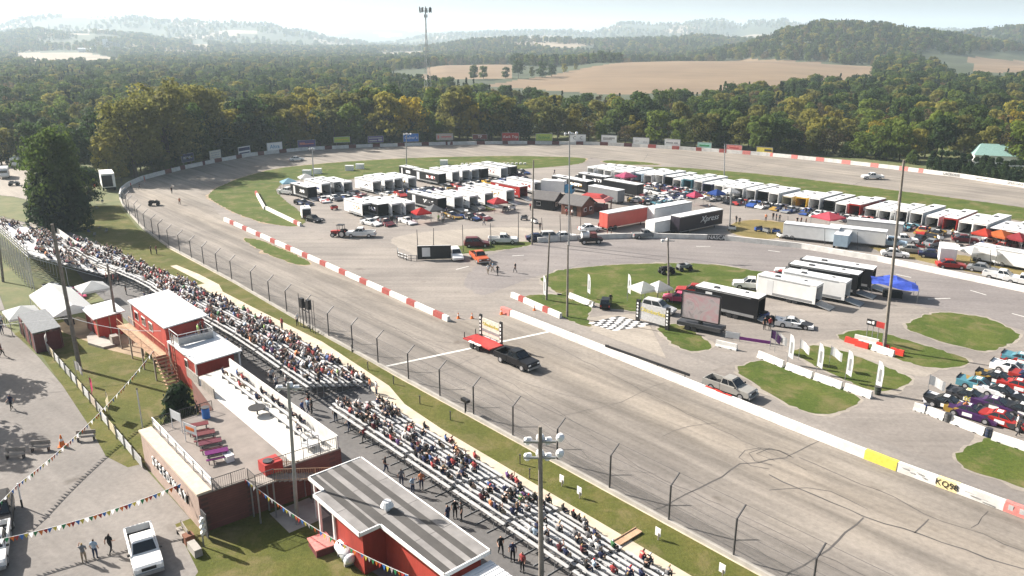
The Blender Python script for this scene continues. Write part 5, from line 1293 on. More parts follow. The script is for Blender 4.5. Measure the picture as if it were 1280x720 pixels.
# odd vehicles
t = thing('sweeper_truck', 'dark track truck with white tank and jet dryer beside the oval wall', 'service truck', at(737, 304), rad(8))
MB().loft([(-2.2, .5), (2.3, .5), (2.4, 1.0), (1.4, 1.2), (-2.2, 1.1)], 1.0).build('chassis', M['black'], t); MB().box((.7, 0, 1.6), (1.2, 1.7, .9), 0, 0, .8, .9).build('cab', M['dark_red'], t); MB().tube((-1.6, 0, 1.7), (-.2, 0, 1.7), .7, 0, 12).build('tank', M['white_paint'], t); MB().tube((-.6, .9, 1.2), (-.6, .9, 2.6), .12).box((-1.4, 0, 2.5), (1.2, 1.2, .1)).build('exhaust', M['grey_metal'], t); wheels(t, (1.5, -1.3), .9, .45, .3)
t = thing('tractor', 'red and black tractor beside the white pickup at the pit entrance', 'tractor', at(424, 296), rad(170))
MB().loft([(-1.2, .7), (1.5, .7), (1.6, 1.2), (.2, 1.35), (-1.2, 1.1)], .45).build('body', M['red_paint'], t); MB().tube((-1, -.5, 1.1), (-1, -.5, 2.4), .05).tube((-1, .5, 1.1), (-1, .5, 2.4), .05).tube((.1, -.5, 1.1), (.1, -.5, 2.4), .05).tube((.1, .5, 1.1), (.1, .5, 2.4), .05).box((-.45, 0, 2.42), (1.4, 1.3, .08)).build('roll_cage', M['black'], t); wheels(t, (-.9,), .8, .75, .4); wheels(t, (1.1,), .6, .45, .3); MB().box((-.7, 0, 1.35), (.5, .5, .5)).build('seat', M['dark'], t)
def rv(loc, rz, l):
    def mk_():
        t = thing('camper', '', 'camper'); MB().loft([(-3.4, .5), (3.0, .5), (3.4, .9), (3.3, 1.5), (2.9, 2.9), (-3.3, 2.9), (-3.4, 2.6)], 1.2).build('body', M['paint'], t)
        MB().box((0, 0, 2.98), (4.5, 1.6, .12)).build('roof_unit', M['white_metal'], t); wheels(t, (2.0, -1.9), 1.05, .42, .26)
        mb = MB(); [mb.box((x, s_ * 1.205, 1.9), (.9, .03, .6)) for x in (-2.2, -.6, 1.1) for s_ in (-1, 1)]; mb.build('window', M['glass'], t); mb = MB(); [mb.box((0, s_ * 1.206, 1.25), (6.0, .03, .22)) for s_ in (-1, 1)]; mb.build('stripe', M['grey_sign'], t); MB().box((3.18, 0, 1.95), (.12, 1.9, .8)).build('windshield', M['glass'], t); return t
    return spawn('camper', mk_, loc, rz, l, 'campers parked at the left edge', WHITE)
rv(at(6, 222), rad(-60), 'white camper cut by the left edge'); rv(at(22, 208), rad(-70), 'white camper behind the first one at the left edge'); rv(at(38, 206), rad(-70), 'white camper half hidden by the big bushy tree')
t = thing('box_truck', 'white box truck with open dark rear at the turn wall', 'truck', at(136, 236), rad(120)); t.scale = (1.25, 1.25, 1.25)
MB().box((0, 0, 2.2), (6.5, 2.5, 2.8)).build('box', M['white_paint'], t); MB().box((0, 0, .62), (6.3, 1.6, .34)).build('chassis', M['dark'], t); MB().box((-3.27, .2, 2.1), (.06, 1.9, 2.3)).build('rear_shade_panel', M['dark'], t); MB().loft([(3.3, .6), (5.2, .6), (5.3, 1.3), (4.7, 1.5), (4.3, 2.3), (3.3, 2.3)], 1.1).build('cab', M['white_paint'], t); wheels(t, (4.4, -2), 1.05, .45, .3)  # dark panel on the box end stands for the shaded inside
t = thing('box_truck', 'white box truck with blue cab behind the dark-roofed cabin', 'truck', at(696, 243), rad(-20))
MB().box((-.8, 0, 2.2), (6.0, 2.5, 2.8)).build('box', M['white_paint'], t); MB().loft([(2.3, .6), (4.2, .6), (4.3, 1.4), (4.0, 2.5), (2.3, 2.6)], 1.15).build('cab', M['text_blue'], t); MB().box((4.2, 0, 1.95), (.1, 1.9, .8)).build('windshield', M['glass'], t); wheels(t, (3.3, -2.4), 1.05, .45, .3)
t = thing('horse_trailer', 'small white trailer with black rear hitched to a dark car on the turn grass', 'trailer', at(383, 273), rad(110))
MB().box((0, 0, 1.5), (3.4, 2.0, 2.1), 0, 0, .96, .9).build('body', M['white_paint'], t); MB().box((-1.72, 0, 1.4), (.06, 1.7, 1.8)).build('rear_door', M['black'], t); wheels(t, (0,), .95, .35, .24); MB().box((.3, .2, 2.6), (.5, .5, .12)).build('roof_vent', M['grey_metal'], t)
cr_(392, 277, rad(-40), BLACK, 'black car next to the small white trailer on the turn grass', .95)
# red flatbed with the start-line sign
t = thing('sign_trailer', 'red flatbed trailer carrying a big lettered sign across the start line', 'trailer', at(604, 434), TA)
MB().box((0, .0, .72), (5.2, 2.3, .14)).build('deck', M['red_paint'], t)
for s_ in (-1, 1):
    for x in (-.55, .55):
        MB().tube((x, s_ * 1.2, .38), (x, s_ * 1.42, .38), .38, 0, 12).build('wheel', M['rubber'], t)
mb = MB(); [mb.box((x, -1.32, .85), (1.0, .34, .08)) for x in (-.6, .6)]; [mb.box((x, 1.32, .85), (1.0, .34, .08)) for x in (-.6, .6)]; mb.build('fender', M['white_paint'], t)
MB().box((.2, 1.1, 2.2), (3.6, .1, 2.2)).build('sign_panel', mat('sign_face', (.6, .58, .5), .5), t)
for x in (-1.75, 2.15):
    p_ = MB().box((x, 1.1, 2.15), (.42, .2, 3.0)).build('sign_post', M['black'], t)
    mb = MB(); [mb.box((x, .98, 1.2 + .5 * k), (.22, .04, .28)) for k in range(5)]; mb.build('print', M['white_paint'], p_)
text(t, 'Oktoberfest', M['yellow_paint'], (.2, 1.03, 2.6), .62, (PI / 2, 0, 0)); MB().box((.2, 1.04, 1.75), (3.2, .03, .35)).build('print', M['grey_metal'], t)
MB().box((3.3, 0, .6), (1.6, .14, .12)).build('tongue', M['dark_metal'], t); MB().tube((-2.6, .9, .5), (-2.6, .9, 1.5), .06).tube((-2.6, -.9, .5), (-2.6, -.9, 1.5), .06).build('stake', M['dark_metal'], t)
# winner banner, screen trailer
a_, b_ = at(796, 401), at(835, 413); d_ = b_ - a_; rz_ = math.atan2(d_.y, d_.x); L_ = d_.length
t = thing('winner_banner', 'grey banner with yellow lettering between two black posts by the chequered pad', 'banner', a_, rz_)
MB().box((L_ / 2, 0, 1.6), (L_ - .6, .08, 2.3)).build('banner', M['grey_sign'], t); text(t, 'Oktoberfest', M['yellow_paint'], (L_ / 2, -.06, 1.9), .82, (PI / 2, 0, 0))
for x in (.15, L_ - .15):
    p_ = MB().box((x, 0, 1.55), (.55, .3, 3.1)).build('post', M['black'], t); mb = MB(); [mb.box((x, -.165, .8 + .45 * k), (.25, .03, .25)) for k in range(5)]; mb.build('print', M['white_paint'], p_)
t = thing('screen_trailer', 'dark trailer carrying a big tilted screen with a pale picture', 'screen trailer', at(876, 413), rad(-35))
MB().box((0, 0, .8), (6, 2, .5)).build('chassis', M['dark_metal'], t); wheels(t, (-.6, -1.5), .95, .38, .24, False)
m, nt, b = nodes('screen_picture'); cc = ramp(nt, tex(nt, .45, 5, .6, coords(nt, 'obj'), dist=1.5), [(.3, (.2, .16, .17)), (.45, (.45, .4, .41)), (.6, (.5, .3, .32)), (.72, (.55, .53, .53))]); nt.links.new(cc, b.inputs['Base Color']); b.inputs['Roughness'].default_value = .25
M['screen'] = m
MB().box((0, -.6, 3.4), (5.0, .3, 3.5)).build('screen', M['screen'], t); MB().box((0, -.25, 2.2), (.5, .4, 2.4)).build('mast', M['dark_metal'], t); fr = MB(); [fr.box((x, -.6, 3.4), (.14, .36, 3.66)) for x in (-2.57, 2.57)]; [fr.box((0, -.6, z), (4.99, .36, .14)) for z in (1.58, 5.22)]; fr.build('frame', M['black'], t)
MB().box((3.6, 0, .6), (1.6, .14, .14)).build('tongue', M['dark_metal'], t)
t = thing('tarp_shelter', 'crumpled blue tarpaulin stretched over poles beside the infield trailers', 'tarpaulin', at(1115, 371), rad(-20))
mb = MB(); g = 7
for i in range(g + 1):
    for j in range(g + 1):
        x, y = -3.2 + 6.4 * i / g, -2.2 + 4.4 * j / g; mb.v.append((x, y, 2.5 + .16 * math.sin(i * 1.1 + j * .6) + .14 * math.cos(j * 1.3 - i * .7) - 1.1 * max(0, i / g - .55) - .8 * max(0, .4 - j / g)))
for i in range(g):
    for j in range(g): k = i * (g + 1) + j; mb.f.append((k, k + g + 1, k + g + 2, k + 1)); mb.m.append(0)
mb.build('tarp', mat('tarp_blue', (.04, .08, .42), .6, var=.3, scale=1.5), t)
for x in (-3.1, 3.1):
    for y in (-2.1, 2.1): MB().tube((x, y, 0), (x, y, 2.2), .05).build('pole', M['grey_metal'], t)
MB().box((0, 0, .5), (2.6, 1.4, .9)).build('table', M['dark'], t)
# timing sign on four legs
a_, b_ = at(1080, 425), at(1104, 432); d_ = b_ - a_; L_ = d_.length
zt, zb = hgt((1080, 425), (1081, 398)), hgt((1080, 425), (1081, 405))
t = thing('timing_sign', 'black and red sign board on four thin legs beside the leaning light pole', 'sign', a_, math.atan2(d_.y, d_.x))
MB().box((L_ * .27, 0, (zt + zb) / 2), (L_ * .5, .14, zt - zb)).build('black_panel', M['black'], t); MB().box((L_ * .77, 0, (zt + zb) / 2), (L_ * .5, .14, zt - zb)).build('red_panel', M['red_paint'], t)
for k in range(4): MB().tube((L_ * (.08 + .28 * k), .1, 0), (L_ * (.08 + .28 * k), .1, zb + .3), .05).build('leg', M['grey_metal'], t)
MB().box((L_ * .16, -.085, (zt + zb) / 2), (L_ * .2, .03, .25)).box((L_ * .36, -.085, (zt + zb) / 2 + .05), (L_ * .1, .03, .4)).build('print', M['white_paint'], t)
# feather flags
def feather():
    t = thing('feather_flag', '', 'feather flag'); MB().tube((0, 0, 0), (0, 0, 3.6), .03).build('pole', M['grey_metal'], t)
    pts = [(.03, .9), (.75, .75), (.8, 2.4), (.7, 3.2), (.45, 3.6), (.03, 3.7)]
    mb = MB(); mb.add([(x, -.012, z) for x, z in pts] + [(x, .012, z) for x, z in pts], [tuple(range(6)), tuple(range(11, 5, -1))] + [(i, (i + 1) % 6, (i + 1) % 6 + 6, i + 6) for i in range(6)]); s_ = mb.build('sail', M['fabric_white'], t)
    mb = MB(); [mb.box((.4, y, 2.1), (.3, .01, 1.4)) for y in (-.02, .02)]; mb.build('print', M['grey_metal'], t); return t
for px, py, l in [(984, 454, 'white feather flag leftmost of the four above the barriers'), (1020, 466, 'white feather flag second from the left above the barriers'), (1056, 476, 'white feather flag third from the left above the barriers'), (1093, 490, 'white feather flag at the right end of the barrier row'), (679, 374, 'white feather flag left of the poles at the chequered pad'), (734, 372, 'white feather flag behind the chequered pad'), (784, 372, 'white feather flag at the dark trailer beside the winner banner')]:
    spawn('feather', feather, at(px, py), rad(-62), l, 'white feather flags')
def handflag():
    t = thing('flag', '', 'flag'); MB().tube((0, 0, 0), (0, 0, 2.6), .025).build('pole', M['grey_metal'], t)
    mb = MB()
    for i in range(7):
        for j in range(2): mb.v.append((i * .25, math.sin(i * .9) * .12, 1.5 + j * 1.0 - i * .06))
    for i in range(6): mb.f.append((2 * i, 2 * i + 2, 2 * i + 3, 2 * i + 1)); mb.m.append(0)
    mb.build('cloth', M['canvas'], t); return t
for px, py, c, l in [(998, 450, WHITE, 'white waving flag right of the first feather flag'), (1036, 459, WHITE, 'white waving flag between second and third feather flags'), (962, 437, PURP, 'purple waving flag left of the feather flags'), (968, 440, LGREY, 'grey waving flag beside the purple one'), (1158, 497, WHITE, 'white waving flag above the race car barriers'), (116, 500, PINK, 'pink flag with white emblem on the lawn fence'), (97, 478, WHITE, 'white flag at the thick wooden pole'), (137, 520, CREAM, 'cream flag on the lawn by the pennant string'), (60, 438, WHITE, 'white flag at the end of the black tent'), (120, 240, RED, 'small red flag by the white box truck'), (181, 232, ORANGE, 'orange banner flag by the turn wall')]:
    spawn('flag', handflag, at(px, py), rv_.uniform(-1.2, -.5), l, 'waving flags', c, (1.05,) * 3)
t = thing('purple_banner', 'purple and white banner strip in front of the black infield trailer', 'banner', at(906, 424), rad(-25))
MB().box((.9, 0, .7), (1.7, .05, .8)).build('white_panel', M['fabric_white'], t); MB().box((3.7, 0, .45), (3.8, .05, .4)).build('purple_panel', M['purple'], t); mb = MB(); [mb.tube((x, .05, 0), (x, .05, 1.2), .03) for x in (.05, 1.8, 5.6)]; mb.build('stake', M['grey_metal'], t)
t = thing('black_banner', 'long black fence banner with a white logo panel at the pit entrance', 'banner', at(522, 325), rad(5))
w_ = (at(563, 322) - at(522, 325)).length
MB().box((w_ / 2, 0, 1.3), (w_, .1, 2.4)).build('panel', M['black'], t); MB().box((w_ * .26, -.06, 1.4), (w_ * .24, .04, 1.6)).build('logo_panel', M['white_paint'], t); MB().box((w_ / 2, 0, 2.53), (w_, .16, .06)).build('rail', M['white_paint'], t); mb = MB(); [mb.tube((w_ * k / 4, .08, 0), (w_ * k / 4, .08, 2.6), .05) for k in range(5)]; mb.build('post', M['grey_metal'], t)
t = thing('low_fence', 'low grey railing curving left from the black banner', 'railing', at(497, 322), 0)
mb = MB(); P_ = [at(497, 316) - at(497, 322), at(498, 322) - at(497, 322), at(510, 326) - at(497, 322), at(521, 326) - at(497, 322)]
for a, b_ in zip(P_[:-1], P_[1:]):
    for z in (.45, .95): mb.tube(a + Vector((0, 0, z)), b_ + Vector((0, 0, z)), .05)
mb.build('rail', M['grey_metal'], t); mb = MB(); [mb.box((p.x, p.y, .5), (.12, .12, 1.0)) for p in resample(P_, 9)]; mb.build('post', M['dark_metal'], t)
t = thing('tyre_row', 'line of white painted tyres on the far grass', 'tyres', at(578, 206), rad(3)); mb = MB(); [mb.tube((x * 1.3, 0, 0), (x * 1.3, 0, .5), .45, 0, 10) for x in range(16)]; mb.build('tyres', M['white_concrete'], t)
# log cabins in the pit
def cabin(px, py, L, W, h, ang, wallm, roofm, label, porch=True):
    t = thing('cabin', label, 'cabin', at(px, py), ang); MB().box((0, 0, h / 2), (L, W, h)).build('wall', wallm, t)
    mb = MB(); e = .5; r_ = h + W * .32
    for s_ in (-1, 1):
        a = [(-L / 2 - e, s_ * (W / 2 + e), h - .15), (L / 2 + e, s_ * (W / 2 + e), h - .15), (L / 2 + e, 0, r_), (-L / 2 - e, 0, r_)]
        mb.add(a + [(x, y, z + .14) for x, y, z in a], [(0, 1, 2, 3), (4, 5, 6, 7), (0, 1, 5, 4), (1, 2, 6, 5), (2, 3, 7, 6), (3, 0, 4, 7)])
    mb.build('roof', roofm, t)
    mb = MB(); [mb.add([(s_ * L / 2, -W / 2, h), (s_ * L / 2, W / 2, h), (s_ * L / 2, 0, r_ - .1)], [(0, 1, 2)]) for s_ in (-1, 1)]; mb.build('gable', wallm, t)
    for x, y, sx, sy in ((L / 2 + .02, -W * .2, .06, 1.0), (L / 2 + .02, W * .22, .06, 1.0), (-L * .2, -W / 2 - .02, 1.1, .06)):
        w_ = MB().box((x, y, h * .55), (sx, sy, .9)).build('window', M['white_paint'], t); MB().box((x * 1.004 + (.02 if sx < .1 else 0), y - (.03 if sy < .1 else 0), h * .55), (sx * .95, sy * .8, .7)).build('pane', M['glass'], w_)
    MB().box((L * .18, -W / 2 - .02, 1.05), (1.0, .06, 2.1)).build('door', M['dark'], t)
    return t
simple('shingle', (.11, .105, .105), .9, var=.2, scale=2); simple('log', (.14, .06, .04), .85, var=.3, scale=2)
cabin(684, 260, 5.6, 4.4, 2.4, rad(-30), M['dark'], M['shingle'], 'dark walled cabin with grey shingle roof left of the pair')
cabin(722, 267, 5.4, 5, 2.5, rad(-40), M['log'], M['shingle'], 'red brown log cabin with grey shingle roof and blue windows')
t = thing('pavilion', 'red stepped roof pavilion behind the log cabin', 'pavilion', at(741, 262), rad(-25))
MB().box((0, 0, 2.7), (8, 6, .5), 0, 0, .8, .75).build('lower_roof', M['salmon'], t); MB().box((0, 0, 3.3), (5.6, 4, .5), 0, 0, .7, .65).build('upper_roof', M['red_paint'], t); mb = MB(); [mb.box((x, y, 1.25), (.2, .2, 2.5)) for x in (-3.5, 0, 3.5) for y in (-2.5, 2.5)]; mb.build('post', M['dark_red'], t); MB().box((0, 0, .6), (6, 4, 1.2)).build('counter', M['dark_red'], t)
t = thing('house', 'green roofed house beyond the hedge at the right', 'house', at(1245, 205), rad(-20)); 
MB().box((0, 0, 1.6), (14, 9, 3.2)).build('wall', M['white_paint'], t); mb = MB(); [mb.add([(-7.4, s_ * 5, 3.1), (7.4, s_ * 5, 3.1), (5, 0, 6.2), (-5, 0, 6.2)], [(0, 1, 2, 3)]) for s_ in (-1, 1)]; [mb.add([(s_ * 7.4, -5, 3.1), (s_ * 7.4, 5, 3.1), (s_ * 5, 0, 6.2)], [(0, 1, 2)]) for s_ in (-1, 1)]; mb.build('roof', mat('green_roof', (.2, .33, .3), .7), t)
t = thing('shed', 'small white shed among the trees behind the back wall', 'shed', at(1262, 200), rad(-10)); MB().box((0, 0, 1.5), (7, 5, 3)).build('wall', M['white_paint'], t); MB().box((0, 0, 3.2), (7.6, 5.6, .4), 0, 0, .9, .3).build('roof', M['white_metal'], t)
# far farm with silos
kx = (132 - 640) / 1024; d = 2300
t = thing('grain_elevator', 'distant white grain elevator with silos in the valley', 'grain elevator', (kx * d, d, terr(kx * d, d)), .2)
MB().box((0, 0, 12), (12, 10, 24)).build('tower', M['white_paint'], t)
for k in range(3): MB().tube((14 + 10 * k, 0, 0), (14 + 10 * k, 0, 16 - 2 * k), 4.6, 0, 14).build('silo', M['grey_metal'], t)
MB().box((-18, 0, 4), (26, 12, 8)).build('shed', M['white_paint'], t)
for px, d, w_, lab in [(180, 2000, 16, 'distant white barn right of the grain elevator'), (105, 2100, 30, 'long distant white shed left of the grain elevator'), (415, 1700, 10, 'distant white farm house in the valley wood')]:
    kx = (px - 640) / 1024; t = thing('barn', lab, 'barn', (kx * d, d, terr(kx * d, d)), .3); MB().box((0, 0, 4), (w_, 10, 8)).build('wall', M['white_paint'], t); MB().box((0, 0, 9), (w_ + 1, 11, 2.4), 0, 0, 1, .1).build('roof', M['white_metal'], t)

# tyres and clutter of the pit
def tyre_stack():
    t = thing('tyre_stack', '', 'tyre stack')
    for k in range(4): MB().tube((0, 0, .02 + k * .27), (0, 0, .27 + k * .27), .36, 0, 12).build('tyre', M['rubber'], t)
    return t
def table():
    t = thing('folding_table', '', 'table'); MB().box((0, 0, .74), (1.8, .75, .05)).build('tabletop', M['plastic_white'], t)
    for x in (-.7, .7): MB().box((x, 0, .36), (.05, .6, .72)).build('leg', M['grey_metal'], t)
    return t
rk = random.Random(77); spots = []
for i in range(6, 34): spots.append((PA[i] - dirA * rk.uniform(.6, 2.4) + Vector((math.sin(FA), -math.cos(FA), 0)) * 1.75, 'long right-hand row'))
for px, py in [(470, 276), (489, 277), (505, 276), (562, 268), (583, 267), (402, 247), (431, 247), (479, 245), (494, 243), (507, 241), (560, 233), (576, 231), (588, 230), (600, 229)]: spots.append((at(px, py), 'left pit rows'))
for i, (p, wh) in enumerate(spots):
    if i % 2: spawn('tyres', tyre_stack, p, 0, 'stack of four black tyres beside a trailer, %s' % wh, 'tyre stacks of the pit', None, (1.1,) * 3)
    else: spawn('ftable', table, p, rk.uniform(0, 3), 'white folding table beside a trailer, %s' % wh, 'folding tables of the pit')

for px, py, ang, c, l in [(1150, 303, 40, BLACK, 'black car at the right-hand trailers, above the leaning pole foot'), (1166, 308, 30, GREY, 'grey car right of the leaning infield pole'), (1206, 303, -20, MAROON, 'maroon car left of the red canopy'), (1219, 316, -30, BLACK, 'black car between the white side-walled canopy and red canopy'), (1262, 322, -35, WHITE, 'white car below the orange canopies'), (1228, 340, -40, GREY, 'grey car behind the oval wall beside the white pickups'), (1165, 322, -25, NAVY, 'navy car left of the small white roofed trailer'), (1140, 316, -20, SILVER, 'silver car right of the pale blue pickup')]: cr_(px, py, rad(ang), c, l)
for px, py, c, l in [(1150, 312, RED, 'red'), (1200, 312, WHITE, 'white'), (1236, 318, BLUE, 'blue'), (1255, 314, BLACK, 'black'), (1175, 300, WHITE, 'white'), (1105, 296, BLACK, 'black')]: spawn('cart', cart, at(px, py), rk.uniform(0, 6), l + ' pit cart with tools at the right end of the pit', 'pit carts', c)
tent(1240, 330, WHITE, 'white canopy beside the white box trailer at the right', 1.1, .4); tent(1268, 302, LGREY, 'light grey canopy behind the orange ones at the right edge', 1.2, .4)
# ---------------------------------------------------------------- buildings, stands and the lot outside the front straight
def at_uv(u, v, z=0.0): return tr(u, v, z)
def uvthing(name, label, cat, u, v, z=0, group=None, rz=0): return thing(name, label, cat, tr(u, v, z), TA + rz, group)
# in these local frames +x runs along the straight (towards the camera's right) and +y towards the track
def railing(t, pts, h=1.05, m=None, picket=.16, name='railing'):
    m = m or M['rail']; mb = MB()
    for a, b_ in zip(pts[:-1], pts[1:]):
        a = Vector(a); b_ = Vector(b_); n = max(1, int((b_ - a).length / picket)); up = Vector((0, 0, 1))
        mb.tube(a + up * h, b_ + up * h, .035, 0, 5); mb.tube(a + up * .12, b_ + up * .12, .025, 0, 4)
        for k in range(n + 1):
            p = a.lerp(b_, k / n); r = .012 if k % 9 else .035
            mb.tube(p, p + up * h, r, 0, 4, caps=False)
    return mb.build(name, m, t)
# --- the upper deck building
U0, V0 = -9.0, 22.0
t = uvthing('deck_building', 'flat roofed block building with sunlit upper deck and lettered wall on the lot', 'building', U0, V0)
L = lambda u, v, z=0: (u - U0, -(v - V0), z)
foot = [(-12, 28), (-12, 21.4), (-20.6, 20.4), (-21.2, 16.2), (2.3, 16.2), (1.6, 28)]
fx = [L(u, v)[:2] for u, v in foot]; DZ = 3.3
mb = MB()
n = len(fx)
for i in range(n):
    a, b_ = fx[i], fx[(i + 1) % n]
    mb.add([(*a, -.1), (*b_, -.1), (*b_, DZ - .1), (*a, DZ - .1)], [(0, 1, 2, 3)], 0 if i in (5,) else 1)
mb.build('wall', [M['block'], M['brick_red']], t)
MB().prism(fx, DZ - .1, DZ, 0).build('deck_floor', M['deck_board'], t)
MB().prism([L(u, v)[:2] for u, v in [(-20.9, 16.3), (2.2, 16.3), (1.95, 20.4), (-20.4, 20.3)]], DZ + .003, DZ + .02, 0).build('deck_coating', M['deck_white'], t)
MB().prism([L(u, v)[:2] for u, v in [(-12.1, 28.12), (-12.1, 27), (1.72, 27), (1.72, 28.12)]], DZ + .005, DZ + .18, 0).build('parapet_cap', mat('cap_stone', (.5, .43, .34), .9, var=.15), t)
mb = MB()
wb = [L(-20.5, 16.35), L(2.2, 16.35)]
mb.box(((wb[0][0] + wb[1][0]) / 2, wb[0][1], DZ + .6), (22.6, .14, 1.15)); mb.build('parapet_wall', M['white_concrete'], t)
railing(t, [L(-11.9, 21.6, DZ), L(-11.9, 26.9, DZ)]); railing(t, [L(1.75, 26.9, DZ), L(1.85, 24.3, DZ)]); railing(t, [L(1.9, 22.4, DZ), L(2.15, 16.5, DZ)])
mb = MB(); a, b_ = L(-11.9, 26.9, DZ), L(1.7, 26.9, DZ)
for k in range(8): 
    x = a[0] + (b_[0] - a[0]) * k / 7; mb.tube((x, a[1], DZ), (x, a[1], DZ + 1.1), .04)
mb.tube((a[0], a[1], DZ + 1.1), (b_[0], b_[1], DZ + 1.1), .045); mb.box(((a[0] + b_[0]) / 2, a[1] + .03, DZ + .55), (b_[0] - a[0], .03, .3)); mb.box(((a[0] + b_[0]) / 2, a[1] + .03, DZ + .85), (b_[0] - a[0], .02, .06)); mb.build('rail_fence', M['white_metal'], t)
MB().box((L(0, 22, 0)[0] - 3.0, L(0, 28.05, 0)[1], 1.3), (1.1, .08, 2.1)).build('door', M['dark_metal'], t).location = (5.5, 0, 0)
for m_, dx, dy in ((M['white_paint'], 0, .13), (M['dark'], .13, .05)): o_ = text(t, 'SPEEDWAY', m_, (L(-4.9, 28.1)[0] + dx, L(-4.9, 28.0 + dy)[1], 1.85 - dx), 1.25, (PI / 2, 0, 0), ext=.04); o_.data.space_character = 1.45  # second, dark copy set off behind the letters as their painted shadow
MB().box((L(2, 17.8)[0] - .2, L(2, 22.2)[1], DZ + .5), (1.3, 1.5, .9)).build('service_counter', M['red_paint'], t)
for u in (-21, -17): MB().box((L(u, 20)[0] + 1, L(u, 20.4)[1], DZ + .5), (3.2, .12, 1.0)).build('side_wall', M['grey_timber'], t)
# stair from the deck to the yard
t = uvthing('stair', 'brown railed stair descending along the end wall of the upper deck', 'stair', 2.7, 24.0)
MB().box((0, .55, DZ - .06), (1.5, 1.5, .12)).build('landing', M['grey_timber'], t)
for k in range(15): MB().box((0, 1.5 + k * .42, DZ - .14 - k * .15), (1.4, .46, .08)).build('step', M['grey_timber'], t)
for x in (-.72, .74): railing(t, [(x, 1.3, DZ - .05), (x, 7.7, DZ - 2.3)], 1.05, M['timber'], .2)
railing(t, [(-.7, -.2, DZ), (.74, -.2, DZ)]); railing(t, [(.74, -.2, DZ), (.74, 1.3, DZ)])
mb = MB(); [mb.tube((x, y, 0), (x, y, z), .07) for x in (-.6, .66) for y, z in ((-.1, DZ - .12), (1.2, DZ - .12), (4.4, 2.2))]; mb.build('post', M['grey_metal'], t)
# things on the deck
def picnic():
    t = thing('picnic_table', '', 'picnic table')
    MB().box((0, 0, .74), (1.8, .75, .06)).build('tabletop', M['canvas'], t)
    for s_ in (-1, 1): MB().box((0, s_ * .68, .45), (1.8, .28, .05)).build('bench', M['canvas'], t)
    mb = MB()
    for x in (-.7, .7):
        for s_ in (-1, 1): mb.tube((x, s_ * .25, .7), (x, s_ * .68, 0), .04)
        mb.tube((x, -.7, .4), (x, .7, .4), .04)
    mb.build('frame', M['dark_metal'], t); return t
for k, (px, py, c, l) in enumerate([(248, 540, (.25, .07, .08, 1), 'red picnic table farthest on the deck'), (256, 551, (.24, .08, .09, 1), 'red picnic table second from the far end of the deck'), (264, 562, (.22, .07, .1, 1), 'red brown picnic table third from the far end of the deck'), (272, 574, (.22, .04, .2, 1), 'purple covered picnic table nearest the deck stair')]):
    o = spawn('picnic', picnic, at(px, py, DZ + .01), TA + rad(75), l, 'picnic tables on the deck', c)
t = thing('cooler_box', 'white cooler box on the deck beside the purple table', 'cooler', at(286, 575, DZ), TA); MB().box((0, 0, .25), (.9, .6, .5)).build('body', M['plastic_white'], t); MB().box((0, 0, .54), (.94, .64, .08)).build('lid', M['white_metal'], t)
t = thing('trash_barrel', 'blue barrel at the far corner of the deck', 'barrel', at(258, 522, DZ)); MB().tube((0, 0, 0), (0, 0, 1), .35, 0, 12).build('body', M['blue_paint'], t); MB().tube((0, 0, 1.0), (0, 0, 1.06), .38, 0, 12).build('rim', M['dark_metal'], t)
t = thing('trash_barrel', 'black barrel by the near railing of the deck', 'barrel', at(336, 590, DZ)); MB().tube((0, 0, 0), (0, 0, 1), .38, 0, 12).build('body', M['black'], t); MB().tube((0, 0, 1.0), (0, 0, 1.06), .4, 0, 12).build('rim', M['dark_metal'], t)
for px, py, l, rz in [(222, 538, 'white banner flag on the far railing of the deck', .2), (240, 555, 'white banner with orange lettering on the deck railing', .3)]:
    p = at(px, py, DZ); t = thing('banner', l, 'banner', p, TA + rz)
    mb = MB(); [mb.tube((x, 0, 0), (x, 0, 1.9), .035) for x in (-.8, .8)]; mb.build('pole', M['white_metal'], t); MB().box((0, 0, 1.45), (1.6, .03, .85)).build('sheet', M['fabric_white'], t)
    if 'orange' in l: MB().box((0, -.022, 1.45), (1.1, .015, .3)).build('print', M['orange'], t)
# --- concession stand with the striped roof
U0, V0 = 14, 18.5
t = uvthing('concession_stand', 'red concession stand with a long flat roof striped grey and white', 'building', U0, V0)
RZ = 3.5
mb = MB(); mb.box((*L(13.6, 17.9)[:2], RZ / 2 - .1), (15.4, 3.0, RZ - .2)); mb.box((*L(12.2, 20.3)[:2], RZ / 2 - .15), (4.0, 1.9, RZ - .3)); mb.build('wall', M['red_siding'], t)
rp = [(5.3, 16), (21.8, 16), (21.8, 19.8), (14.4, 19.9), (14.4, 21.6), (7.8, 21.6), (7.8, 20.7), (5.3, 20.7)]
MB().prism([L(u, v)[:2] for u, v in rp], RZ, RZ + .16, 0).build('roof', mat('roof_felt', (.07, .066, .063), .9, var=.25, scale=.7), t)
sm = mat('roof_coating', (.22, .21, .205), .8, var=.3, scale=.6)
for v0, v1, u0, u1 in [(16.02, 16.95, 5.35, 21.78), (17.5, 17.95, 5.35, 21.78), (18.7, 19.2, 5.35, 21.78), (20.75, 21.55, 7.85, 14.35), (19.95, 20.15, 5.4, 14.3)]:
    mb = MB(); q = 4 if u1 - u0 > 9 else 2
    for k in range(q):
        a, b_ = u0 + (u1 - u0) * k / q + .02, u0 + (u1 - u0) * (k + 1) / q - .02
        mb.prism([L(u, v)[:2] for u, v in [(a, v0), (b_, v0), (b_, v1), (a, v1)]], RZ + .163, RZ + .172, 0)
    mb.build('roof_strip', sm, t)
mb = MB()
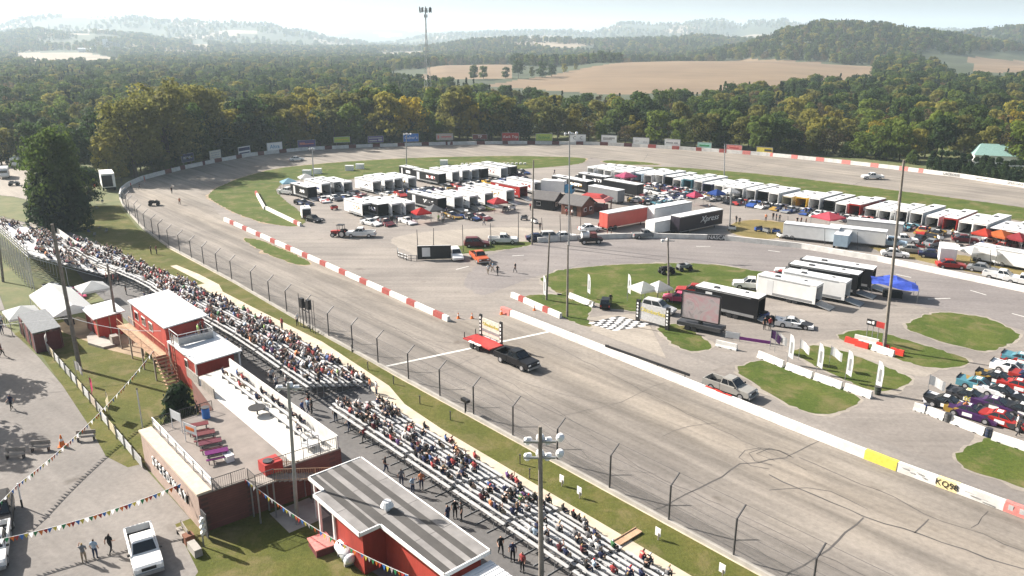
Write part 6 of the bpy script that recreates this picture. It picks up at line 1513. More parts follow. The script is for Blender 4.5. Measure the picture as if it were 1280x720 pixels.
for (a, b_) in zip(rp, rp[1:] + rp[:1]):
    A_, B2 = Vector(L(*a)), Vector(L(*b_)); mb.box(tuple((A_ + B2) / 2 + Vector((0, 0, RZ + .06))), ((B2 - A_).length + .1, .1, .3), 0, math.atan2((B2 - A_).y, (B2 - A_).x))
mb.build('fascia', M['white_paint'], t)
for u, v in [(8.0, 21.3), (10.2, 21.3), (5.6, 20.4), (5.6, 18.2)]: MB().box((*L(u, v)[:2], RZ / 2), (.18, .18, RZ)).build('porch_post', M['white_paint'], t)
mb = MB(); p = L(13.2, 18.55); mb.tube((p[0], p[1], RZ + .17), (p[0], p[1], RZ + .5), .22, 0, 10); mb.tube((p[0], p[1], RZ + .5), (p[0], p[1], RZ + .9), .5, 0, 12, .3); mb.build('roof_fan', M['white_metal'], t)
mb = MB(); [mb.box((*L(8.8 + 3 * k, 16.42)[:2], 1.7), (2.2, .06, 1.1)) for k in range(4)]; mb.build('serving_window', M['dark'], t)
U0, V0 = 25, 18.5
t = uvthing('shelter', 'open shelter with corrugated white roof next to the striped roof', 'shelter', U0, V0)
mb = MB(); 
for k in range(26): x = 21.95 + k * .24; mb.box((*L(x + .12, 18.4)[:2], 3.0 + (.03 if k % 2 else 0)), (.235, 4.6, .06))
mb.build('roof', M['white_metal'], t); [MB().box((*L(u, v)[:2], 1.48), (.15, .15, 2.96)).build('post', M['white_paint'], t) for u in (22.2, 27.9) for v in (16.4, 20.4)]
t = thing('propane_tank', 'white propane tank lying beside the red concession wall', 'tank', at(432, 700), TA + rad(-10)); MB().tube((-1.0, 0, .7), (1.0, 0, .7), .48, 0, 14).tube((1.0, 0, .7), (1.25, 0, .7), .48, 0, 14, .2).tube((-1.25, 0, .7), (-1.0, 0, .7), .2, 0, 14, .48).build('vessel', M['white_metal'], t, True); mb = MB(); [mb.box((x, 0, .13), (.2, .7, .26)) for x in (-.7, .7)]; mb.build('saddle', M['concrete'], t); MB().tube((0, 0, 1.15), (0, 0, 1.35), .14, 0, 8).build('valve_dome', M['red_paint'], t)
t = thing('hatch_box', 'low dark red hatch box on the yard slab', 'hatch', at(402, 686), TA + rad(-8)); MB().box((0, 0, .3), (1.8, 1.4, .6), 0, 0, .95, .9).build('body', M['dark_red'], t); MB().box((0, 0, .63), (1.9, 1.5, .07)).build('lid', M['salmon'], t)
# --- announcer's building
U0, V0 = -33, 17
t = uvthing('announcer_building', 'red two storey announcer building with white roofs and a railed roof deck', 'building', U0, V0)
mb = MB().box((*L(-37.6, 16.9)[:2], 2.75), (12.2, 4.4, 5.5)); mb.build('upper_wall', M['red_siding'], t)
mb = MB().box((*L(-27.3, 16.9)[:2], 1.95), (8.3, 4.1, 3.9)); mb.build('lower_wall', M['red_siding'], t)
def slab(u0, u1, v0, v1, zf, zb, th=.14):
    a = [L(u0, v0, zf), L(u1, v0, zf), L(u1, v1, zb), L(u0, v1, zb)]
    mb = MB(); nr = int((u1 - u0) / .75)
    for k in range(1, nr):
        u = u0 + (u1 - u0) * k / nr; mb.tube(L(u, v0 + .03, zf + th), L(u, v1 - .03, zb + th), .028, 0, 4)
    return mb.add(a + [(x, y, z + th) for x, y, z in a], [(3, 2, 1, 0), (4, 5, 6, 7), (0, 1, 5, 4), (1, 2, 6, 5), (2, 3, 7, 6), (3, 0, 4, 7)])
slab(-44.4, -31.2, 14.3, 19.3, 5.9, 5.5).build('upper_roof', M['white_metal'], t); slab(-31.15, -22.3, 14.2, 19.2, 4.15, 3.95).build('lower_roof', M['white_metal'], t)
mb = MB()
for v, a, b_ in ((18.8, -31.0, -28.2), (15.0, -31.0, -28.2)): mb.box((*L((a + b_) / 2, v)[:2], 4.65), (b_ - a, .06, .8))
mb.box((*L(-28.2, 16.9)[:2], 4.65), (.06, 3.74, .8)); mb.build('deck_panel', M['grey_metal'], t)
railing(t, [L(-31, 18.85, 4.2), L(-28.2, 18.85, 4.2), L(-28.2, 15, 4.2), L(-31, 15, 4.2)], 1.3, M['white_metal'], .9)
for u in (-42, -39.4, -36.8): 
    w_ = MB().box((*L(u, 19.12)[:2], 4.2), (1.3, .08, 1.1)).build('window', M['white_paint'], t); MB().box((L(u, 19)[0], L(u, 19.17)[1], 4.2), (1.05, .05, .85)).build('pane', M['glass'], w_)
w_ = MB().box((*L(-26.0, 19.0)[:2], 2.9), (.8, .08, 1.0)).build('window', M['white_paint'], t); MB().box((L(-26, 19)[0], L(-26, 19.05)[1], 2.9), (.6, .05, .8)).build('pane', M['glass'], w_)
MB().box((*L(-23.12, 16.6)[:2], 1.35), (.08, 1.1, 2.3)).build('door', M['dark'], t)
mb = MB(); [mb.box((*L(u, v)[:2], z / 2), (.16, .16, z)) for u, v, z in ((-23.13, 18.98, 3.9), (-22.5, 14.5, 3.9), (-31.3, 19.02, 3.9), (-43.75, 19.15, 5.4))]; mb.build('corner_trim', M['white_paint'], t)
for u in (-41.5, -38, -34.5): 
    w_ = MB().box((*L(u, 14.66)[:2], 4.1), (2.4, .08, 1.3)).build('window', M['white_paint'], t); MB().box((L(u, 14)[0], L(u, 14.6)[1], 4.1), (2.2, .05, 1.1)).build('pane', M['glass'], w_)
t = uvthing('boardwalk', 'raised timber walkway with handrails leading to the announcer building', 'walkway', -37, 20.6)
U0, V0 = -37, 20.6
mb = MB(); 
for k in range(34): mb.box((*L(-43.5 + k * .4, 20.4)[:2], 2.9), (.37, 1.5, .06))
mb.build('deck', M['timber'], t)
mb = MB(); [mb.box((*L(u, v)[:2], 1.42), (.14, .14, 2.84)) for u in (-43.2, -39, -34.6, -30.4) for v in (19.8, 21.05)]; mb.build('post', M['grey_timber'], t)
for v in (19.75, 21.1): railing(t, [L(-43.3, v, 2.93), L(-30.2, v, 2.93)], 1.0, M['timber'], .5, 'handrail')
mb = MB(); [mb.box((*L(-30 + k * .4, 20.4)[:2], 2.7 - k * .3), (.42, 1.4, .06)) for k in range(9)]; mb.build('stair', M['timber'], t); [MB().tube(L(-30.1, v, 3.7), L(-26.6, v, 1.0), .05).build('stair_rail', M['timber'], t) for v in (19.75, 21.1)]
mb = MB(); [mb.tube(L(u, 19.85, 0), L(u, 19.85, 6.4), .045) for u in (-27.2, -26.6)]; [mb.tube(L(-27.2, 19.85, .4 + .4 * k), L(-26.6, 19.85, .4 + .4 * k), .03) for k in range(15)]; mb.build('ladder', M['rust'], t)
# --- red ticket shed
U0, V0 = -51.3, 20.7
t = uvthing('ticket_shed', 'small red shed with white roof on the bend of the dirt path', 'shed', U0, V0)
MB().box((0, 0, 1.35), (5.2, 3.0, 2.7)).build('wall', M['red_siding'], t); slab(-54.3, -48.3, 18.8, 22.6, 3.05, 2.72).build('roof', M['white_metal'], t)
mb = MB(); [mb.box((x, y, 1.35), (.14, .14, 2.7)) for x, y in ((2.62, -1.5), (2.62, 0), (2.62, 1.5), (-2.62, -1.5))]; mb.build('corner_trim', M['timber'], t); MB().box((.3, -1.53, 1.0), (.9, .06, 2.0)).build('door', M['dark_red'], t)
t = uvthing('ramp', 'curved low concrete ramp in front of the red shed', 'ramp', -48, 21.8); mb = MB(); mb.prism([(-4, -.3), (-2, -1.5), (0.5, -2.0), (3.4, -1.0), (3.4, .4), (0, .2), (-2, .3)], 0, .28, 0); mb.build('slab', M['concrete'], t); MB().box((2.5, .6, .6), (1.2, .8, 1.2)).build('utility_box', M['grey_timber'], t)
# --- tents by the gate
U0, V0 = -60, 23.5
t = uvthing('frame_tent', 'long white frame tent between the grandstand and the red shed', 'tent', U0, V0)
mb = MB(); u0, u1, v0, v1 = -67, -54, 20.8, 26.2
for s_, va in ((0, v0), (1, v1)):
    a = [L(u0, va, 2.3), L(u1, va, 2.3), L(u1, (v0 + v1) / 2, 3.6), L(u0, (v0 + v1) / 2, 3.6)]; mb.add(a, [(0, 1, 2, 3)]); mb.add([L(u0, va, 2.3), L(u1, va, 2.3), L(u1, va, 2.0), L(u0, va, 2.0)], [(0, 1, 2, 3)])
for u in (u0, u1): mb.add([L(u, v0, 2.3), L(u, v1, 2.3), L(u, (v0 + v1) / 2, 3.6)], [(0, 1, 2)])
mb.build('roof', M['fabric_white'], t); [MB().tube(L(u, v, 0), L(u, v, 2.3), .05).build('leg', M['white_metal'], t) for u in (-67, -62.6, -58.4, -54) for v in (20.85, 26.15)]
mb = MB(); [mb.box((*L(u, 23.5)[:2], .4), (2.4, .8, .8)) for u in (-65, -61.5, -58)]; mb.build('table', M['dark'], t)
spawn('canopy', canopy_proto := (lambda: canopy()), tr(-60, 28.2), TA, 'white peaked canopy at the ticket gate beside the crowd', 'canopy tents', (.78, .79, .8, 1), (1.5, 1.3, 1.0)) if False else None
U0, V0 = -53, 27.6
t = uvthing('gate_tent', 'dark walled gate tent with grey roof beside the lot', 'tent', U0, V0)
a = [L(-57.5, 29.2, 2.5), L(-48.5, 29.4, 2.5), L(-48.3, 26.3, 2.7), L(-57.3, 26.1, 2.7)]; MB().add(a + [(x, y, z + .1) for x, y, z in a], [(3, 2, 1, 0), (4, 5, 6, 7), (0, 1, 5, 4), (1, 2, 6, 5), (2, 3, 7, 6), (3, 0, 4, 7)]).build('roof', M['fabric_grey'], t)
mb = MB(); mb.box((*L(-48.5, 27.9)[:2], 1.2), (.08, 2.8, 2.4)); mb.box((*L(-52.9, 26.3)[:2], 1.2), (8.6, .08, 2.4)); [mb.box((*L(u, 29.25)[:2], 1.2), (1.8, .08, 2.4)) for u in (-56.4, -53, -49.6)]; mb.build('side_wall', M['dark_red'], t); [MB().tube(L(u, v, 0), L(u, v, 2.5), .06).build('leg', M['white_metal'], t) for u in (-57.3, -54.2, -51.3, -48.7) for v in (29.3,)]
# banner fence along the lot
t = uvthing('banner_fence', 'wire fence hung with white and cream banners along the lot side of the lawn', 'fence', -31, 28.3)
U0, V0 = -31, 28.3
for k in range(15):
    u = -49.5 + k * 2.55; v = 28.15 + (.25 if k > 9 else 0)
    MB().box((*L(u + 1.2, v)[:2], .62), (2.3, .04, .95)).build('banner', [M['fabric_white'], mat('cream_banner', (.55, .48, .34), .8), M['fabric_white'], M['fabric_white'], M['grey_sign']][k % 5] if k != 8 else M['tan_sign'], t)
    MB().tube(L(u, v + .08, 0), L(u, v + .08, 1.35), .05).build('post', M['grey_metal'], t)
# --- grandstand at the far left
U0, V0 = -93, 19
t = uvthing('grandstand', 'tall aluminium grandstand at the left with braced open back', 'grandstand', U0, V0)
g0, g1 = -113, -75.5
for k in range(13):
    v = 14.9 + k * .72; z = 1.55 + k * .37
    MB().box((*L((g0 + g1) / 2, v)[:2], z), (g1 - g0, .3, .06)).build('seat_plank', M['aluminium'], t); MB().box((*L((g0 + g1) / 2, v - .4)[:2], z - .4), (g1 - g0, .44, .05)).build('footboard', M['aluminium'], t)
MB().box((*L((g0 + g1) / 2, 13.5)[:2], 1.05), (g1 - g0, 1.7, .1)).build('front_walkway', M['deck_white'], t); MB().box((*L((g0 + g1) / 2, 12.65)[:2], 1.2), (g1 - g0, .1, 1.6)).build('front_wall', M['white_concrete'], t)
mb = MB()
nn = 16
for k in range(nn + 1):
    u = g0 + (g1 - g0) * k / nn
    mb.tube(L(u, 24.1, 0), L(u, 24.1, 7.2), .06, 0, 5); mb.tube(L(u, 14.4, .6), L(u, 24.1, 5.8), .06, 0, 5); mb.tube(L(u, 19.5, 0), L(u, 19.5, 3.3), .05, 0, 5); mb.tube(L(u, 19.5, 0), L(u, 24.1, 3), .04, 0, 4)
    if k < nn:
        u2 = g0 + (g1 - g0) * (k + 1) / nn; mb.tube(L(u, 24.1, 0), L(u2, 24.1, 5.8), .04, 0, 4); mb.tube(L(u2, 24.1, 0), L(u, 24.1, 5.8), .04, 0, 4)
mb.build('frame', M['aluminium'], t)
mb = MB(); [mb.tube(L(g0, 24.1, z), L(g1, 24.1, z), .045, 0, 5) for z in (5.8, 6.25, 6.7, 7.2)]; [mb.tube(L(u, 24.1, 6.9), L(u, 14.4, 2.1), .045, 0, 5) for u in (g0, g1)]; [mb.tube(L(u, 24.1, 6.3), L(u, 14.4, 1.6), .04, 0, 5) for u in (g0, g1)]; mb.build('guard_rail', M['aluminium'], t)
GS = (g0, g1)
# --- trackside bleachers
def bleacher(L_, rows):
    t = thing('bleacher', '', 'bleacher')
    for k in range(rows):
        y = -k * .74; z = .42 + k * .2
        MB().box((0, y, z), (L_, .29, .05)).build('seat_plank', M['aluminium'], t); MB().box((0, y - .38, z - .3), (L_, .3, .04)).build('footboard', M['aluminium'], t)
    mb = MB(); q = 5
    for i in range(q):
        x = -L_ / 2 + .3 + (L_ - .6) * i / (q - 1); mb.tube((x, .3, .05), (x, -rows * .74, .05), .04, 0, 4); mb.tube((x, .2, .1), (x, -rows * .74 + .3, .4 + rows * .2 - .25), .04, 0, 4)
        for k in range(rows): mb.tube((x, -k * .74, .05), (x, -k * .74, .4 + k * .2), .03, 0, 4)
    mb.build('frame', M['grey_metal'], t)
    return t
fvb = lambda u: interp([(-110, 10.2), (-90, 7.6), (-60, 4.9), (-32, 3.75), (-14, 4.0), (-8, 5.7), (40, 5.7)], u)
BLE = []
ORD = ['first', 'second', 'third', 'fourth', 'fifth', 'sixth', 'seventh', 'eighth', 'ninth', 'tenth', 'eleventh', 'twelfth', 'thirteenth', 'fourteenth', 'fifteenth', 'sixteenth', 'seventeenth', 'eighteenth', 'nineteenth', 'twentieth']
us_b = [-104.5 + 6.75 * k for k in range(14)] + [-5.6 + 6.75 * k for k in range(6)]
for k, u in enumerate(us_b):
    v = fvb(u); slope = math.atan2(fvb(u + 2) - fvb(u - 2), 4)
    spawn('bleacher%d' % (k < 14), (lambda: bleacher(6.3, 10)) if k < 14 else (lambda: bleacher(6.3, 8)), tr(u, v, 0), TA - slope, 'aluminium bleacher along the walk, %s %s' % (ORD[k] if k < 14 else ORD[19 - k], 'counted from the far turn' if k < 14 else 'counted from the near end'), 'bleachers along the front straight')
    BLE.append((u, v, -slope, 10 if k < 14 else 8))
# seats on the deck
t = uvthing('deck_bench', 'two long metal benches along the parapet of the upper deck', 'bench', -9, 17.5, DZ)
U0, V0 = -9, 17.5
for v in (17.0, 17.9):
    MB().box((*L(-9, v)[:2], .45), (20, .3, .05)).build('seat_plank', M['aluminium'], t); mb = MB(); [mb.box((*L(-18.5 + 1.6 * k, v)[:2], .22), (.06, .3, .44)) for k in range(13)]; mb.build('leg', M['grey_metal'], t)
t = thing('ladder_frame', 'small metal stair frame near the end of the deck benches', 'step frame', at(388, 560, DZ), TA); mb = MB(); [mb.tube((x, y, 0), (x, y, 1.3), .04) for x in (-.6, .6) for y in (-.5, .5)]; [mb.tube((x, -.5, 1.3), (x, .5, 1.3), .04) for x in (-.6, .6)]; mb.build('frame', M['aluminium'], t); MB().box((0, 0, .4), (1.2, 1.0, .05)).build('step', M['aluminium'], t)
t = thing('low_table', 'dark round table on the sunlit deck', 'table', at(322, 518, DZ)); MB().tube((0, 0, .68), (0, 0, .74), .8, 0, 14).build('tabletop', M['dark'], t); MB().tube((0, 0, 0), (0, 0, .68), .08).build('leg', M['dark_metal'], t)
# lot furniture
for px, py, rz, l in [(20, 573, .1, 'grey bench on the lot, leftmost of three'), (51, 564, .15, 'grey bench on the lot, middle of three'), (108, 551, .2, 'grey bench on the lot, rightmost of three'), (228, 672, -.9, 'brown bench against the lettered wall')]:
    def bench():
        t = thing('bench', '', 'bench'); MB().box((0, 0, .46), (1.7, .4, .06)).build('seat', M['grey_timber'], t); MB().box((0, .24, .8), (1.7, .06, .4)).build('backrest', M['grey_timber'], t); mb = MB(); [mb.box((x, 0, .22), (.08, .4, .44)) for x in (-.7, .7)]; [mb.box((x, .24, .5), (.06, .05, .6)) for x in (-.7, .7)]; mb.build('leg', M['dark_metal'], t); return t
    spawn('bench', bench, at(px, py), rz, l, 'benches on the lot')
t = thing('stone_block', 'pale stone block at the corner of the lettered wall', 'block', at(244, 690), TA); MB().box((0, 0, .3), (1.6, .6, .6), 0, 0, .94, .9).build('block', M['concrete'], t); MB().box((-1.5, .1, .35), (.7, .7, .7)).build('planter', M['rust'], t)
def cone():
    t = thing('traffic_cone', '', 'traffic cone'); MB().tube((0, 0, .05), (0, 0, .75), .17, 0, 10, .03).build('cone', M['orange'], t); MB().tube((0, 0, .38), (0, 0, .52), .118, 0, 10, .085).build('band', M['white_paint'], t); MB().box((0, 0, .025), (.42, .42, .05)).build('foot', M['orange'], t); return t
for px, py, l, s in [(78, 558, 'orange cone on the lot beside the middle bench', 1.6), (573, 398, 'orange cone just past the end of the striped wall', 1.1), (590, 398, 'orange cone behind the red sign trailer', 1.1), (627, 393, 'orange cone at the pit lane wall end', 1.1), (668, 388, 'orange cone near the inner wall end block', 1.0)]: spawn('cone', cone, at(px, py), .3, l, 'orange cones', None, (s,) * 3)
# pennant strings
PCOL = [M['red_paint'], M['blue_paint'], M['yellow_paint'], M['fabric_white'], M['green_paint'], M['orange']]
def pennants(a, b_, sag, label, n):
    a = Vector(a); b_ = Vector(b_); t = thing('pennant_string', label, 'pennants', a)
    P = [a.lerp(b_, k / 40) - Vector((0, 0, sag * 4 * (k / 40) * (1 - k / 40))) - a for k in range(41)]
    MB().path(P, .022, 0, 4).build('cord', M['fabric_white'], t)
    rr = random.Random(n); mb = MB()
    for k in range(n):
        q = (k + .5) / n * 40; i = int(q); p = P[i].lerp(P[i + 1], q - i); d = (P[i + 1] - P[i]).normalized() * .17
        mb.add([p - d, p + d, p + Vector((rr.uniform(-.08, .08), rr.uniform(-.08, .08), -.42))], [(0, 1, 2)], k % 6)
    mb.build('pennants', PCOL, t); return t
pp = at(28, 634)
pennants(pp + Vector((0, 0, 2.1)), tr(-29.5, 21.2, 3.9), .8, 'coloured pennant string rising from the lot post to the announcer building', 60)
pennants(pp + Vector((0, 0, 2.1)), at(-40, 700) + Vector((0, 0, 2.0)), .1, 'short coloured pennant string leaving the left edge of the lot', 14)
pennants(at(-12, 712) + Vector((0, 0, 2.3)), tr(-1.5, 28.2, 3.0), .5, 'coloured pennant string crossing the white pickup to the lettered wall', 44)
pennants(tr(1.7, 24.4, 3.4), tr(19.5, 21.0, 2.9), .7, 'white pennant string hanging in front of the concession roof', 50)
t = thing('pennant_post', 'white post on the lot holding the pennant string', 'post', pp); MB().tube((0, 0, 0), (0, 0, 2.2), .06).build('shaft', M['white_paint'], t); MB().tube((0, 0, 0), (0, 0, .7), .075).build('base_sleeve', M['dark'], t)
t = thing('power_line', 'thin cable from the leaning wooden pole to the announcer building', 'cable', tr(-40, 26.5)); p0 = tr(-40, 26.5); MB().path([Vector((0, 0, 6.2)).lerp(tr(-30, 20, 5.8) - p0, k / 10) - Vector((0, 0, .5 * 4 * k / 10 * (1 - k / 10))) for k in range(11)], .03, 0, 4).build('wire', M['fabric_white'], t); MB().path([Vector((0, 0, 6.2)).lerp(tr(-48, 45, 6.0) - p0, k / 10) for k in range(11)], .03, 0, 4).build('wire', M['fabric_white'], t)
t = thing('floodlight_post', 'post with a cluster of small white lamps at the near corner of the block building', 'lamp post', tr(3.4, 28.6)); MB().tube((0, 0, 0), (0, 0, 2.7), .06).build('shaft', M['grey_metal'], t)
for k in range(6): MB().tube((.12 * (k % 2), -.1, 1.4 + .24 * k), (.2 + .12 * (k % 2), -.3, 1.35 + .24 * k), .08, 0, 8, .17).build('lamp', M['lamp_white'], t)
t = thing('white_post', 'slim white post at the far corner of the deck', 'post', at(180, 545)); MB().tube((0, 0, 0), (0, 0, 4.9), .06).build('shaft', M['white_paint'], t); MB().tube((0, 0, 4.9), (0, 0, 5.0), .09).build('cap', M['dark'], t)
spawn('canopy', canopy, tr(-59.8, 28.4), TA, 'white peaked canopy at the ticket gate, beside the gate tent', 'canopy tents', (.78, .79, .8, 1), (1.5, 1.2, .95))
spawn('canopy', canopy, tr(-66, 18.3), TA, 'white canopy with the display cars between grandstand and red shed', 'canopy tents', (.78, .79, .8, 1), (1.3, 1.2, .95))
spawn('racecar', racecar, tr(-70.5, 20.2), TA + .2, 'pink and grey show car displayed in front of the white tent', None, (.6, .1, .2, 1)); spawn('racecar', racecar, tr(-74.2, 21.5), TA + .2, 'pale grey show car at the foot of the grandstand', None, (.45, .47, .48, 1))
for u, v, c, l, s in [(-47.5, 15.6, WHITE, 'white shed between the frame tent and the announcer building', 1)]:
    t = uvthing('storage_shed', l, 'shed', u, v); MB().box((0, 0, 1.4), (4, 3.2, 2.8)).build('wall', M['white_paint'], t); MB().box((0, 0, 3.0), (4.4, 3.6, .5), 0, 0, 1, .2).build('roof', M['white_metal'], t); MB().box((1.0, -1.62, 1.2), (1.1, .06, 1.9)).build('door', M['dark'], t)
# ---------------------------------------------------------------- people
def body_mesh(name, J, bones, rad_, sub=1):
    names = list(J); me = bpy.data.meshes.new(name)
    bm = bmesh.new(); lay = bm.verts.layers.skin.verify(); vs = {}
    for k in names:
        v = bm.verts.new(J[k]); vs[k] = v; v[lay].radius = (rad_[k], rad_[k]); v[lay].use_root = (k == 'pelvis')
    for a, b_ in bones: bm.edges.new((vs[a], vs[b_]))
    bm.to_mesh(me); bm.free()
    o = bpy.data.objects.new('tmp_body', me); COL.objects.link(o)
    sk = o.modifiers.new('s', 'SKIN'); sk.branch_smoothing = .4
    if sub: ss = o.modifiers.new('u', 'SUBSURF'); ss.levels = sub; ss.render_levels = sub
    dg = bpy.context.evaluated_depsgraph_get(); out = bpy.data.meshes.new_from_object(o.evaluated_get(dg))
    bpy.data.objects.remove(o); out.name = name
    idx = []
    for p in out.polygons:
        c = p.center; best = None
        for a, b_ in bones:
            A_, B2 = Vector(J[a]), Vector(J[b_]); d = B2 - A_; tt = max(0, min(1, (c - A_).dot(d) / max(1e-9, d.length_squared))); dist = (A_ + d * tt - c).length - (rad_[a] * (1 - tt) + rad_[b_] * tt)
            if best is None or dist < best[0]: best = (dist, a, b_, tt)
        _, a, b_, tt = best; k = b_.rstrip('LR')
        hd = Vector(J['head'])
        if b_ in ('head', 'crown') or a in ('head', 'crown'): i = 3 if (c.z > hd.z + .045 or c.y < hd.y - .02) and c.z > hd.z - .06 else 2
        elif k == 'neck': i = 2
        elif k == 'hand' or k == 'wrist' or (k == 'elbow' and tt > .75): i = 2
        elif k == 'toe': i = 4
        elif k in ('knee', 'ankle', 'hip'): i = 1 if not (k == 'ankle' and tt > .9) else 4
        else: i = 0
        idx.append(i)
    out.polygons.foreach_set('material_index', idx)
    out.polygons.foreach_set('use_smooth', [True] * len(idx))
    return out
RAD = dict(pelvis=.15, spine=.135, chest=.165, neck=.06, head=.105, crown=.085, nose=.02)
for s_ in 'LR': RAD.update({'sh' + s_: .078, 'elbow' + s_: .052, 'wrist' + s_: .038, 'hand' + s_: .048, 'hip' + s_: .105, 'knee' + s_: .07, 'ankle' + s_: .046, 'toe' + s_: .042})
BONES = [('pelvis', 'spine'), ('spine', 'chest'), ('chest', 'neck'), ('neck', 'head'), ('head', 'crown'), ('head', 'nose')]
for s_ in 'LR': BONES += [('chest', 'sh' + s_), ('sh' + s_, 'elbow' + s_), ('elbow' + s_, 'wrist' + s_), ('wrist' + s_, 'hand' + s_), ('pelvis', 'hip' + s_), ('hip' + s_, 'knee' + s_), ('knee' + s_, 'ankle' + s_), ('ankle' + s_, 'toe' + s_)]
def pose(kind):
    J = dict(pelvis=(0, 0, .96), spine=(0, 0, 1.17), chest=(0, 0, 1.38), neck=(0, .01, 1.52), head=(0, .03, 1.62), crown=(0, .02, 1.7), nose=(0, .135, 1.615))
    for s_, q in (('L', -1), ('R', 1)):
        J.update({'sh' + s_: (q * .19, 0, 1.42), 'elbow' + s_: (q * .255, -.02, 1.14), 'wrist' + s_: (q * .26, .07, .91), 'hand' + s_: (q * .255, .11, .83), 'hip' + s_: (q * .1, 0, .9), 'knee' + s_: (q * .115, .03, .5), 'ankle' + s_: (q * .12, -.01, .09), 'toe' + s_: (q * .13, .15, .045)})
    if kind == 'walk':
        J.update(kneeL=(-.11, .2, .52), ankleL=(-.11, .22, .1), toeL=(-.12, .38, .06), kneeR=(.11, -.04, .5), ankleR=(.11, -.3, .14), toeR=(.12, -.18, .045), elbowL=(-.25, -.14, 1.16), wristL=(-.25, -.16, .93), handL=(-.25, -.14, .85), wristR=(.24, .26, 1.0), handR=(.23, .34, .96))
    if kind == 'reach': J.update(elbowL=(-.3, .18, 1.3), wristL=(-.2, .3, 1.52), handL=(-.15, .28, 1.6), wristR=(.16, .26, 1.12), handR=(.08, .3, 1.14))
    if kind in ('sit', 'lean', 'cheer'):
        dz, f = -.86, .0
        J = {k: (v[0], v[1], v[2] + dz) for k, v in J.items()}
        for s_, q in (('L', -1), ('R', 1)):
            J.update({'hip' + s_: (q * .11, .06, .1), 'knee' + s_: (q * .14, .46, .13), 'ankle' + s_: (q * .13, .44, -.27), 'toe' + s_: (q * .14, .6, -.31), 'elbow' + s_: (q * .26, .08, .33), 'wrist' + s_: (q * .17, .3, .24), 'hand' + s_: (q * .12, .38, .22)})
        if kind == 'lean':
            for k, (a, b_) in dict(spine=(.07, -.01), chest=(.18, -.06), neck=(.26, -.07), head=(.31, -.08), crown=(.31, -.08), nose=(.32, -.1), shL=(.19, -.06), shR=(.19, -.06)).items(): J[k] = (J[k][0], J[k][1] + a, J[k][2] + b_)
            J.update(elbowL=(-.24, .34, .22), elbowR=(.24, .34, .22), wristL=(-.1, .5, .28), wristR=(.1, .5, .28), handL=(-.04, .54, .3), handR=(.04, .54, .3))
        if kind == 'cheer': J.update(elbowR=(.3, .12, .72), wristR=(.22, .14, .94), handR=(.2, .15, 1.03))
    return J
BODY = {}
PANTS = {'jeans': M['jeans'], 'dark trousers': M['dark_pants'], 'khaki trousers': M['khaki']}
HAIR = {'brown hair': M['brown_hair'], 'dark hair': M['dark_hair'], 'blonde hair': M['blonde_hair'], 'white cap': M['white_cap'], 'red cap': M['red_cap']}
def body(kind, pants, hair):
    if kind not in BODY: BODY[kind] = body_mesh('body_' + kind, pose(kind), BONES, RAD)
    key = (kind, pants, hair)
    if key not in BODY:
        me = BODY[kind].copy(); me.name = 'body'
        for m_ in (M['shirt'], PANTS[pants], M['skin'], HAIR[hair], M['rubber']): me.materials.append(m_)
        BODY[key] = me
    return BODY[key]
SHIRT = {'black': (.02, .02, .022, 1), 'white': (.75, .75, .74, 1), 'red': (.5, .03, .03, 1), 'grey': (.22, .22, .23, 1), 'navy': (.02, .03, .1, 1), 'blue': (.05, .13, .4, 1), 'maroon': (.14, .02, .03, 1), 'orange': (.75, .2, .02, 1), 'green': (.05, .2, .06, 1), 'pink': (.7, .25, .3, 1), 'yellow': (.7, .5, .05, 1), 'light blue': (.35, .5, .65, 1), 'purple': (.15, .05, .25, 1), 'lime': (.35, .6, .12, 1)}
SHIRT = {k: tuple(.72 * x + .28 * (c[0] + c[1] + c[2]) / 3 for x in c[:3]) + (1,) for k, c in SHIRT.items()}
SW = [('black', 13), ('white', 4), ('grey', 6), ('navy', 7), ('red', 2.2), ('maroon', 2.5), ('blue', 1.2), ('light blue', 1), ('orange', .4), ('green', .5), ('pink', .5), ('yellow', .2), ('purple', .3), ('lime', .15)]
rp_ = random.Random(33)
def person(loc, rz, kind, shirt, pants, hair, label, group=None, s=1.0):
    o = link('person', body(kind, pants, hair)); o.location = loc; o.rotation_euler = (0, 0, rz); o.color = SHIRT[shirt]; o.scale = (s, s, s)
    tag(o, label, 'person', group); return o
def rnd_look(): return pick(rp_, SW), pick(rp_, [('jeans', 4), ('dark trousers', 5), ('khaki trousers', 2)]), pick(rp_, [('brown hair', 4), ('dark hair', 4), ('blonde hair', 2), ('white cap', 1.4), ('red cap', .8)])
def place_u(u): return 'near the turn' if u < -72 else 'behind the white tents' if u < -46 else 'below the announcer building' if u < -20 else 'below the upper deck' if u < 3 else 'beside the striped roof' if u < 21 else 'near the lamp pole'
seats = []
def dens(u): return interp([(-110, .2), (-80, .25), (-50, .3), (-25, .32), (-5, .36), (10, .34), (22, .3), (36, .26)], u)
for u, v, da, rows in BLE:
    for k in range(rows):
        x = -2.95
        run = 0
        while x < 2.95:
            clus = noise.noise(Vector(((u + x) * .28, k * .55, 2))) * .5
            if rp_.random() < dens(u) + clus:
                a = TA + da; c_, s2 = math.cos(a), math.sin(a); lx, ly = x, -k * .74
                p = tr(u, v) + Vector((lx * c_ - ly * s2, lx * s2 + ly * c_, .445 + k * .2))
                seats.append((p, a, k, u, 'bleachers'))
            x += rp_.uniform(.5, .68)
for k in range(13):
    x = GS[0] + .5
    while x < GS[1] - .4:
        if rp_.random() < (.22 if k < 10 else .06) + noise.noise(Vector((x * .2, k * .5, 7))) * .6: 
            seats.append((tr(x, 14.9 + k * .72, 1.58 + k * .37), TA, k, x, 'grandstand'))
        x += rp_.uniform(.55, .8)
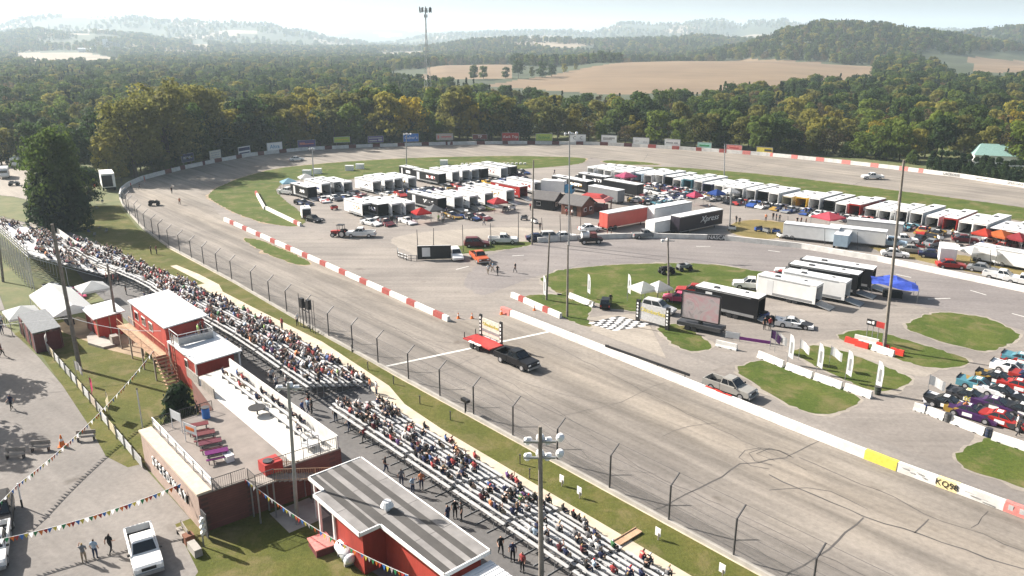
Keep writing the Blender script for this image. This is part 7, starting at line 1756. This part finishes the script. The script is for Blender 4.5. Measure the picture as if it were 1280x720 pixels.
seats.sort(key=lambda s_: (s_[0] - Vector((0, 0, CAM_H))).length)
N_IND = 170
RW = ['front', 'second', 'third', 'fourth', 'fifth', 'sixth', 'seventh', 'eighth', 'ninth', 'back']
for p, a, k, u, where in seats[:N_IND]:
    sh, pa, ha = rnd_look()
    if sh == 'black' and ha == 'dark hair': ha = 'brown hair'
    person(p, a + rp_.uniform(-.4, .4), pick(rp_, [('sit', 6), ('lean', 3), ('cheer', .6)]), sh, pa, ha, 'spectator, %s top, %s, %s row, %s' % (sh, ha, RW[k], place_u(u)), 'spectators seated on the trackside bleachers', rp_.uniform(.94, 1.04))
# the rest of the crowd, far too dense to tell apart
low = {k: body_mesh('crowd_' + k, pose(k), BONES, RAD, 0) for k in ('sit', 'lean')}
low = {k: ([v.co.copy() for v in me.vertices], [tuple(p.vertices) for p in me.polygons], [p.material_index for p in me.polygons]) for k, me in low.items()}
CM = []
for c in SHIRT:
    m, nt, b = nodes('crowd_' + c.replace(' ', '_')); b.inputs['Base Color'].default_value = SHIRT[c]; b.inputs['Roughness'].default_value = .9; CM.append(m)
base_n = len(CM); CM += [M['jeans'], M['dark_pants'], M['khaki'], M['skin'], M['brown_hair'], M['dark_hair'], M['white_cap'], M['rubber']]
SN = list(SHIRT)
for part, lab in (('bleachers', 'dense seated crowd filling the far trackside bleachers'), ('grandstand', 'seated crowd filling the tall grandstand at the left')):
    mb = MB()
    for p, a, k, u, where in seats[N_IND:]:
        if where != part: continue
        sh, pa, ha = rnd_look(); vs, fs, mi = low[rp_.choice(('sit', 'lean'))]
        T = Matrix.Translation(p) @ Matrix.Rotation(a + rp_.uniform(-.4, .4), 4, 'Z')
        ids = (SN.index(sh), base_n + rp_.randrange(3), base_n + 3, base_n + 4 + rp_.randrange(3), base_n + 7)
        b0 = len(mb.v); mb.v += [tuple(T @ q) for q in vs]; mb.f += [tuple(i + b0 for i in f) for f in fs]; mb.m += [ids[i] for i in mi]
    o = mb.build('crowd', CM); tag(o, lab, 'crowd', None, 'stuff')
# people on their feet
def stander(px, py, rz, kind, sh, pa, ha, label, z=0, group=None, s=1.0): return person(at(px, py, z), rz, kind, sh, pa, ha, label, group, s)
stander(106, 704, rad(20), 'reach', 'grey', 'khaki trousers', 'blonde hair', 'woman in grey top raising an arm, leftmost of three by the white pickup'.replace('woman', 'person'))
stander(120, 699, rad(5), 'stand', 'light blue', 'jeans', 'brown hair', 'person in pale blue top, middle of three by the white pickup')
stander(139, 692, rad(-10), 'walk', 'black', 'dark trousers', 'dark hair', 'person in black carrying a bag, right of three by the white pickup')
stander(3, 446, rad(-60), 'walk', 'maroon', 'dark trousers', 'dark hair', 'person in maroon walking on the lot at the left edge')
stander(15, 512, rad(170), 'walk', 'navy', 'dark trousers', 'brown hair', 'person in navy alone in the shade on the lot')
for i, (px, py, sh) in enumerate([(3, 408, 'white'), (10, 404, 'grey'), (17, 402, 'blue'), (24, 400, 'black'), (3, 418, 'navy')]): stander(px, py, i, 'stand', sh, 'jeans', 'brown hair', 'person in %s queueing beside the ticket gate canopy' % sh, 0, 'people queueing at the gate')
for px, py, sh in [(134, 353, 'red'), (138, 354, 'maroon'), (143, 355, 'red'), (149, 356, 'maroon'), (117, 320, 'red')]: stander(px, py, 2, 'stand', sh, 'dark trousers', 'dark hair', 'person in %s on the concourse behind the tents' % sh, 0, 'people standing behind the tents')
for px, py, sh, l in [(189, 318, 'black', 'person in black on the shaded bank, left of two'), (196, 318, 'maroon', 'person in maroon on the sunlit bank beside one in black')]: stander(px, py, TA, 'stand', sh, 'dark trousers', 'dark hair', l)
for px, py, k, sh, l in [(527, 612, 'stand', 'orange', 'person in bright orange behind the bleachers by the striped roof'), (482, 592, 'walk', 'black', 'person in black walking on the concourse beside the striped roof'), (502, 608, 'stand', 'grey', 'person in grey with a cap near the orange one'), (516, 618, 'reach', 'light blue', 'person in pale blue leaning by the orange one'), (569, 648, 'stand', 'black', 'person in black, left of a pair on the concourse'), (577, 651, 'stand', 'black', 'person in black, right of a pair on the concourse'), (626, 694, 'walk', 'black', 'person in black near the shelter roof'), (641, 702, 'stand', 'navy', 'person in navy near the shelter, left of the lamp pole'), (653, 715, 'stand', 'red', 'person in red at the foot of the lamp pole'), (560, 655, 'stand', 'navy', 'person in navy stooping behind the pair in black'),
                     (386, 510, 'walk', 'black', 'person in black on the concourse below the deck parapet'), (346, 487, 'stand', 'white', 'person in white on the crowded concourse below the deck'), (358, 484, 'stand', 'white', 'person in white cap on the crowded concourse'), (366, 489, 'walk', 'grey', 'person in grey crossing the concourse gap'), (341, 478, 'stand', 'light blue', 'person in pale blue at the concourse gap'), (352, 470, 'stand', 'green', 'person in green at the concourse gap'), (420, 528, 'stand', 'black', 'person in black beside a wheelchair on the concourse'), (455, 552, 'walk', 'red', 'person in red behind the bleachers below the deck'), (437, 540, 'walk', 'navy', 'person in navy walking behind the bleachers below the deck'), (463, 490, 'stand', 'orange', 'person in orange at the bleacher gap by the walk'), (471, 494, 'stand', 'white', 'person in white at the bleacher gap by the walk'), (353, 412, 'stand', 'red', 'person in red at the foot of the flag stand'), (372, 407, 'stand', 'white', 'person in white beside the flag stand')]:
    stander(px, py, rp_.uniform(0, 6.28), k, sh, pick(rp_, [('jeans', 1), ('dark trousers', 1)]), pick(rp_, [('brown hair', 1), ('white cap', .6)]), l)
for i, (px, py) in enumerate([(610, 343), (616, 340), (622, 344), (613, 338)]): stander(px, py, i * 1.4, 'walk', ['white', 'light blue', 'black', 'grey'][i], 'khaki trousers' if i < 2 else 'dark trousers', 'blonde hair', 'person in %s walking across the inner oval by the orange pickup' % ['white', 'pale blue', 'black', 'grey'][i], 0, 'group walking on the inner oval')
stander(644, 341, 1, 'walk', 'black', 'dark trousers', 'dark hair', 'person in black walking alone where the ovals join')
for px, py, sh, l in [(759, 297, 'maroon', 'person in maroon leaning at the oval wall beside the rusty trailer'), (764, 297, 'black', 'person in black at the oval wall beside the one in maroon'), (675, 288, 'black', 'person in black near the thin pole behind the oval wall'), (748, 288, 'red', 'person in red at the corner of the rusty trailer'), (920, 279, 'black', 'person in black on the dry patch, left of two'), (924, 281, 'grey', 'person in grey on the dry patch, right of two'), (957, 277, 'orange', 'person in orange at the pit carts'), (966, 275, 'black', 'person in black, left of three by the pink canopy'), (970, 276, 'navy', 'person in navy among the three by the pink canopy'), (974, 277, 'grey', 'person in grey, right of three by the pink canopy'), (996, 281, 'black', 'person in black, left of the trio behind the long white trailer'), (1001, 281, 'maroon', 'person in maroon of the trio behind the long white trailer'), (1007, 282, 'black', 'person in black, right of the trio behind the long white trailer'), (1074, 346, 'black', 'person in black, left of two above the infield trailers'), (1080, 347, 'navy', 'person in navy, right of two above the infield trailers'), (962, 412, 'red', 'person in red overalls beside the white race car'), (955, 412, 'black', 'person in black beside the white race car'), (763, 381, 'black', 'person in black next to the small black van'), (1205, 520, 'orange', 'person in orange leaning over the double zero car'), (1270, 538, 'white', 'person in white at the barrier, right end of the line-up'), (1272, 545, 'black', 'person in black bending at the barrier by the red race car'), (1190, 296, 'yellow', 'person in yellow at the trailers near the orange canopy'), (887, 263, 'white', 'person in white at the middle lot edge'), (164, 236, 'red', 'person in red at the turn wall'), (175, 237, 'black', 'person in black at the turn wall'), (215, 242, 'black', 'person in black walking on the turn asphalt'), (225, 256, 'orange', 'person in orange walking on the shaded turn'), (646, 219, 'white', 'person in white on the far grass by the gravel'), (693, 219, 'navy', 'person in navy on the gravel behind the cabins'), (663, 263, 'red', 'person in red outside the dark cabin'), (715, 271, 'white', 'person in white at the log cabin'), (708, 270, 'red', 'person in red at the log cabin')]:
    stander(px, py, rp_.uniform(0, 6.28), pick(rp_, [('stand', 2), ('walk', 1)]), sh, 'dark trousers', 'brown hair', l)
for i in range(26):
    if i < 16: p = PA[8 + int(i * 1.55)] - dirA * rp_.uniform(3.2, 7.5) + Vector((rp_.uniform(-1, 1), 0, 0)); wh = 'by the right-hand trailers'
    else: p = at(rp_.uniform(450, 640), rp_.uniform(268, 284)); wh = 'by the left trailers'
    sh, pa, ha = rnd_look(); person(p, rp_.uniform(0, 6.28), pick(rp_, [('stand', 2), ('walk', 1)]), sh, pa, ha, 'crew member, %s top, %s, %s' % (sh, pa, wh), 'crews in the pit')
for k in range(13):
    u = -18.3 + k * 1.35 + rp_.uniform(-.3, .3); sh, pa, ha = rnd_look()
    if k in (4, 9): continue
    person(tr(u, 17.0 if k % 3 else 17.9, DZ + .49), TA + rp_.uniform(-.3, .3), 'sit', sh, pa, ha, 'spectator in %s top and %s on the deck benches' % (sh, ha), 'spectators on the deck benches')
person(tr(-29.4, 16.2, 4.2), TA, 'stand', 'lime', 'khaki trousers', 'white cap', 'person in pale green on the railed roof deck'); person(tr(-30.2, 15.6, 4.2), TA, 'stand', 'black', 'dark trousers', 'dark hair', 'person in black on the railed roof deck')
for k in range(18):
    u = rp_.uniform(-68, 4); sh, pa, ha = rnd_look()
    person(tr(u, fvb(u) + 7.2 + rp_.uniform(0, 2.0), 0), rp_.uniform(0, 6.28), pick(rp_, [('stand', 2), ('walk', 1)]), sh, pa, ha, 'person, %s top, %s, on the concourse %s' % (sh, pa, place_u(u)), 'people standing on the concourse')
for i, (px, py) in enumerate([(112, 292), (118, 296), (124, 287), (133, 291), (106, 275), (122, 262), (110, 255), (128, 254)]):
    t = thing('picnic_blanket', 'folding chair with a cooler in the shade under the big trees', 'folding chair', at(px, py), i, 'folding chairs in the shade of the turn'); t.name = 'folding_chair'
    MB().box((0, 0, .4), (.5, .45, .04)).build('seat', M['fabric_grey'] if i % 2 else M['navy'], t); MB().box((0, -.24, .65), (.5, .04, .5)).build('backrest', M['fabric_grey'] if i % 2 else M['navy'], t); mb = MB(); [mb.tube((x, y, 0), (-x, y, .4), .02, 0, 4) for x in (-.22, .22) for y in (-.2, .2)]; mb.build('leg', M['dark_metal'], t)
# ---------------------------------------------------------------- lettering to plain meshes; labels that single things out
dg = bpy.context.evaluated_depsgraph_get()
for o in [o for o in sc.objects if o.type == 'FONT']:
    me = bpy.data.meshes.new_from_object(o.evaluated_get(dg))
    n = bpy.data.objects.new('lettering', me); COL.objects.link(n); n.parent = o.parent; n.matrix_parent_inverse = o.matrix_parent_inverse.copy()
    n.location = o.location; n.rotation_euler = o.rotation_euler
    bpy.data.objects.remove(o)
bpy.context.view_layer.update()
def ordinal(k):
    W1 = ['', 'first', 'second', 'third', 'fourth', 'fifth', 'sixth', 'seventh', 'eighth', 'ninth', 'tenth', 'eleventh', 'twelfth', 'thirteenth', 'fourteenth', 'fifteenth', 'sixteenth', 'seventeenth', 'eighteenth', 'nineteenth']
    if k < 20: return W1[k]
    T10 = {2: 'twent', 3: 'thirt', 4: 'fort'}[k // 10]
    return T10 + 'ieth' if k % 10 == 0 else T10 + 'y-' + W1[k % 10]
by = {}
for o in sc.objects:
    if o.parent is None and o.get('label') and o.get('kind') not in ('stuff', 'structure'): by.setdefault(o['label'], []).append(o)
for lab, os_ in by.items():
    if len(os_) < 2: continue
    os_.sort(key=lambda o: pix(o.matrix_world.translation)[0])
    for k, o in enumerate(os_):
        o['label'] = lab + ', ' + ('leftmost of the %s' % {2: 'two', 3: 'three', 4: 'four'}.get(len(os_), 'row') if k == 0 else ('rightmost of the two' if len(os_) == 2 else 'rightmost of them') if k == len(os_) - 1 else ordinal(k + 1) + ' from the left')

for o in sc.objects:
    if o.parent is None and o.get('label') and len(o['label'].split()) > 16: print('LONG', o.name, o['label'])
